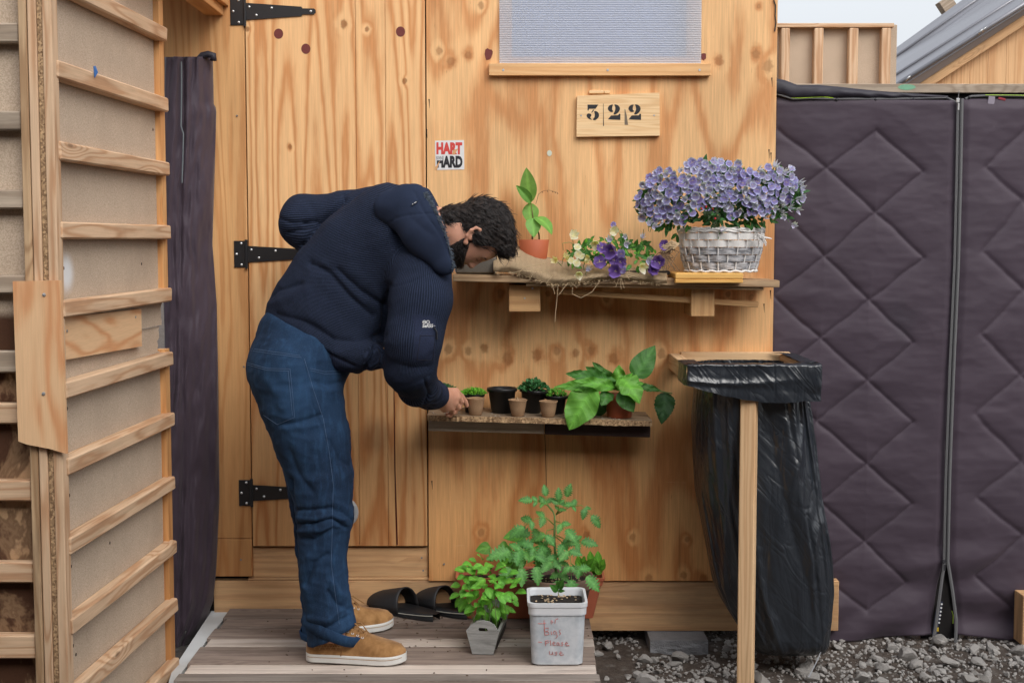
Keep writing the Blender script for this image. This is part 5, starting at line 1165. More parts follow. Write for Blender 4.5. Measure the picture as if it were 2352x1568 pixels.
for i in range(nr+1):
    y = 838+(1494-838)*i/nr; xl = np.interp(y, [q[0] for q in prof], [q[1] for q in prof]); xr = np.interp(y, [q[0] for q in prof], [q[2] for q in prof]); t = i/nr
    row = []
    yc = -.25; ry = .20*(1-.35*t**2.5) if t < .93 else .20*.70*math.sqrt(max(0.02, 1-((t-.93)/.075)**2))
    for k in range(na):
        a = 2*math.pi*k/na; ca, sa = math.cos(a), math.sin(a)
        ex = .66; cx_ = abs(ca)**ex*(1 if ca > 0 else -1); cy_ = abs(sa)**ex*(1 if sa > 0 else -1)
        env = .35+.65*math.sin(math.pi*min(1, .15+t*.9))
        pl_ = .020*(mnoise.noise((ca*2.0+t, sa*2.0, t*2.2)))+.016*rdg(ca*3.2+.4*t, sa*3.2, t*.6+3, 1.5)+.016*rdg(ca*1.6+t*2.1, sa*1.6-t*1.2, t*1.0+9, 1.4)-.010*rdg(ca*4.2-t*.9, sa*4.2, t*.7+21, 1.5)
        pl_ *= env; Y = yc+cy_*(ry+pl_); xm = (xl+xr)/2; hw = (xr-xl)/2
        x = xm+cx_*hw*(1+pl_*(1.6 if abs(ca) > .8 else .6))
        p = pt(x, y, yc); row.append(Vector((p.x, Y, p.z)))
    rows.append(row)
b = MB(); b.grid(rows, closed=True); b.add(rows[-1], [list(range(na))]); b.build('bag_body', M_bag, parent=bg_, smooth=True)
# cuff folded over the rails
path = [(xL-.003, -.33), (xL-.004, yF+.02), (xL+.004, yF-.006)]+[(xL+(xRr-xL)*f, yF-.008) for f in np.linspace(.06, .96, 26)]+[(xRr+.003, yF-.004), (xRr+.006, yF+.03)]+[(xRr+.006, yF+.03+.40*f) for f in np.linspace(.1, 1, 10)]+[(xRr-.03, -.05)]
path = [tuple(np.array(path[i])*(1-f_)+np.array(path[i+1])*f_) for i in range(len(path)-1) for f_ in (0, .34, .67)]+[path[-1]]; rows = []; nv = 30; m_ = len(path)
for i, (x, y) in enumerate(path):
    u = i/(m_-1); fr = np.clip((x-xL)/(xRr-xL), 0, 1); row = []
    bot_ = hA+.012+.055*math.sin(min(1, fr*1.15)*math.pi*.62) if y < -.2 or True else hA
    for j in range(nv+1):
        v = j/nv
        prof_in = .050*(1-min(1, v/.12)) if v < .12 else 0            # turned over the top of the rail
        z = zA+.007-(v-.12)/.88*bot_ if v > .12 else zA+.007
        nx_, ny_ = (1, 0) if i > 90 else ((-1, 0) if i < 6 else (0, -1))
        wv = (.008*rdg(u*2.4+v*.5, v*1.6, 1, 1.2)+.006*mnoise.noise((u*5, v*2.4, 5))-.002)*(v > .12)
        row.append(Vector((x+nx_*(wv-prof_in), y+ny_*(wv+.004*(v > .12)-prof_in), z+.003*mnoise.noise((u*20, v*3, 8)))))
    rows.append(row)
b = MB(); b.grid(rows); cf = b.build('cuff', M_bag, parent=bg_, smooth=True)
b = MB(); b.tube([pt(1897, 1458, -.28), pt(1890, 1485, -.32), pt(1875, 1520, -.42), pt(1857, 1555, -.52)], .0022, 6, flat=.4); b.build('drawstring', plain('grey_tape', L(150, 152, 156), .5), parent=bg_)
# ------------------------------------------------------------- on the deck: planters
Yp = -.085
lp = thing('window_box', (PX(1217, 1420, -.1), Yp, DZ), 'long terracotta plastic window box against the shed base', 'planter')
xa, xb = PX(1062, 1420, -.13), PX(1370, 1420, -.13); za = DZ+.001; zrim = pt(1217, 1326, -.165).z
def tapbox(mb, x0, x1, y0, y1, z0, X0, X1, Y0, Y1_, z1, r=.012, n=5, mi=0, top=True, inner=.004, soilz=None, lip=0):
    """rounded tapered box shell, rim at z1"""
    def ring(a, b_, c, d, z, rr):
        out = []
        for (cx, cy, s) in ((b_-rr, c+rr, -90), (b_-rr, d-rr, 0), (a+rr, d-rr, 90), (a+rr, c+rr, 180)):
            for k in range(n+1): t = R(s+90*k/n); out.append(Vector((cx+rr*math.cos(t), cy+rr*math.sin(t), z)))
        return out
    L_ = lambda f, o: ring(x0+(X0-x0)*f-o, x1+(X1-x1)*f+o, y0+(Y0-y0)*f-o, y1+(Y1_-y1)*f+o, z0+(z1-z0)*f, r)
    rows = [L_(0, -.004), L_(.015, 0), L_(.80, 0)]
    if lip: rows += [L_(.805, lip*.6), L_(.93, lip*.6), L_(.935, lip), L_(1, lip)]
    else: rows += [L_(1, 0)]
    rows += [L_(1, -inner*.6), L_(.97, -inner), L_(.3, -inner)]
    mb.grid(rows, closed=True, mi=mi); mb.add(L_(0, -.004), [list(range(4*(n+1)))[::-1]], mi)
    if soilz: sr = ring(x0+(X0-x0)*soilz+inner, x1+(X1-x1)*soilz-inner, y0+(Y0-y0)*soilz+inner, y1+(Y1_-y1)*soilz-inner, z0+(z1-z0)*soilz, r); return sr
b = MB(); tapbox(b, xa+.012, xb-.012, -.135, -.02, za, PX(1050, 1326, -.165), PX(1386, 1326, -.165), -.17, -.005, zrim, lip=.006); b.build('box', M_terral, parent=lp, smooth=False)
b = MB(); b.mm((xa+.004, -.155, zrim-.035), (xb-.0, -.015, zrim-.028)); b.build('soil', M_soil, parent=lp)
# bowl with the tomato
zrb = pt(1280, 1318, -.28).z; cb = Vector((PX(1280, 1318, -.28), -.28, DZ)); rb = 287*.293*mpp(-.28)
tm = thing('tomato_bowl', cb, 'wide brown clay bowl with a young tomato plant', 'potted plant')
h = zrb-DZ
b = MB(); b.lathe([(0, .002), (rb*.60, 0), (rb*.64, .004), (rb*.92, h-.042), (rb*.985, h-.04), (rb, h-.036), (rb, h-.003), (rb*.98, h), (rb*.93, h-.002), (rb*.90, h-.03)], cb, 48); b.build('bowl', M_brownclay, parent=tm, smooth=True)
b = MB(); b.grid([[cb+Vector((math.cos(a)*rb*.91*f, math.sin(a)*rb*.91*f, h-.028+.006*mnoise.noise((math.cos(a)*f*6, math.sin(a)*f*6, 1)))) for a in np.linspace(0, 2*math.pi, 40)[:-1]] for f in np.linspace(0, 1, 9)], closed=True); b.build('soil', M_soil, parent=tm, smooth=True)
b = MB()
for i in range(40): a = random.uniform(0, 6.28); f = math.sqrt(random.random())*.85; b.box(cb+Vector((math.cos(a)*rb*f, math.sin(a)*rb*f, h-.022)), (random.uniform(.004, .012), .004, .002), rot=Euler((random.gauss(0, .3), random.gauss(0, .3), random.uniform(0, 3))), b=.0003)
tag(b.build('bark_chips', plain('bark_chip', L(176, 150, 120), .9, .3, 40), parent=tm), kind='stuff')
YT = -.28
b = MB(); b.tube(pts2(Q4, [(930, 790), (925, 640), (915, 500), (920, 400), (918, 320), (900, 270), (860, 225)], YT), [.005, .0048, .0042, .0036, .0028, .002, .0013], 8); b.build('stem', M_stem, parent=tm, smooth=True)
def compound(path, Ys, size, par, m=M_leaft, k=3, tint=1, serr=.32):
    P = [pt(*Q4(*p), y) for p, y in zip(path, np.linspace(Ys[0], Ys[1], len(path)))]
    b = MB(); b.tube(P, np.linspace(.0018, .0008, len(P)), 5, c=[(1.15, 1.15, .9)]*len(P))
    tot = len(P)-1
    def at(t): i = min(int(t*tot), tot-1); f = t*tot-i; return P[i]*(1-f)+P[i+1]*f
    dfin = (P[-1]-P[-2]).normalized(); up = Vector((0, -.75, .7))
    size *= 1.5; leaf(b, at(.98), dfin, up, size*1.25, size*.75, .6, .18, 14, serr, .1, .72, tuple(tint*x for x in rt(.1, .08)), 2)
    for q in range(k):
        t = .92-.75*(q+.4)/k; p = at(t); d = (at(min(1, t+.1))-at(max(0, t-.1))).normalized()
        for s in (-1, 1):
            sd = d.cross(up).normalized()*s; sz = size*random.uniform(.6, 1.0)*(1-.25*q/k)
            leaf(b, p, d*.55+sd*.85+up*.1, up+Vector((random.gauss(0, .2), 0, random.gauss(0, .2))), sz, sz*.62, .7, .2, 12, serr, .1, .72, tuple(tint*x for x in rt(.14, .1)), 2)
    return b.build('leaf', m, parent=par, smooth=True)
for path, Ys, sz, k, ti in (
    ([(905, 290), (860, 235), (850, 160)], (YT, YT), .022, 1, .95), ([(870, 240), (820, 215), (740, 200)], (YT, YT-.02), .026, 2, .95), ([(930, 310), (950, 260), (950, 195)], (YT, YT-.01), .024, 2, .9),
    ([(930, 300), (985, 260), (1012, 165)], (YT, YT-.01), .026, 1, .95), ([(935, 305), (1040, 245), (1130, 235), (1210, 320)], (YT, YT-.02), .030, 2, .9), ([(915, 390), (850, 330), (770, 340), (670, 405)], (YT, YT-.05), .034, 2, 1.0),
    ([(918, 360), (960, 370), (1012, 425)], (YT, YT-.05), .032, 1, 1.0), ([(910, 420), (860, 430), (820, 590)], (YT, YT-.07), .040, 1, 1.0), ([(915, 500), (820, 540), (720, 575), (560, 600)], (YT, YT-.10), .046, 3, 1.0),
    ([(915, 520), (740, 570), (640, 600), (565, 730)], (YT, YT-.12), .038, 2, 1.0), ([(900, 540), (760, 570), (660, 600), (660, 735)], (YT, YT-.13), .034, 1, 1.05), ([(800, 545), (760, 600), (775, 720)], (YT-.05, YT-.12), .034, 1, 1.0),
    ([(925, 480), (1000, 540), (1040, 620), (1050, 830)], (YT, YT-.13), .040, 3, 1.05), ([(930, 470), (1020, 510), (1130, 520)], (YT, YT-.03), .032, 2, .9), ([(1045, 690), (1090, 720), (1170, 795)], (YT-.1, YT-.13), .036, 1, 1.05),
    ([(925, 590), (940, 640), (890, 680)], (YT, YT-.09), .034, 2, .95), ([(925, 640), (960, 700), (950, 830)], (YT, YT-.10), .030, 2, .95), ([(925, 640), (870, 620), (800, 620)], (YT, YT-.03), .034, 2, .8), ([(920, 560), (850, 520), (720, 470)], (YT+.03, YT+.05), .040, 2, .8)):
    compound(path, Ys, sz, tm, k=k, tint=ti)
# other greens in the long box
gx = thing('squash_seedling', (PX(1150, 1290, -.09), -.09, zrim-.03), 'young squash vine with round bright leaves in the window box', 'plant')
kw = dict(C=Q4, par=gx, m=M_leafb, wav=.05, n=10)
lleaf((415, 560), (298, 592), 105, -.10, -.11, curl=.3, tint=.85, shape=.6, fold=.1, **kw); lleaf((560, 560), (468, 580), 110, -.12, -.14, curl=.3, tint=.9, shape=.55, fold=.1, nrm=(-.2, -1, .6), **kw)
lleaf((690, 470), (515, 490), 150, -.10, -.12, curl=.4, tint=.95, shape=.6, fold=.1, nrm=(0, -.7, .8), **kw); lleaf((600, 600), (485, 665), 150, -.14, -.16, curl=.3, tint=.8, shape=.55, **kw); lleaf((780, 500), (830, 445), 80, -.08, -.08, curl=.3, tint=1.0, shape=.6, **kw); lleaf((640, 620), (600, 780), 140, -.11, -.13, curl=.4, tint=.6, shape=.6, **kw)
b = MB(); b.tube(pts2(Q4, [(560, 740), (500, 650), (440, 590), (412, 560)], -.10), .0014, 5); b.tube(pts2(Q4, [(560, 740), (600, 620), (690, 470)], -.10), .0016, 5); b.tube(pts2(Q4, [(560, 740), (570, 620), (555, 560)], -.12), .0016, 5); b.build('vine', M_stem, parent=gx)
gm = thing('salad_leaves', (PX(1355, 1310, -.09), -.09, zrim-.03), 'clump of bright salad leaves at the end of the window box', 'plant')
rq = random.Random(3); sal = leafme('leaf', .040, .026, M_leafb, 4, (.85, .9, .7), curl=.4)
for i in range(30):
    x, y = rq.uniform(1080, 1285), rq.uniform(670, 770); put_leaf(sal[rq.randrange(4)], gm, pt(*Q4(x, y+15), -.09-rq.uniform(0, .05)), (rq.gauss(0, .4), -.4+rq.gauss(0, .2), 1), rq.uniform(.7, 1.2))
for i in range(16):
    x, y = rq.uniform(200, 430), rq.uniform(735, 790); put_leaf(sal[rq.randrange(4)], gm, pt(*Q4(x, y), -.10-rq.uniform(0, .04)), (rq.gauss(0, .5), -.5, .8), rq.uniform(.35, .7))
# grey wooden crate planter with basil
gp = pz(*Q4(355, 1405), DZ); Mr = Euler((0, 0, R(-7))).to_matrix()
gb_ = thing('crate_planter', (gp.x, gp.y+.12, DZ), 'small grey washed wooden crate with slot handle, full of basil seedlings', 'planter')
k_ = .293*mpp(gp.y); zz_ = lambda y: (1405-y)*k_
def cr(x, d, z): return Vector((gp.x, gp.y, DZ+.001))+Mr @ Vector((x*k_, d, z))
prof_ = [(-85, 0), (-135, zz_(1215)), (-90, zz_(1165)), (-50, zz_(1140)), (0, zz_(1132)), (50, zz_(1140)), (92, zz_(1165)), (130, zz_(1225)), (85, 0)]
hole = [(-38, zz_(1205)), (-28, zz_(1222)), (28, zz_(1222)), (42, zz_(1208)), (30, zz_(1190)), (-28, zz_(1188))]
def endp(d0, d1, nm):
    # plate with a slot: outer ring bridged to the hole
    o_ = [(x, z) for x, z in prof_]; n1 = len(o_); N = 36
    def samp(poly, ang, c):
        best = None
        for i in range(len(poly)):
            a, e = Vector(poly[i]), Vector(poly[(i+1) % len(poly)]); dr = Vector((math.cos(ang), math.sin(ang))); den = dr.x*(e-a).y-dr.y*(e-a).x
            if abs(den) < 1e-9: continue
            t = ((a-c).x*(e-a).y-(a-c).y*(e-a).x)/den; s = ((a-c).x*dr.y-(a-c).y*dr.x)/den
            if t > 0 and -1e-6 <= s <= 1+1e-6 and (best is None or t > best): best = t
        return c+Vector((math.cos(ang), math.sin(ang)))*best
    sc_ = k_; c = Vector((2*sc_, zz_(1205)))
    PO = [(x*sc_, z) for x, z in prof_]; PH = [(x*sc_, z) for x, z in hole]
    angs = sorted([2*math.pi*i/N for i in range(N)]+[math.atan2(p[1]-c.y, p[0]-c.x) % (2*math.pi) for p in PO]+[math.atan2(p[1]-c.y, p[0]-c.x) % (2*math.pi) for p in PH])
    A = [samp(PO, a, c) for a in angs]; H = [samp(PH, a, c) for a in angs]; base = Vector((gp.x, gp.y, DZ+.001))
    V3 = lambda p, d: base+Mr @ Vector((p.x, d, p.y))
    b = MB(); b.grid([[V3(p, d0) for p in A], [V3(p, d0) for p in H], [V3(p, d1) for p in H], [V3(p, d1) for p in A], [V3(p, d0) for p in A]], closed=True)
    b.g = [(q[2]*.2+q[0], q[2], q[1]) for q in b.v]; return b.build(nm, M_greybox, parent=gb_, recalc=True)
endp(0, .010, 'end_panel'); endp(.26, .27, 'end_panel')
for s in (-1, 1):
    b = MB(); e0, e1 = (85, 0), (132, zz_(1222)); q = [cr(s*e0[0], .011, .002), cr(s*e0[0], .259, .002), cr(s*e1[0], .259, e1[1]), cr(s*e1[0], .011, e1[1])]; nr = Mr @ Vector((s*.95, 0, -.25)); b.prism(q, nr, .008); b.g = [(v[1], v[2], v[0]) for v in b.v]; b.build('side_board', M_greybox, parent=gb_, recalc=True)
b = MB(); b.prism([cr(-108, .012, zz_(1290)), cr(108, .012, zz_(1290)), cr(108, .258, zz_(1290)), cr(-108, .258, zz_(1290))], (0, 0, 1), .03); b.build('soil', M_soil, parent=gb_, recalc=True)
rb_ = random.Random(9); bas = leafme('leaf', .050, .034, M_leafb, 5, (1.12, 1.15, 1.05), curl=.5)
b = MB(); cnt_ = 0; spots_ = []; tr_ = 0
while cnt_ < 90 and tr_ < 5000:
    tr_ += 1
    x, y = rb_.uniform(140, 650), rb_.uniform(640, 1100); e = ((x-392)/225)**2+((y-880)/225)**2
    if e > 1: continue
    if any((x-q[0])**2+(y-q[1])**2 < 30**2 for q in spots_): continue
    spots_.append((x, y)); front = (1-e)**.5; Y = gp.y+.17-.14*front+rb_.uniform(-.02, .03)+(870-y)*.0001
    u = (x-392)/225; v = (y-880)/225
    put_leaf(bas[rb_.randrange(5)], gb_, pt(*Q4(x, y), Y), (u*1.0+rb_.gauss(0, .45), -.45+rb_.gauss(0, .3), -.55*v+rb_.gauss(-.05, .4)), rb_.uniform(.58, .95), (0, -.6, 1)); cnt_ += 1
for i in range(26):
    x = rb_.uniform(-95, 95); d = rb_.uniform(.02, .24); p = cr(x, d, zz_(1285)); q = p+Vector((rb_.gauss(0, .02), rb_.gauss(0, .01), rb_.uniform(.06, .12))); b.tube([p, (p+q)/2+Vector((rb_.gauss(0, .006), 0, 0)), q], .0014, 5)
b.build('stems', M_stem, parent=gb_)
# white square bucket
fy = pz(*Q4(940, 1490), DZ).y; cx_ = pt(*Q4(940, 1300), fy).x; w0, w1 = 205*.293*mpp(fy), 226*.293*mpp(fy); zt_ = pt(*Q4(940, 1000), fy-.012).z; hB = zt_-DZ
bu = thing('plastic_bucket', (cx_, fy+w0, DZ), 'square white plastic bucket with red handwriting and a seedling', 'bucket')
def bucketm():
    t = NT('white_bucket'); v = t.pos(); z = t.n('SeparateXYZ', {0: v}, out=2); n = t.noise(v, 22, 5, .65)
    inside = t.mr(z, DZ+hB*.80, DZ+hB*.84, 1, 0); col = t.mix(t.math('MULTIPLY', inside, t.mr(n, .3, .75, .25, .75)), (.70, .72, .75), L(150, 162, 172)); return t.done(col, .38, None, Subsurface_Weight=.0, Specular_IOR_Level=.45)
b = MB(); tapbox(b, cx_-w0, cx_+w0, fy, fy+2*w0, DZ+.001, cx_-w1, cx_+w1, fy-.014, fy+2*w0+.014, DZ+hB, r=.024, n=8, lip=.006, inner=.003); b.build('tub', bucketm(), parent=bu, smooth=False)
b = MB(); rows = []
for i in range(15):
    rows.append([Vector((cx_-w1*.93+2*w1*.93*j/14, fy+.000+(2*w0)*i/14, DZ+hB*.885+.006*mnoise.noise((i*.9, j*.9, 2)))) for j in range(15)])
b.grid(rows); b.build('soil', M_soil, parent=bu)
b = MB()
for i in range(36): b.box((cx_+random.uniform(-.9, .9)*w1*.9, fy+random.uniform(.01, 2*w0), DZ+hB*.885+.005), (random.uniform(.005, .014), .005, .002), rot=Euler((random.gauss(0, .3), random.gauss(0, .3), random.uniform(0, 3))), b=.0003)
tag(b.build('bark_chips', plain('bark_chip2', L(196, 172, 140), .9, .3, 40), parent=bu), kind='stuff')
kw = dict(C=Q4, par=bu, m=M_leaf, wav=.03, n=8); Ys_ = fy+.08
lleaf((945, 905), (880, 860), 60, Ys_, Ys_-.03, curl=.4, tint=1, **kw); lleaf((948, 905), (1000, 905), 30, Ys_, Ys_-.02, curl=.3, tint=.9, **kw); lleaf((948, 890), (985, 815), 62, Ys_, Ys_-.02, curl=.3, tint=1.1, **kw); lleaf((945, 880), (935, 822), 34, Ys_, Ys_-.02, curl=.3, tint=1.2, **kw)
b = MB(); b.tube(pts2(Q4, [(948, 940), (946, 905), (947, 880)], Ys_), .0015, 5); b.build('stem', M_stem, parent=bu)
ink = [[(788, 1160), (822, 1163)], [(835, 1135), (838, 1190), (836, 1215)], [(825, 1160), (850, 1158)], [(890, 1135), (905, 1150), (893, 1165), (888, 1145)], [(920, 1160), (925, 1130), (945, 1122)],
       [(838, 1195), (842, 1250)], [(838, 1198), (870, 1195), (866, 1218), (845, 1222), (872, 1228), (874, 1245), (842, 1252)], [(890, 1222), (894, 1248)], [(930, 1222), (915, 1218), (908, 1235), (920, 1246), (932, 1226), (940, 1262), (928, 1276)], [(962, 1208), (955, 1222), (966, 1240), (955, 1250)],
       [(788, 1305), (820, 1308)], [(845, 1295), (848, 1335)], [(842, 1298), (868, 1294), (872, 1308), (848, 1316)], [(884, 1292), (888, 1332)], [(902, 1320), (922, 1312), (914, 1302), (902, 1312), (908, 1330), (926, 1330)], [(950, 1312), (938, 1310), (934, 1326), (946, 1332), (952, 1310), (958, 1334)], [(984, 1308), (970, 1312), (984, 1322), (978, 1334), (966, 1332)], [(1000, 1322), (1022, 1314), (1012, 1304), (1000, 1318), (1010, 1334), (1034, 1332)],
       [(878, 1378), (880, 1402), (896, 1404), (902, 1380), (906, 1406)], [(938, 1382), (922, 1386), (938, 1396), (930, 1408), (918, 1404)], [(958, 1398), (978, 1390), (968, 1380), (956, 1394), (966, 1410), (990, 1404)]]
b = MB()
for st_ in ink:
    P = [pt(*Q4(*p), fy-.002-.012*np.clip((1480-p[1])/480, 0, 1)) for p in st_]; b.tube(P, .0013, 4)
b.build('handwriting', plain('faded_red_ink', L(196, 132, 130), .7, .2, 90), parent=bu)
# ------------------------------------------------------------- slide sandals
M_rub = plain('black_rubber', (.014, .014, .016), .55, .25, 60, bump=.1); M_line = plain('pale_line', (.42, .41, .36), .6)
def sandal(toe, heel, lb):
    a, c = pz(*C7(*toe), DZ), pz(*C7(*heel), DZ); d = (c-a); d.z = 0; Ln = d.length; d.normalize(); sd = Vector((-d.y, d.x, 0))
    if sd.y > 0: sd = -sd                               # sd points to the camera
    base = (a+c)/2; base.z = DZ; s = thing('slide_sandal', base, lb, 'sandal', 'slide sandals by the shed base'); n = 24
    hw = lambda t: .050*(math.sin(math.pi*min(.999, .06+t*.90))**.45)*(1.05-.16*t) ; zt = lambda t: .020+.008*t-.004*math.sin(t*3)
    def ring(t, off, z): return [a+d*(Ln*t)+sd*(hw(t)*off)+Vector((0, 0, z))]
    ts = np.linspace(0, 1, n)
    L1 = [ring(t, 1, 0)[0] for t in ts]; L2 = [ring(t, 1.04, zt(t))[0] for t in ts]; R1 = [ring(t, -1, 0)[0] for t in ts]; R2 = [ring(t, -1.04, zt(t))[0] for t in ts]; Cn = [ring(t, 0, zt(t)-.004)[0] for t in ts]
    b = MB(); b.grid([L1, L2, Cn, R2, R1]); b.v = [(v[0], v[1], max(v[2], DZ+.001)) for v in b.v]; b.build('sole', M_rub, parent=s, smooth=True, recalc=True)
    b = MB(); b.tube([p+sd*.0015-Vector((0, 0, .006)) for p in L2], .0016, 5); b.build('piping', M_line, parent=s)
    rows = []
    for i in range(13):
        t = .02+.56*i/12; row = []; hgt = (.028+.050*(i/12)**.8)
        for j in range(17):
            an = math.pi*j/16; row.append(a+d*(Ln*(t-.05*math.sin(an)*(i/12)))+sd*(hw(t)*1.06*math.cos(an))+Vector((0, 0, zt(t)*.6+hgt*math.sin(an)**.8)))
        rows.append(row)
    b = MB(); b.grid(rows); o = b.build('strap', M_rub, parent=s, smooth=True); md = o.modifiers.new('t', 'SOLIDIFY'); md.thickness = .005
sandal((985, 1040), (1425, 1150), 'worn black slide sandal on the deck, next to the tan shoe')
sandal((1275, 1030), (1655, 1135), 'black slide sandal on the deck, next to the grey crate')

# crumbs of soil, bark and dry leaf on the deck
rl = random.Random(31); b = MB()
for i in range(150):
    x = rl.uniform(-.85, .26); y = -abs(rl.gauss(0, .35))-.01
    if y < -.8: continue
    b.box((x, y, DZ+.0012), (rl.uniform(.002, .010), rl.uniform(.002, .005), rl.uniform(.001, .003)), rot=Euler((rl.gauss(0, .2), rl.gauss(0, .2), rl.uniform(0, 3))), b=.0003)
tag(tag(b.build('deck_litter', plain('deck_crumbs', L(92, 74, 60), .95, .5, 25)), 'crumbs of soil and bark strewn over the deck planks', 'litter'), kind='stuff')
# ------------------------------------------------------------- the person
from mathutils.bvhtree import BVHTree
J = lambda x, y, Y: np.array(pt(x, y, Y))
def cone(P, a, b, ra, rb, ys=1.0):
    if ys != 1.0:
        yc = (a[1]+b[1])/2; P = P.copy(); P[:, 1] = yc+(P[:, 1]-yc)/ys; a = np.array([a[0], yc+(a[1]-yc)/ys, a[2]]); b = np.array([b[0], yc+(b[1]-yc)/ys, b[2]])
    ba = b-a; t = np.clip(((P-a)@ba)/max(1e-9, ba@ba), 0, 1); return np.linalg.norm(P-a-t[:, None]*ba, axis=1)-(ra+(rb-ra)*t)
def ell(P, c, r, A=None):
    q = P-c
    if A is not None: q = q@A.T
    r = np.array(r); k0 = np.linalg.norm(q/r, axis=1); k1 = np.linalg.norm(q/(r*r), axis=1); return k0*(k0-1)/np.maximum(k1, 1e-6)
def smin(a, b, k): h = np.clip(.5+.5*(b-a)/k, 0, 1); return b+(a-b)*h-k*h*(1-h)
def smax(a, b, k): return -smin(-a, -b, k)
def sunion(l, k):
    d = l[0]
    for x in l[1:]: d = smin(d, x, k)
    return d
def mesh_sdf(f, lo, hi, h, cf=4):
    lo = np.array(lo, float); hi = np.array(hi, float); H = h*cf; n = np.ceil((hi-lo)/H).astype(int)
    I = np.stack(np.meshgrid(*[np.arange(k) for k in n], indexing='ij'), -1).reshape(-1, 3)
    fc = f(lo+(I+.5)*H); act = I[np.abs(fc) < H*1.15]
    o = np.stack(np.meshgrid(*[np.arange(cf)]*3, indexing='ij'), -1).reshape(-1, 3)
    C = (act[:, None, :]*cf+o[None]).reshape(-1, 3); D = n*cf+1
    lid = lambda c: (c[..., 0]*D[1]+c[..., 1])*D[2]+c[..., 2]
    off = np.array([[i, j, k] for i in (0, 1) for j in (0, 1) for k in (0, 1)])
    cid = lid(C[:, None, :]+off[None]); u = np.unique(cid); pc = np.stack([u//(D[1]*D[2]), (u//D[2]) % D[1], u % D[2]], -1)
    fv = np.concatenate([f(lo+q*h) for q in np.array_split(pc, max(1, len(pc)//400000))])
    V = fv[np.searchsorted(u, cid)]; s = V < 0; c = s.sum(1); m = (c > 0) & (c < 8); C, V, s = C[m], V[m], s[m]
    acc = np.zeros((len(C), 3)); cnt = np.zeros(len(C))
    for a in range(8):
        for b in range(a+1, 8):
            d = off[b]-off[a]
            if np.abs(d).sum() != 1: continue
            x = s[:, a] != s[:, b]; t = V[:, a]/np.where(x, V[:, a]-V[:, b], 1); acc[x] += (off[a]+t[:, None]*d)[x]; cnt[x] += 1
    verts = lo+(C+acc/cnt[:, None])*h; order = np.argsort(lid(C)); ids = lid(C)[order]
    def vid(c):
        q = lid(c); p = np.searchsorted(ids, q); p = np.clip(p, 0, len(ids)-1); ok = ids[p] == q; return np.where(ok, order[p], -1)
    F_ = []
    for ax in range(3):
        e = np.zeros(3, int); e[ax] = 1; e1 = np.zeros(3, int); e1[(ax+1) % 3] = 1; e2 = np.zeros(3, int); e2[(ax+2) % 3] = 1
        b1 = np.where((off == e).all(1))[0][0]; x = s[:, 0] != s[:, b1]; q = C[x]; neg = s[x, 0]
        vv = np.stack([vid(q), vid(q-e1), vid(q-e1-e2), vid(q-e2)], 1); ok = (vv >= 0).all(1); vv, neg = vv[ok], neg[ok]; vv[~neg] = vv[~neg][:, ::-1]; F_.append(vv)
    return verts, np.concatenate(F_)
def proj(P):
    q = P-np.array(CAMP); fw = np.array(_fw); up = np.array(_up); w_ = q@fw; return np.stack([1176+F*q[:, 0]/w_, 784-F*(q@up)/w_], 1)
def vnormals(v, f):
    n = np.zeros_like(v); a = np.cross(v[f[:, 2]]-v[f[:, 0]], v[f[:, 3]]-v[f[:, 1]])
    for k in range(4): np.add.at(n, f[:, k], a)
    return n/np.maximum(np.linalg.norm(n, axis=1), 1e-12)[:, None]
def pdist(p2, line):
    d = np.full(len(p2), 1e9)
    for a, b in zip(line[:-1], line[1:]):
        a = np.array(a, float); b = np.array(b, float); ab = b-a; t = np.clip(((p2-a)@ab)/(ab@ab), 0, 1); d = np.minimum(d, np.linalg.norm(p2-a-t[:, None]*ab, axis=1))
    return d
def folds(v, f, strokes, ymax=None):
    """push creases traced as strokes (line, width px, depth m) into the camera-side surface"""
    n = vnormals(v, f); p2 = proj(v); near = np.clip(-n[:, 1]*1.6+.2, 0, 1); dsp = np.zeros(len(v))
    for ln, w_, dp in strokes:
        d_ = pdist(p2, ln); dsp += dp*np.exp(-(d_/w_)**2)+(dp*.7*np.exp(-(d_/(w_*.4))**2) if dp < 0 else 0)
    return v+n*(dsp*near)[:, None]
def npn(v, sc, seed=0): return np.array([mnoise.noise((x*sc[0]+seed, y*sc[1], z*sc[2])) for x, y, z in v])
def obj_np(v, f, nm, mats, parent=None, base=None, g=None, mi=None, smooth=True):
    b = MB(); b.v = [tuple(x) for x in v]; b.f = [list(x) for x in f.tolist()]; b.m = [0]*len(f) if mi is None else list(mi); b.g = [tuple(x) for x in (v if g is None else g)]; b.c = [(1, 1, 1)]
    b_ = b.build(nm, mats, parent=parent, base=base, smooth=smooth); return b_
YC = -.50; m_ = mpp(YC)
# ---- garments as smooth unions along the limbs (positions traced from the photo, depth from the deck and shelf)
def torso(P, k=1.0, e=0.0):
    st = [(697, 800, 110, .66), (748, 742, 140, .62), (790, 668, 130, .64), (845, 598, 126, .72), (905, 545, 118, .92), (968, 538, 68, 1.0)]
    q = [cone(P, J(a[0], a[1], YC), J(b[0], b[1], YC), a[2]*m_*k-e, b[2]*m_*k-e, a[3]) for a, b in zip(st[:-1], st[1:])]
    return sunion(q, .03)
def arm_near(P, e=0.0):
    pts_ = [(962, 628, -.60, 74), (965, 690, -.65, 72), (948, 780, -.68, 66), (942, 845, -.65, 58), (960, 886, -.55, 45), (986, 903, -.42, 37)]
    return sunion([cone(P, J(a[0], a[1], a[2]), J(b[0], b[1], b[2]), a[3]*mpp(a[2])-e, b[3]*mpp(b[2])-e) for a, b in zip(pts_[:-1], pts_[1:])], .02)
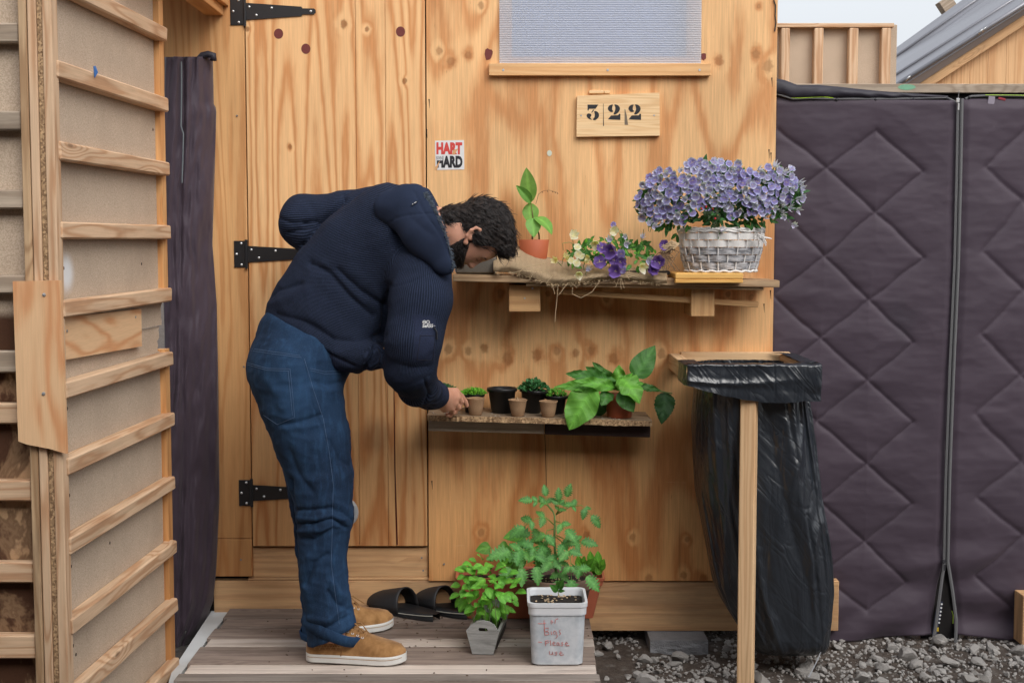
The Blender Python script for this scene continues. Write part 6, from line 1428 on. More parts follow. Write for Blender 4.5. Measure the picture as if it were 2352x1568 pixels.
def cuff_near(P, e=0.0): return cone(P, J(985, 903, -.43), J(1001, 907, -.375), 38*mpp(-.4)-e, 33*mpp(-.38)-e)
def arm_far(P, e=0.0):
    pts_ = [(880, 492, -.34, 66), (800, 498, -.31, 58), (700, 500, -.29, 52), (692, 515, -.31, 50), (770, 600, -.36, 44), (800, 660, -.36, 36)]
    return sunion([cone(P, J(a[0], a[1], a[2]), J(b[0], b[1], b[2]), a[3]*mpp(a[2])-e, b[3]*mpp(b[2])-e) for a, b in zip(pts_[:-1], pts_[1:])], .02)
hem_a, hem_b = (572, 752), (832, 866)
def hemd(P):
    p0, p1 = J(*hem_a, YC), J(*hem_b, YC); d = (p1-p0)/np.linalg.norm(p1-p0); n = np.array([d[2], 0, -d[0]]); n = n if n[2] < 0 else -n; return (P-p0)@n
def sweater(P):
    t = torso(P); t = smin(t, cone(P, J(800, 805, -.56), J(850, 818, -.6), 55*m_, 34*m_), .03)
    t = smax(t, hemd(P), .012)
    a = smin(arm_near(P), t, .045); a = smin(a, cuff_near(P), .006); return smin(arm_far(P), a, .018)
v, f = mesh_sdf(sweater, (-.80, -.92, .72), (-.02, -.10, 1.72), .0052)
S1 = lambda x, y: (602.9+.293*x, 401.9+.293*y)
def sl(*p): return [S1(*q) for q in p]
strokes = [(sl((380, 690), (520, 760), (700, 960), (860, 1100)), 11, -.011), (sl((590, 740), (760, 900), (960, 1030)), 10, -.009), (sl((480, 700), (640, 860), (790, 1010)), 9, .006), (sl((985, 860), (970, 950), (958, 1080), (940, 1280)), 7, -.010), (sl((40, 960), (120, 900), (300, 850)), 9, -.008), (sl((20, 1010), (150, 985), (330, 900)), 10, .007), (sl((110, 1090), (330, 1150), (560, 1290), (720, 1300), (940, 1250)), 10, -.008), (sl((330, 1230), (520, 1370), (640, 1400)), 11, .008), (sl((330, 370), (420, 360)), 7, -.010), (sl((300, 560), (370, 470), (560, 280), (640, 190)), 8, -.012), (sl((640, 150), (760, 80)), 8, -.008), (sl((1230, 1480), (1290, 1450), (1320, 1400)), 6, -.002), (sl((1040, 1470), (1160, 1510), (1290, 1500)), 8, -.003), (sl((1010, 880), (1200, 820), (1420, 740)), 3, -.0016),
           ([(895, 890), (935, 885), (985, 862)], 7, -.002), ([(905, 920), (950, 908), (990, 885)], 5, -.0015), ([(640, 500), (670, 512), (700, 510)], 5, -.006), ([(660, 535), (690, 528), (715, 520)], 5, -.006), ([(975, 872), (985, 905), (972, 935)], 4, -.006), (sl((880, 1290), (870, 1400), (800, 1530)), 5, -.012), (sl((0, 1090), (180, 1190), (400, 1330), (560, 1420), (720, 1500)), 4, -.007)]
v = folds(v, f, [(a_, b_, c_*.68) for a_, b_, c_ in strokes]); n = vnormals(v, f)
v = v+n*(.0040*npn(v, (7, 7, 7))+.006*(.22-np.abs(npn(v, (8, 8, 8), 9)))+.003*(.2-np.abs(npn(v, (19, 19, 19), 5))))[:, None]
p2 = proj(v); hd = hemd(v)
dT, dN, dF, dC = torso(v), arm_near(v, .004), arm_far(v, .004), cuff_near(v)
ang = np.arctan2(p2[:, 1]-651, p2[:, 0]-397)*520*m_
armN = ang*0; 
def around(v, a, b):
    ax = (b-a)/np.linalg.norm(b-a); q = v-a; q = q-np.outer(q@ax, ax); e1 = np.cross(ax, [0, 1, 0]); e1 /= np.linalg.norm(e1); e2 = np.cross(ax, e1); return np.arctan2(q@e2, q@e1)
rN = around(v, J(962, 640, -.64), J(940, 850, -.68))*.085; rF = around(v, J(880, 492, -.34), J(690, 502, -.29))*.075
isN = (dN < dT) & (dN < dF); isF = (dF < dT) & ~isN
rib = np.where(isN, rN, np.where(isF, rF, ang)); cuff = (dC < .0035) & (p2[:, 0] > 968)
hemb = (hd > -.052) & ~isN & ~isF; patch = (p2[:, 0] > 950) & (p2[:, 0] < 999) & (p2[:, 1] > 724) & (p2[:, 1] < 832) & isN & (n[:, 1] < -.1)
rib = np.where(hemb, p2[:, 0]*m_*.9, rib); smooth_ = np.where(patch, 1.0, np.where(hemb | cuff, .6, 0.0))
def knitm():
    t = NT('navy_knit'); g = t.attr('gco'); rb = t.n('SeparateXYZ', {0: g}); sm = t.n('SeparateXYZ', {0: g}, out=1); v_ = t.obj()
    wob = t.noise(v_, 40, 2); s_ = t.math('SINE', t.math('MULTIPLY_ADD', wob, .8, t.math('MULTIPLY', rb, 2*math.pi/.0064))); k = t.mr(s_, -.6, .8); k = t.mix(sm, k, (.8, .8, .8))
    st_ = t.noise(v_, 420, 2); big = t.noise(v_, 6, 3)
    col = t.mix(k, L(18, 23, 33), L(42, 51, 69)); col = t.mix(t.mr(big, .3, .7, 0, .3), col, L(32, 38, 53)); col = t.mix(t.math('MULTIPLY', sm, .55), col, L(37, 41, 60)); col = t.mix(t.mr(st_, .35, .75, 0, .35), col, L(56, 66, 98))
    lint = t.mr(t.vor(v_, 75), .0, .045, 1, 0); col = t.mix(t.math('MULTIPLY', lint, .35), col, L(150, 150, 165))
    return t.done(col, .92, t.bump(t.math('ADD', k, t.math('MULTIPLY', st_, .6)), .55, .0025), Specular_IOR_Level=.12)
M_knit = knitm()
footb = pz(790, 1500, DZ); PB = Vector((footb.x, -.5, DZ))
# ---- skin body (continuous, under the clothes)
hU, hF = np.array([.97, 0, .25]), np.array([.25, 0, -.97]); hS = np.array([0, -1., 0]); nose = J(1080, 614, YC)
hk = .00138
def HP(u, f_, s=0): return nose+(hU*u+hF*f_+hS*s)*hk
HA = np.stack([hU, hF, hS])
def head(P):
    E = lambda c, r: ell(P, HP(*c), np.array(r)*hk, HA); K = lambda a, b, ra, rb: cone(P, HP(*a), HP(*b), ra*hk, rb*hk)
    d = sunion([E((44, -74, 0), (62, 68, 53)), E((8, -50, 0), (60, 42, 44)), K((-10, -72, 22), (-46, -26, 6), 22, 15), K((-10, -72, -22), (-46, -26, -6), 22, 15)], 14*hk)
    d = smin(d, K((34, -15, 0), (4, -4, 0), 5, 7.5), 6*hk); d = smin(d, K((2, -9, 7), (2, -9, -7), 6, 6), 5*hk)      # nose bridge, wings
    d = smin(d, K((40, -19, 20), (38, -15, 4), 8, 7), 6*hk); d = smin(d, K((40, -19, -20), (38, -15, -4), 8, 7), 6*hk)   # brow
    d = smax(d, -E((24, -11, 19), (8, 7, 10)), 6*hk); d = smax(d, -E((24, -11, -19), (8, 7, 10)), 6*hk)
    d = smin(d, E((24, -18, 18), (7, 7, 9)), 3*hk); d = smin(d, E((24, -18, -18), (7, 7, 9)), 3*hk)                        # closed lids
    d = smin(d, E((-16, -13, 0), (4.5, 7, 14)), 4*hk); d = smin(d, E((-25, -14, 0), (4.5, 7, 12)), 4*hk)                   # lips
    d = smin(d, cone(P, HP(5, -88), HP(-75, -120), 40*hk, 46*hk), 14*hk)
    return d
def ear(P):
    A = lambda x, y, s: J(x, y, YC-s*hk)
    rim = [(1069, 556, 53), (1073, 541, 58), (1082, 529, 61), (1094, 523, 60), (1103, 528, 57), (1101, 538, 54)]
    d = sunion([cone(P, A(*a), A(*b), 3.6*hk, 3.4*hk) for a, b in zip(rim[:-1], rim[1:])], 3*hk)
    d = smin(d, ell(P, A(1086, 540, 53), np.array([15, 5, 13])*hk), 4*hk); d = smin(d, ell(P, A(1070, 557, 53), np.array([6, 4.5, 6])*hk), 3*hk); d = smin(d, cone(P, A(1080, 549, 55), A(1092, 534, 56), 3*hk, 2.5*hk), 3*hk)
    return smax(d, -ell(P, A(1090, 542, 58), np.array([5.5, 5, 4.5])*hk), 2*hk)
HM = 1/697.
HJ = lambda x, y, Y: J(x, y, Y)
def hand(P):
    W = HJ(1000, 907, -.385); kn = [(1046, 899, -.292), (1049, 912, -.300), (1043, 925, -.305), (1036, 937, -.302)]
    d = [cone(P, W, HJ(*k), .026, .0135) for k in kn]
    d = sunion(d, .014); d = smin(d, cone(P, HJ(1018, 912, -.36), HJ(1022, 935, -.325), .024, .018), .012)
    for k in kn: d = smin(d, ell(P, HJ(k[0]+1, k[1], k[2]-.006), (.0095, .0095, .0095)), .006)
    fing = [([(1047, 899, -.292), (1060, 911, -.258), (1068, 922, -.240), (1072, 931, -.232)], (.0115, .0100, .0092, .0078)), ([(1050, 912, -.300), (1059, 922, -.272), (1054, 936, -.262), (1046, 939, -.272)], (.0115, .0098, .009, .008)),
            ([(1044, 925, -.305), (1052, 935, -.280), (1045, 946, -.270), (1037, 947, -.280)], (.0112, .0095, .0088, .0078)), ([(1036, 937, -.302), (1041, 946, -.285), (1034, 953, -.275), (1027, 952, -.283)], (.0102, .0086, .008, .007)), ([(1012, 905, -.35), (1030, 906, -.300), (1044, 915, -.262), (1055, 924, -.246)], (.018, .0125, .0105, .0085))]
    for pp_, rr in fing:
        q = sunion([cone(P, HJ(*a), HJ(*b), ra, rb_) for a, b, ra, rb_ in zip(pp_[:-1], pp_[1:], rr[:-1], rr[1:])], .003); d = smin(d, q, .0035)
    return d
def legs(P, e=0.0, shoes=False):
    near = [(672, 850, -.55, 102), (692, 920, -.56, 96), (717, 1010, -.57, 88), (737, 1100, -.58, 75), (745, 1180, -.59, 67), (740, 1260, -.595, 58), (744, 1340, -.60, 56), (757, 1420, -.60, 58), (766, 1470, -.60, 60), (772, 1520, -.60, 61)]
    far_ = [(672, 850, -.42, 98), (698, 930, -.40, 90), (722, 1050, -.37, 74), (732, 1170, -.355, 64), (734, 1260, -.345, 56), (742, 1370, -.34, 53), (749, 1440, -.34, 54), (750, 1500, -.34, 54)]
    o = []
    for pts_ in (near, far_):
        o.append(sunion([cone(P, J(a[0], a[1], a[2]), J(b[0], b[1], b[2]), a[3]*mpp(a[2])-e, b[3]*mpp(b[2])-e) for a, b in zip(pts_[:-1], pts_[1:])], .012))
    return o
def pelvis(P, e=0.0): return sunion([cone(P, J(668, 845, YC), J(690, 780, YC), 98*m_-e, 100*m_-e, .95), cone(P, J(700, 860, YC), J(735, 800, YC), 86*m_-e, 88*m_-e, 1.0)], .03)
def body(P):
    lg = [smax(q, (DZ+.07)-P[:, 2], .01) for q in legs(P, .026)]; d = sunion([torso(P, 1, .035), pelvis(P, .02)]+lg, .02); d = smin(d, arm_near(P, .034), .02); d = smin(d, cone(P, J(985, 903, -.43), HJ(1003, 907, -.38), .034, .026), .01); d = smin(d, arm_far(P, .036), .02)
    for a, b in (((755, 1462, -.60), (800, 1500, -.595)), ((745, 1445, -.34), (790, 1455, -.32))): d = smin(d, cone(P, J(*a), J(*b), .024, .014), .01)
    d = smin(d, head(P), .010); d = smin(d, hand(P), .008); return smin(d, ear(P), .0015)
bv, bf = mesh_sdf(body, (-.85, -.95, .12), (.12, -.08, 1.75), .0034)
def skinm():
    t = NT('skin'); v_ = t.obj(); n = t.noise(v_, 45, 4, .6); n2 = t.noise(v_, 320, 3)
    return t.done(t.mix(n, L(190, 134, 108), L(216, 164, 140)), .5, t.bump(n2, .2, .001), Subsurface_Weight=.12, Subsurface_Radius=(.8, .35, .2), Subsurface_Scale=.01, Specular_IOR_Level=.4)
M_skin = skinm()
person = obj_np(bv, bf, 'person', M_skin, base=PB); tag(person, 'bending man in navy knit hoodie, blue jeans and tan shoes reaching for a pot', 'person')
swt = obj_np(v, f, 'sweater', M_knit, parent=person, g=np.stack([rib, smooth_, rib*0], 1))
sbvh = BVHTree.FromPolygons([tuple(x) for x in v], [tuple(x) for x in f.tolist()])
def surf(bvh, x, y, off=.001):
    d = ray(x, y).normalized(); h_ = bvh.ray_cast(CAMP, d); return None if h_[0] is None else h_[0]-d*off
def on(bvh, pts_, off=.001, n=14):
    out = []
    for a, b in zip(pts_[:-1], pts_[1:]):
        for k in range(n): 
            q = surf(bvh, a[0]+(b[0]-a[0])*k/n, a[1]+(b[1]-a[1])*k/n, off)
            if q is not None: out.append(q)
    q = surf(bvh, *pts_[-1], off)
    if q is not None: out.append(q)
    return out
def stitch(bvh, pts_, nm, m, par, r=.0008, off=.0005): 
    P_s = on(bvh, pts_, off); b = MB(); b.tube(P_s, r, 5); return b.build(nm, m, parent=par, smooth=True)
# sleeve pocket, logo, zip pull
M_seam = plain('dark_seam', L(20, 22, 36), .9); M_lint = plain('white_thread', (.62, .62, .62), .7, .05)
for ln in ([(966, 770), (1000, 771), (994, 828), (958, 826), (966, 770)],): stitch(sbvh, ln, 'pocket_seam', M_seam, swt, .0009)
def on_text(bvh, body_, x0, y0, x1, y1, nm, m, par, bold=.03, rot=0):
    tv, tf = text_mesh(body_, 1, bold, 1, .15); a = np.array(tv); lo_ = a.min(0); hi_ = a.max(0); a = (a-lo_)/(hi_-lo_); b = MB(); P_ = []
    for u, w_ in a:
        q = surf(bvh, x0+(x1-x0)*u+rot*w_, y1+(y0-y1)*w_+rot*u, .0015); P_.append(q if q is not None else Vector((0, 0, 0)))
    b.add(P_, tf); return b.build(nm, m, parent=par)
on_text(sbvh, 'SeR55', 970, 744, 995, 752, 'logo_text', M_lint, swt)
b = MB()
for cx_, hw in ((974.5, 3.6), (983, 3.4)):
    P_ = [surf(sbvh, cx_+hw*math.cos(a), 739.5+hw*math.sin(a), .0015) for a in np.linspace(0, 6.283, 15)]; b.tube(P_, .0013, 4)
P_ = [surf(sbvh, x, 739.5, .0015) for x in (972, 978)]; b.tube(P_, .0012, 4); b.build('logo_emblem', M_lint, parent=swt)
b = MB(); P_ = [surf(sbvh, x, 748, .0016) for x in (995.5, 998.5)]; b.tube(P_, .0045, 4, flat=.15); b.build('logo_block', M_lint, parent=swt)
q = surf(sbvh, 997, 752, .003) or surf(sbvh, 993, 752, .003)
b = MB(); b.tube([q, q+Vector((.008, -.002, -.012)), q+Vector((.009, -.002, -.036))], [.002, .0024, .0026], 6); b.build('zip_pull', M_black, parent=swt)
stitch(sbvh, [(868, 800), (874, 818), (868, 838), (852, 852), (832, 858)], 'front_edge', M_seam, swt, .0016)
# hood with fleece edge
def hood(P):
    q = [cone(P, J(900, 478, -.63), J(945, 482, -.645), 34*m_, 52*m_, .5), cone(P, J(945, 482, -.645), J(985, 530, -.675), 52*m_, 54*m_, .5), cone(P, J(985, 530, -.675), J(1020, 600, -.69), 54*m_, 30*m_, .6), cone(P, J(940, 475, -.44), J(985, 480, -.42), 44*m_, 38*m_), cone(P, J(985, 480, -.42), J(1010, 520, -.40), 40*m_, 34*m_), cone(P, J(900, 478, -.60), J(930, 470, -.46), 34*m_, 40*m_)]
    d = sunion(q, .045)
    e0, e1 = J(978, 430, YC), J(1049, 625, YC); dr = (e1-e0)/np.linalg.norm(e1-e0); n = np.array([-dr[2], 0, dr[0]]); n = n if n[0] > 0 else -n
    return smax(d, (P-e0)@n-.004-.012*np.sin(np.clip((P-e0)@dr/.27, 0, 1)*3.14), .010)
hv, hf = mesh_sdf(hood, (-.55, -.85, 1.25), (-.02, -.25, 1.80), .0045)
hv = folds(hv, hf, [(sl((880, 330), (980, 390), (1040, 340), (1160, 310), (1330, 300)), 3, -.0015), (sl((1190, 130), (1260, 280), (1390, 460), (1470, 640)), 4, -.0015), (sl((1160, 330), (1260, 420), (1330, 470)), 14, -.0015), (sl((900, 240), (1010, 250), (1130, 180)), 16, .003)])
hn = vnormals(hv, hf); hv = hv+hn*(.0040*npn(hv, (9, 9, 9), 3))[:, None]
def fleecem():
    t = NT('navy_fleece'); v_ = t.obj(); n = t.noise(v_, 350, 3, .7); big = t.noise(v_, 9, 3)
    return t.done(t.mix(big, L(34, 42, 60), L(47, 56, 77)), .95, t.bump(n, .4, .002), Specular_IOR_Level=.1)
hd_o = obj_np(hv, hf, 'hood', fleecem(), parent=person)
hbvh = BVHTree.FromPolygons([tuple(x) for x in hv], [tuple(x) for x in hf.tolist()])
S1b = [S1(1168, 240), S1(1218, 203)]
b = MB(); P_ = on(hbvh, S1b, .002, 5); b.tube(P_, .0055, 4, flat=.25); lb_ = b.build('neck_label', plain('label_navy', L(26, 30, 50), .8), parent=hd_o)
b = MB(); P_ = on(hbvh, [S1(1175, 232), S1(1182, 228)], .0035, 3); b.tube(P_, .0048, 4, flat=.35); b.build('print', M_lint, parent=lb_)
b = MB(); P_ = on(hbvh, [S1(1190, 222), S1(1206, 212)], .0035, 3); b.tube(P_, .0048, 4, flat=.35); b.build('print', M_lint, parent=lb_)
rf = random.Random(21); b = MB()
edge_ = [(980, 442), (992, 462), (1007, 487), (1021, 515), (1033, 545), (1041, 575), (1047, 602), (1047, 622)]
for i in range(620):
    t = rf.random()*(len(edge_)-1.001); k = int(t); fr = t-k; x = edge_[k][0]+(edge_[k+1][0]-edge_[k][0])*fr-rf.uniform(0, 11); y = edge_[k][1]+(edge_[k+1][1]-edge_[k][1])*fr+rf.uniform(-2, 2)
    q = surf(hbvh, x, y, -.001)
    if q is None: continue
    o = Vector((rf.uniform(.3, 1), rf.gauss(-.5, .4), rf.gauss(-.2, .5))).normalized(); l_ = rf.uniform(.006, .014); b.tube([q, q+o*l_*.6, q+o*l_+Vector((0, 0, rf.gauss(-.002, .002)))], [.0010, .0009, .0003], 3)
tag(b.build('fleece_trim', plain('grey_fleece', L(78, 88, 100), .95, .3, 60), parent=hd_o), kind='stuff')
# ---- hair and beard
def hloc(P): q = (P-nose)/hk; return q@hU, q@hF, q@hS
def hairf(P):
    u, f_, s = hloc(P); d = ell(P, HP(50, -78, 0), np.array([71, 73, 57])*hk, HA); d = smin(d, ell(P, HP(88, -24, 6), np.array([22, 24, 34])*hk, HA), 12*hk); d = smin(d, ell(P, HP(96, -50, 0), np.array([20, 34, 44])*hk, HA), 10*hk); d = smin(d, ell(P, HP(-20, -118, 0), np.array([46, 30, 44])*hk, HA), 16*hk)
    d = smin(d, ell(P, HP(40, -58, 38), np.array([26, 26, 22])*hk, HA), 10*hk)
    front = f_-(-50+.47*(u-23)); low = np.maximum(f_+84, -(u+60)); wob = 3*np.sin(s*.3+u*.25)
    cut = np.where(u > 14, front, np.maximum(low, (f_+84)))+wob
    cut = np.where((u > 66) & (f_ > -60), -20, cut)
    q = P*1.0; nz_ = .0024*(np.sin(q[:, 0]*160+3*np.sin(q[:, 2]*90))*np.sin(q[:, 2]*150+2*np.sin(q[:, 1]*110))+.7*np.sin(q[:, 1]*180+q[:, 0]*120))
    return smax(d-nz_, cut*hk, 5*hk)
hv2, hf2 = mesh_sdf(hairf, (-.30, -.68, 1.30), (.10, -.30, 1.74), .0030)
def hairm(nm, a, c):
    t = NT(nm); v_ = t.obj(); n = t.noise(t.vm('MULTIPLY', v_, (90, 90, 90)), 1, 4, .7, 1.5); return t.done(t.mix(t.mr(n, .35, .7), a, c), .5, t.bump(n, .8, .006), Specular_IOR_Level=.35)
M_hair = hairm('dark_hair', L(20, 16, 15), L(52, 42, 38)); M_strand = plain('hair_strand', L(30, 24, 23), .42, .4, 30, spec=.45)
ho = obj_np(hv2, hf2, 'hair', M_hair, parent=person)
hn2 = vnormals(hv2, hf2); rh = random.Random(4); b = MB()
pick = [i for i in range(len(hv2)) if hn2[i][1] < .55]
for i in range(2600):
    k = rh.choice(pick); p = Vector(hv2[k]); nn = Vector(hn2[k]); fl_ = Vector(tuple(hU*.45+hF*.55)); tg = (fl_+Vector((rh.gauss(0, .17), rh.gauss(0, .17), rh.gauss(0, .17)))); tg = (tg-nn*tg.dot(nn)).normalized(); bi = nn.cross(tg); l_ = rh.uniform(.016, .040); cu = rh.uniform(-.22, .22); lift = rh.uniform(.0, .11)
    P_ = []
    for j in range(5):
        t = j/4; P_.append(p-nn*.002+tg*(l_*t)+bi*(cu*l_*math.sin(t*3.2+i)*.5)+nn*(lift*l_*math.sin(t*2.6)))
    b.tube(P_, [.0010, .0010, .0009, .0007, .0002], 3)
tag(b.build('hair_strands', M_strand, parent=ho, smooth=True), kind='stuff')
def beardf(P):
    u, f_, s = hloc(P); d = head(P)-3*hk; c1 = u-(10-.62*(f_+46)); c2 = -(f_+62)-.25*(u+20); nz_ = .0016*np.sin(P[:, 0]*420+2*np.sin(P[:, 2]*300))*np.sin(P[:, 2]*380); d = d-nz_
    c3 = -(u+70); mouth = np.where((u > -12) & (f_ > -14), u+5, -9); return smax(smax(d, np.maximum(np.maximum(c1, c2), c3)*hk, 4*hk), mouth*hk, 2*hk)
dv, df = mesh_sdf(beardf, (-.30, -.66, 1.28), (.06, -.34, 1.62), .0028)
be = obj_np(dv, df, 'beard', M_hair, parent=person)
# side whiskers in front of the ear join hair and beard
dn_ = vnormals(dv, df); b = MB(); pick = [i for i in range(len(dv)) if dn_[i][1] < .3]
for i in range(900):
    k = rh.choice(pick); p = Vector(dv[k]); nn = Vector(dn_[k]); tg = Vector(tuple(-hU*.6+hF*.5))+Vector((rh.gauss(0, .4), rh.gauss(0, .4), rh.gauss(0, .4))); tg.normalize(); l_ = rh.uniform(.004, .010); b.tube([p-nn*.001, p+tg*l_*.6+nn*.002, p+tg*l_+nn*.001], [.0007, .0006, .0002], 3)
tag(b.build('beard_strands', M_strand, parent=be, smooth=True), kind='stuff')
b = MB()
for s_ in (16, -16): P_ = [Vector(HP(41-abs(t-.5)*6, -9-abs(t-.5)*6, s_+(t-.5)*22)) for t in np.linspace(0, 1, 6)]; b.tube(P_, [.002, .0032, .0036, .0034, .0028, .0015], 6)
b.build('eyebrows', M_hair, parent=person, smooth=True)
b = MB()
for s_ in (18, -18): P_ = [Vector(HP(20, -11.5-abs(t-.5)*5, s_+(t-.5)*16)) for t in np.linspace(0, 1, 6)]; b.tube(P_, .0011, 5)
b.build('eyelashes', M_hair, parent=person, smooth=True)
# finger nail on the pointing finger
# ---- jeans
def jeans(P):
    a, c = legs(P); d = smin(smin(a, c, .012), pelvis(P), .03); d = smax(d, -(hemd(P)+.075), .004)
    c0, c1 = J(706, 1494, -.675), J(826, 1442, -.675); dr = (c1-c0)/np.linalg.norm(c1-c0); n = np.array([dr[2], 0, -dr[0]]); n = n if n[2] < 0 else -n
    cutN = (P-c0)@n; f0 = J(690, 1462, -.34); nf = np.array([.12, .2, -1]); nf /= np.linalg.norm(nf); cutF = (P-f0)@nf
    return smax(d, np.where(P[:, 1] < -.465, cutN, cutF), .003)
jv, jf = mesh_sdf(jeans, (-.86, -.90, .10), (-.30, -.10, 1.22), .0048)
C6 = lambda x, y: (516.8+.293*x, 689+.293*y)
js = [([C7(470, 400), C7(600, 400), C7(720, 385)], 5, -.009), ([C7(470, 450), C7(580, 470), C7(720, 440), C7(800, 470)], 5, .008), ([C7(465, 500), C7(600, 490), C7(725, 460), C7(820, 520)], 5, -.010), ([C7(470, 545), C7(640, 540), C7(760, 510)], 6, .008), ([C7(475, 590), C7(600, 600), C7(730, 520)], 6, -.008), ([C7(730, 400), C7(800, 420), C7(860, 470)], 6, -.008), ([C7(740, 350), C7(850, 400)], 6, .006), ([C7(690, 700), C7(600, 760), C7(540, 900)], 9, -.008), ([C7(560, 720), C7(520, 860), C7(560, 1000)], 10, .007), ([C7(720, 880), C7(770, 960), C7(840, 1010)], 8, .009), ([C7(700, 950), C7(760, 1040), C7(880, 1080)], 8, -.010), ([C7(560, 1180), C7(680, 1200), C7(850, 1110)], 7, -.009), ([C7(560, 1130), C7(680, 1150), C7(820, 1060)], 7, .008), ([C7(560, 1240), C7(720, 1250), C7(880, 1160)], 6, .006), ([C7(440, 200), C7(470, 500), C7(480, 800), C7(530, 1150)], 5, -.012),
      ([C6(430, 980), C6(600, 950), C6(750, 900)], 7, -.006), ([C6(450, 1010), C6(620, 1000), C6(780, 960)], 8, .005), ([C6(700, 640), C6(800, 660), C6(930, 640)], 8, -.006), ([C6(690, 690), C6(800, 720), C6(940, 690)], 8, .005), ([C6(500, 1180), C6(560, 1350), C6(680, 1500)], 12, -.006), ([C6(820, 1100), C6(900, 1250), C6(980, 1300)], 10, -.005), ([C6(330, 640), C6(420, 760), C6(480, 900)], 12, .005), ([C6(620, 480), C6(680, 800), C6(800, 1100), C6(850, 1560)], 3, -.003)]
jv = folds(jv, jf, [(a_, b_*.9, c_*.62) for a_, b_, c_ in js]); jn = vnormals(jv, jf); jv = jv+jn*(.003*npn(jv, (8, 8, 6), 2)+.006*(.2-np.abs(npn(jv, (9, 9, 15), 7)))+.004*(.2-np.abs(npn(jv, (20, 20, 34), 4))))[:, None]
def denimm():
    t = NT('denim'); v_ = t.obj(); n = t.noise(v_, 600, 3, .7); big = t.noise(t.vm('MULTIPLY', v_, (5, 5, 2.2)), 1, 4, .55); f2 = t.noise(t.vm('MULTIPLY', v_, (60, 60, 14)), 1, 3, .6)
    col = t.mix(t.mr(big, .3, .72), L(12, 28, 50), L(34, 62, 94)); col = t.mix(t.mr(f2, .45, .75, 0, .35), col, L(48, 82, 118)); col = t.mix(t.mr(n, .4, .8, 0, .3), col, L(84, 106, 132))
    ll = t.mr(t.n('SeparateXYZ', {0: t.pos()}, out=2), .95, 1.1); 
    return t.done(col, .88, t.bump(n, .35, .0015), Specular_IOR_Level=.18)
jo = obj_np(jv, jf, 'jeans', denimm(), parent=person)
jb = BVHTree.FromPolygons([tuple(x) for x in jv], [tuple(x) for x in jf.tolist()])
M_st = plain('denim_thread', L(74, 96, 126), .85, .2, 200)
for ln in ([C6(170, 490), C6(330, 535), C6(510, 540), C6(530, 740), C6(545, 918), C6(410, 975), C6(300, 900)], [C6(172, 505), C6(330, 550), C6(500, 556)], [C6(495, 560), C6(515, 760), C6(528, 905)], [C6(175, 375), C6(380, 405), C6(590, 435)], [C6(180, 392), C6(380, 422), C6(600, 450)], [C6(622, 460), C6(690, 690), C6(770, 930), C6(815, 1180), C6(850, 1450), C7(725, 380)], [C7(725, 380), C7(722, 560), C7(715, 760), C7(740, 950), C7(770, 1170)], [C6(665, 535), C6(780, 560), C6(905, 555)], [C6(670, 552), C6(780, 578), C6(905, 575)]):
    try: stitch(jb, ln, 'stitching', M_st, jo, .0007)
    except Exception: pass
# turned-up hems
def ringat(fn, ctr, n_, r0, N=40):
    """outline of the leg in the plane through ctr normal to n_, by marching"""
    n_ = np.array(n_)/np.linalg.norm(n_); e1 = np.cross(n_, [0, 1, 0]); e1 /= np.linalg.norm(e1); e2 = np.cross(n_, e1); out = []
    for a in np.linspace(0, 2*math.pi, N+1)[:-1]:
        d = e1*math.cos(a)+e2*math.sin(a); rs_ = np.linspace(.02, .16, 57); q = fn(ctr+d*rs_[:, None]); k = np.argmax(q > 0); out.append(ctr+d*rs_[k])
    return out
hc = J(766, 1466, -.675); hc[1] = -.60
for ctr, n_, y_ in ((hc, (.40, 0, .92), 0), (J(748, 1450, -.34), (-.12, -.2, 1), 1)):
    fn = lambda P: legs(P)[y_]; r0 = ringat(fn, ctr, n_, .1); nn = np.array(n_)/np.linalg.norm(n_); rows = []
    for h_, o_ in ((-.012, -.004), (-.010, .0035), (.006, .0045), (.022, .004), (.024, -.001)):
        rows.append([Vector(tuple(p+nn*h_+(p-ctr)/np.linalg.norm(p-ctr)*(o_+.0015*math.sin(i*1.1)))) for i, p in enumerate(r0)])
    b = MB(); b.grid(rows, closed=True); b.build('hem', jo.data.materials[0], parent=jo, smooth=True)
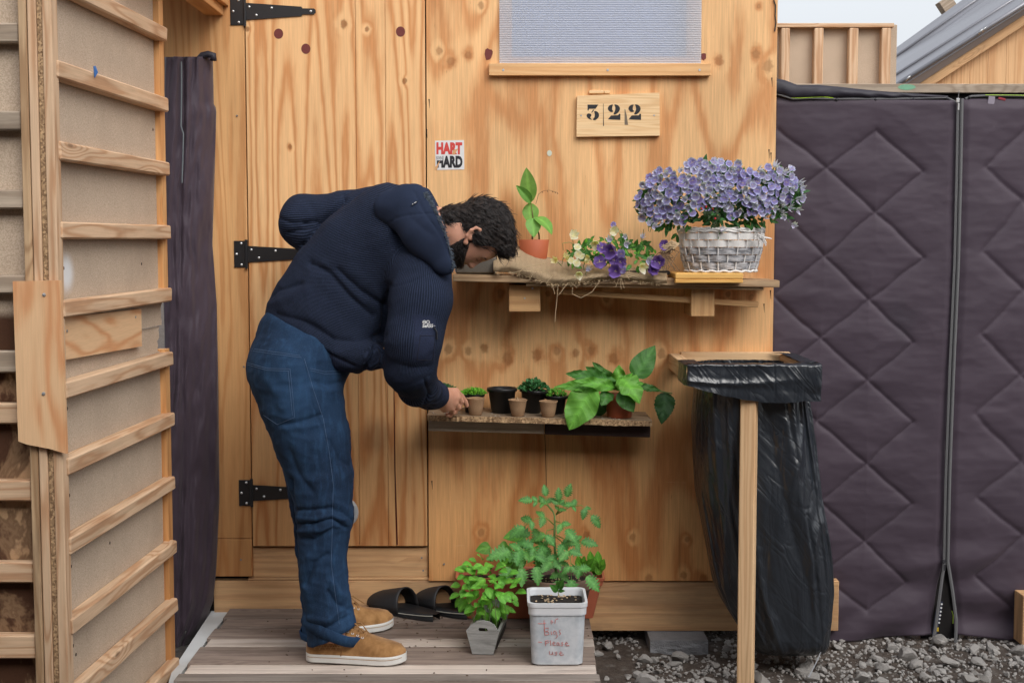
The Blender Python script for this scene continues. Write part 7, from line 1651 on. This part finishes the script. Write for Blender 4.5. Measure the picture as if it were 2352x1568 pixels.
# ---- shoes
def suedem():
    t = NT('tan_suede'); v_ = t.obj(); n = t.noise(v_, 22, 4, .6); n2 = t.noise(v_, 380, 3, .7)
    return t.done(t.mix(t.mr(n, .3, .7), L(134, 96, 58), L(176, 134, 88)), .9, t.bump(n2, .3, .0015), Sheen_Weight=.2, Specular_IOR_Level=.15)
M_suede = suedem(); M_sole = plain('white_rubber', (.66, .66, .64), .5, .12, 25); M_lace = plain('tan_lace', L(160, 120, 76), .85, .15, 300); M_quil = plain('quilt_thread', L(196, 160, 112), .8)
def shoe(heel, yaw, Ln, nm_lbl):
    """local: x forward from heel, y to the left, z up"""
    Mz = Matrix.Translation(heel) @ Matrix.Rotation(yaw, 4, 'Z'); W = lambda x, y, z: Mz @ Vector((x, y, z))
    hw = lambda t: (.036+.014*math.sin(min(1, t*1.25)*math.pi/2)**2)*(1 if t < .72 else math.sqrt(max(0, 1-((t-.72)/.285)**2)))*(1 if t > .10 else math.sqrt(max(.05, 1-((.10-t)/.105)**2)))
    asym = lambda t: .006*math.sin(t*math.pi)
    ts = np.linspace(0, 1, 36)
    toe = lambda t: .008*max(0, (t-.8)/.2)**2
    def outline(z, k, off=0): 
        L_ = [W(t*Ln, hw(t)*k+asym(t), z(t)) for t in ts]; R_ = [W(t*Ln, -hw(t)*k+asym(t), z(t)) for t in ts]; return L_+R_[::-1]
    b = MB(); b.grid([outline(lambda t: toe(t)+.001, .95), outline(lambda t: toe(t)+.004, 1.03), outline(lambda t: .024+toe(t)*.9+.006*(t < .0), 1.04), outline(lambda t: .029+toe(t)*.8, .99)], closed=True); b.add(outline(lambda t: toe(t)+.001, .95), [list(range(72))]); b.add(outline(lambda t: .029+toe(t)*.8, .99), [list(range(72))[::-1]])
    so_ = b.build('shoe', M_sole, parent=person, smooth=False, recalc=True); so_.name = 'sole' if False else so_.name
    b = MB(); b.tube([W(t*Ln, -hw(t)*1.045+asym(t), .019+toe(t)*.9) for t in ts[1:-1]], .0008, 4); b.build('sole_line', M_lace, parent=so_)
    hgt = lambda t: float(np.interp(t, [0, .05, .2, .36, .42, .5, .6, .72, .85, .94, 1], [.060, .078, .080, .086, .088, .078, .064, .050, .040, .030, .008]))
    rows = []
    for t in ts:
        row = []
        for j in range(21):
            a = math.pi*j/20; w_ = hw(t)*1.0; c_, s_ = math.cos(a), math.sin(a)
            row.append(W(t*Ln+(.006*s_ if t < .05 else 0), w_*(abs(c_)**.75)*(1 if c_ > 0 else -1)*(1-.10*s_)+asym(t), .026+toe(t)*.8+hgt(t)*(s_**.8)))
        rows.append(row)
    b = MB(); b.grid(rows); b.build('upper', M_suede, parent=so_, smooth=True)
    def top(t, a): 
        c_, s_ = math.cos(a), math.sin(a); w_ = hw(t); return W(t*Ln, w_*(abs(c_)**.75)*(1 if c_ > 0 else -1)*(1-.10*s_)*1.015+asym(t), .026+toe(t)*.8+(hgt(t)+.0012)*(s_**.8))
    b = MB(); b.tube([top(.37, 3.14-.0), top(.38, 2.9), top(.44, 2.65), top(.54, 2.3), top(.60, 2.0), top(.62, 1.57), top(.60, 1.14), top(.54, .84), top(.44, .5)], .0016, 6); b.build('quarter_edge', M_lace, parent=so_, smooth=True)
    for k in range(4):
        t = .42+.05*k; b = MB(); b.tube([top(t+.01, 2.15), top(t+.018, 1.9), top(t+.012, 1.57)+Vector((0, 0, .003)), top(t+.018, 1.24), top(t+.03, 1.0)], .0024, 6); b.build('lace', M_lace, parent=so_, smooth=True)
        c_ = top(t+.01, 2.2); b = MB(); nrm_ = (c_-W(t*Ln, 0, .05)).normalized(); e1 = nrm_.cross(Vector((0, 0, 1))).normalized(); e2 = nrm_.cross(e1); b.tube([c_+e1*.0035*math.cos(a)+e2*.0035*math.sin(a) for a in np.linspace(0, 6.283, 11)], .0011, 5); b.build('eyelet', M_lint, parent=so_, smooth=True)
    b = MB(); c0 = top(.44, 1.57)
    for s_ in (-1, 1): b.tube([c0+Vector((0, 0, .004)), c0+(W(.02, -.022*1, .012)-W(0, 0, 0)) if s_ < 0 else c0+(W(.035, -.004, .010)-W(0, 0, 0)), c0+(W(.055+.01*s_, -.030-.006*s_, -.012)-W(0, 0, 0))], .0020, 5)
    b.build('bow', M_lace, parent=so_, smooth=True)
    b = MB()
    for k in range(5): b.tube([top(.10+.055*k, 2.98), top(.16+.055*k, 2.55)], .0005, 4); b.tube([top(.16+.055*k, 2.98), top(.10+.055*k, 2.55)], .0005, 4)
    for a in (2.9, 2.72, 2.58): b.tube([top(t, a) for t in np.linspace(.08, .38, 8)], .0005, 4)
    tag(b.build('quilting', M_quil, parent=so_), kind='stuff'); return so_
hN = pz(705, 1514, DZ+.001); tN = pz(934, 1520, DZ+.001); LN = (tN-hN).length
shoe(Vector((hN.x, hN.y-.0, DZ+.0015)), math.atan2(tN.y-hN.y, tN.x-hN.x)-.02, LN, 0)
hF_ = pz(697, 1466, DZ+.001); tF_ = pz(886, 1440, DZ+.001); dF_ = (tF_-hF_); dF_.z = 0
shoe(Vector((hF_.x, hF_.y, DZ+.0015)), math.atan2(dF_.y, dF_.x), LN, 0)
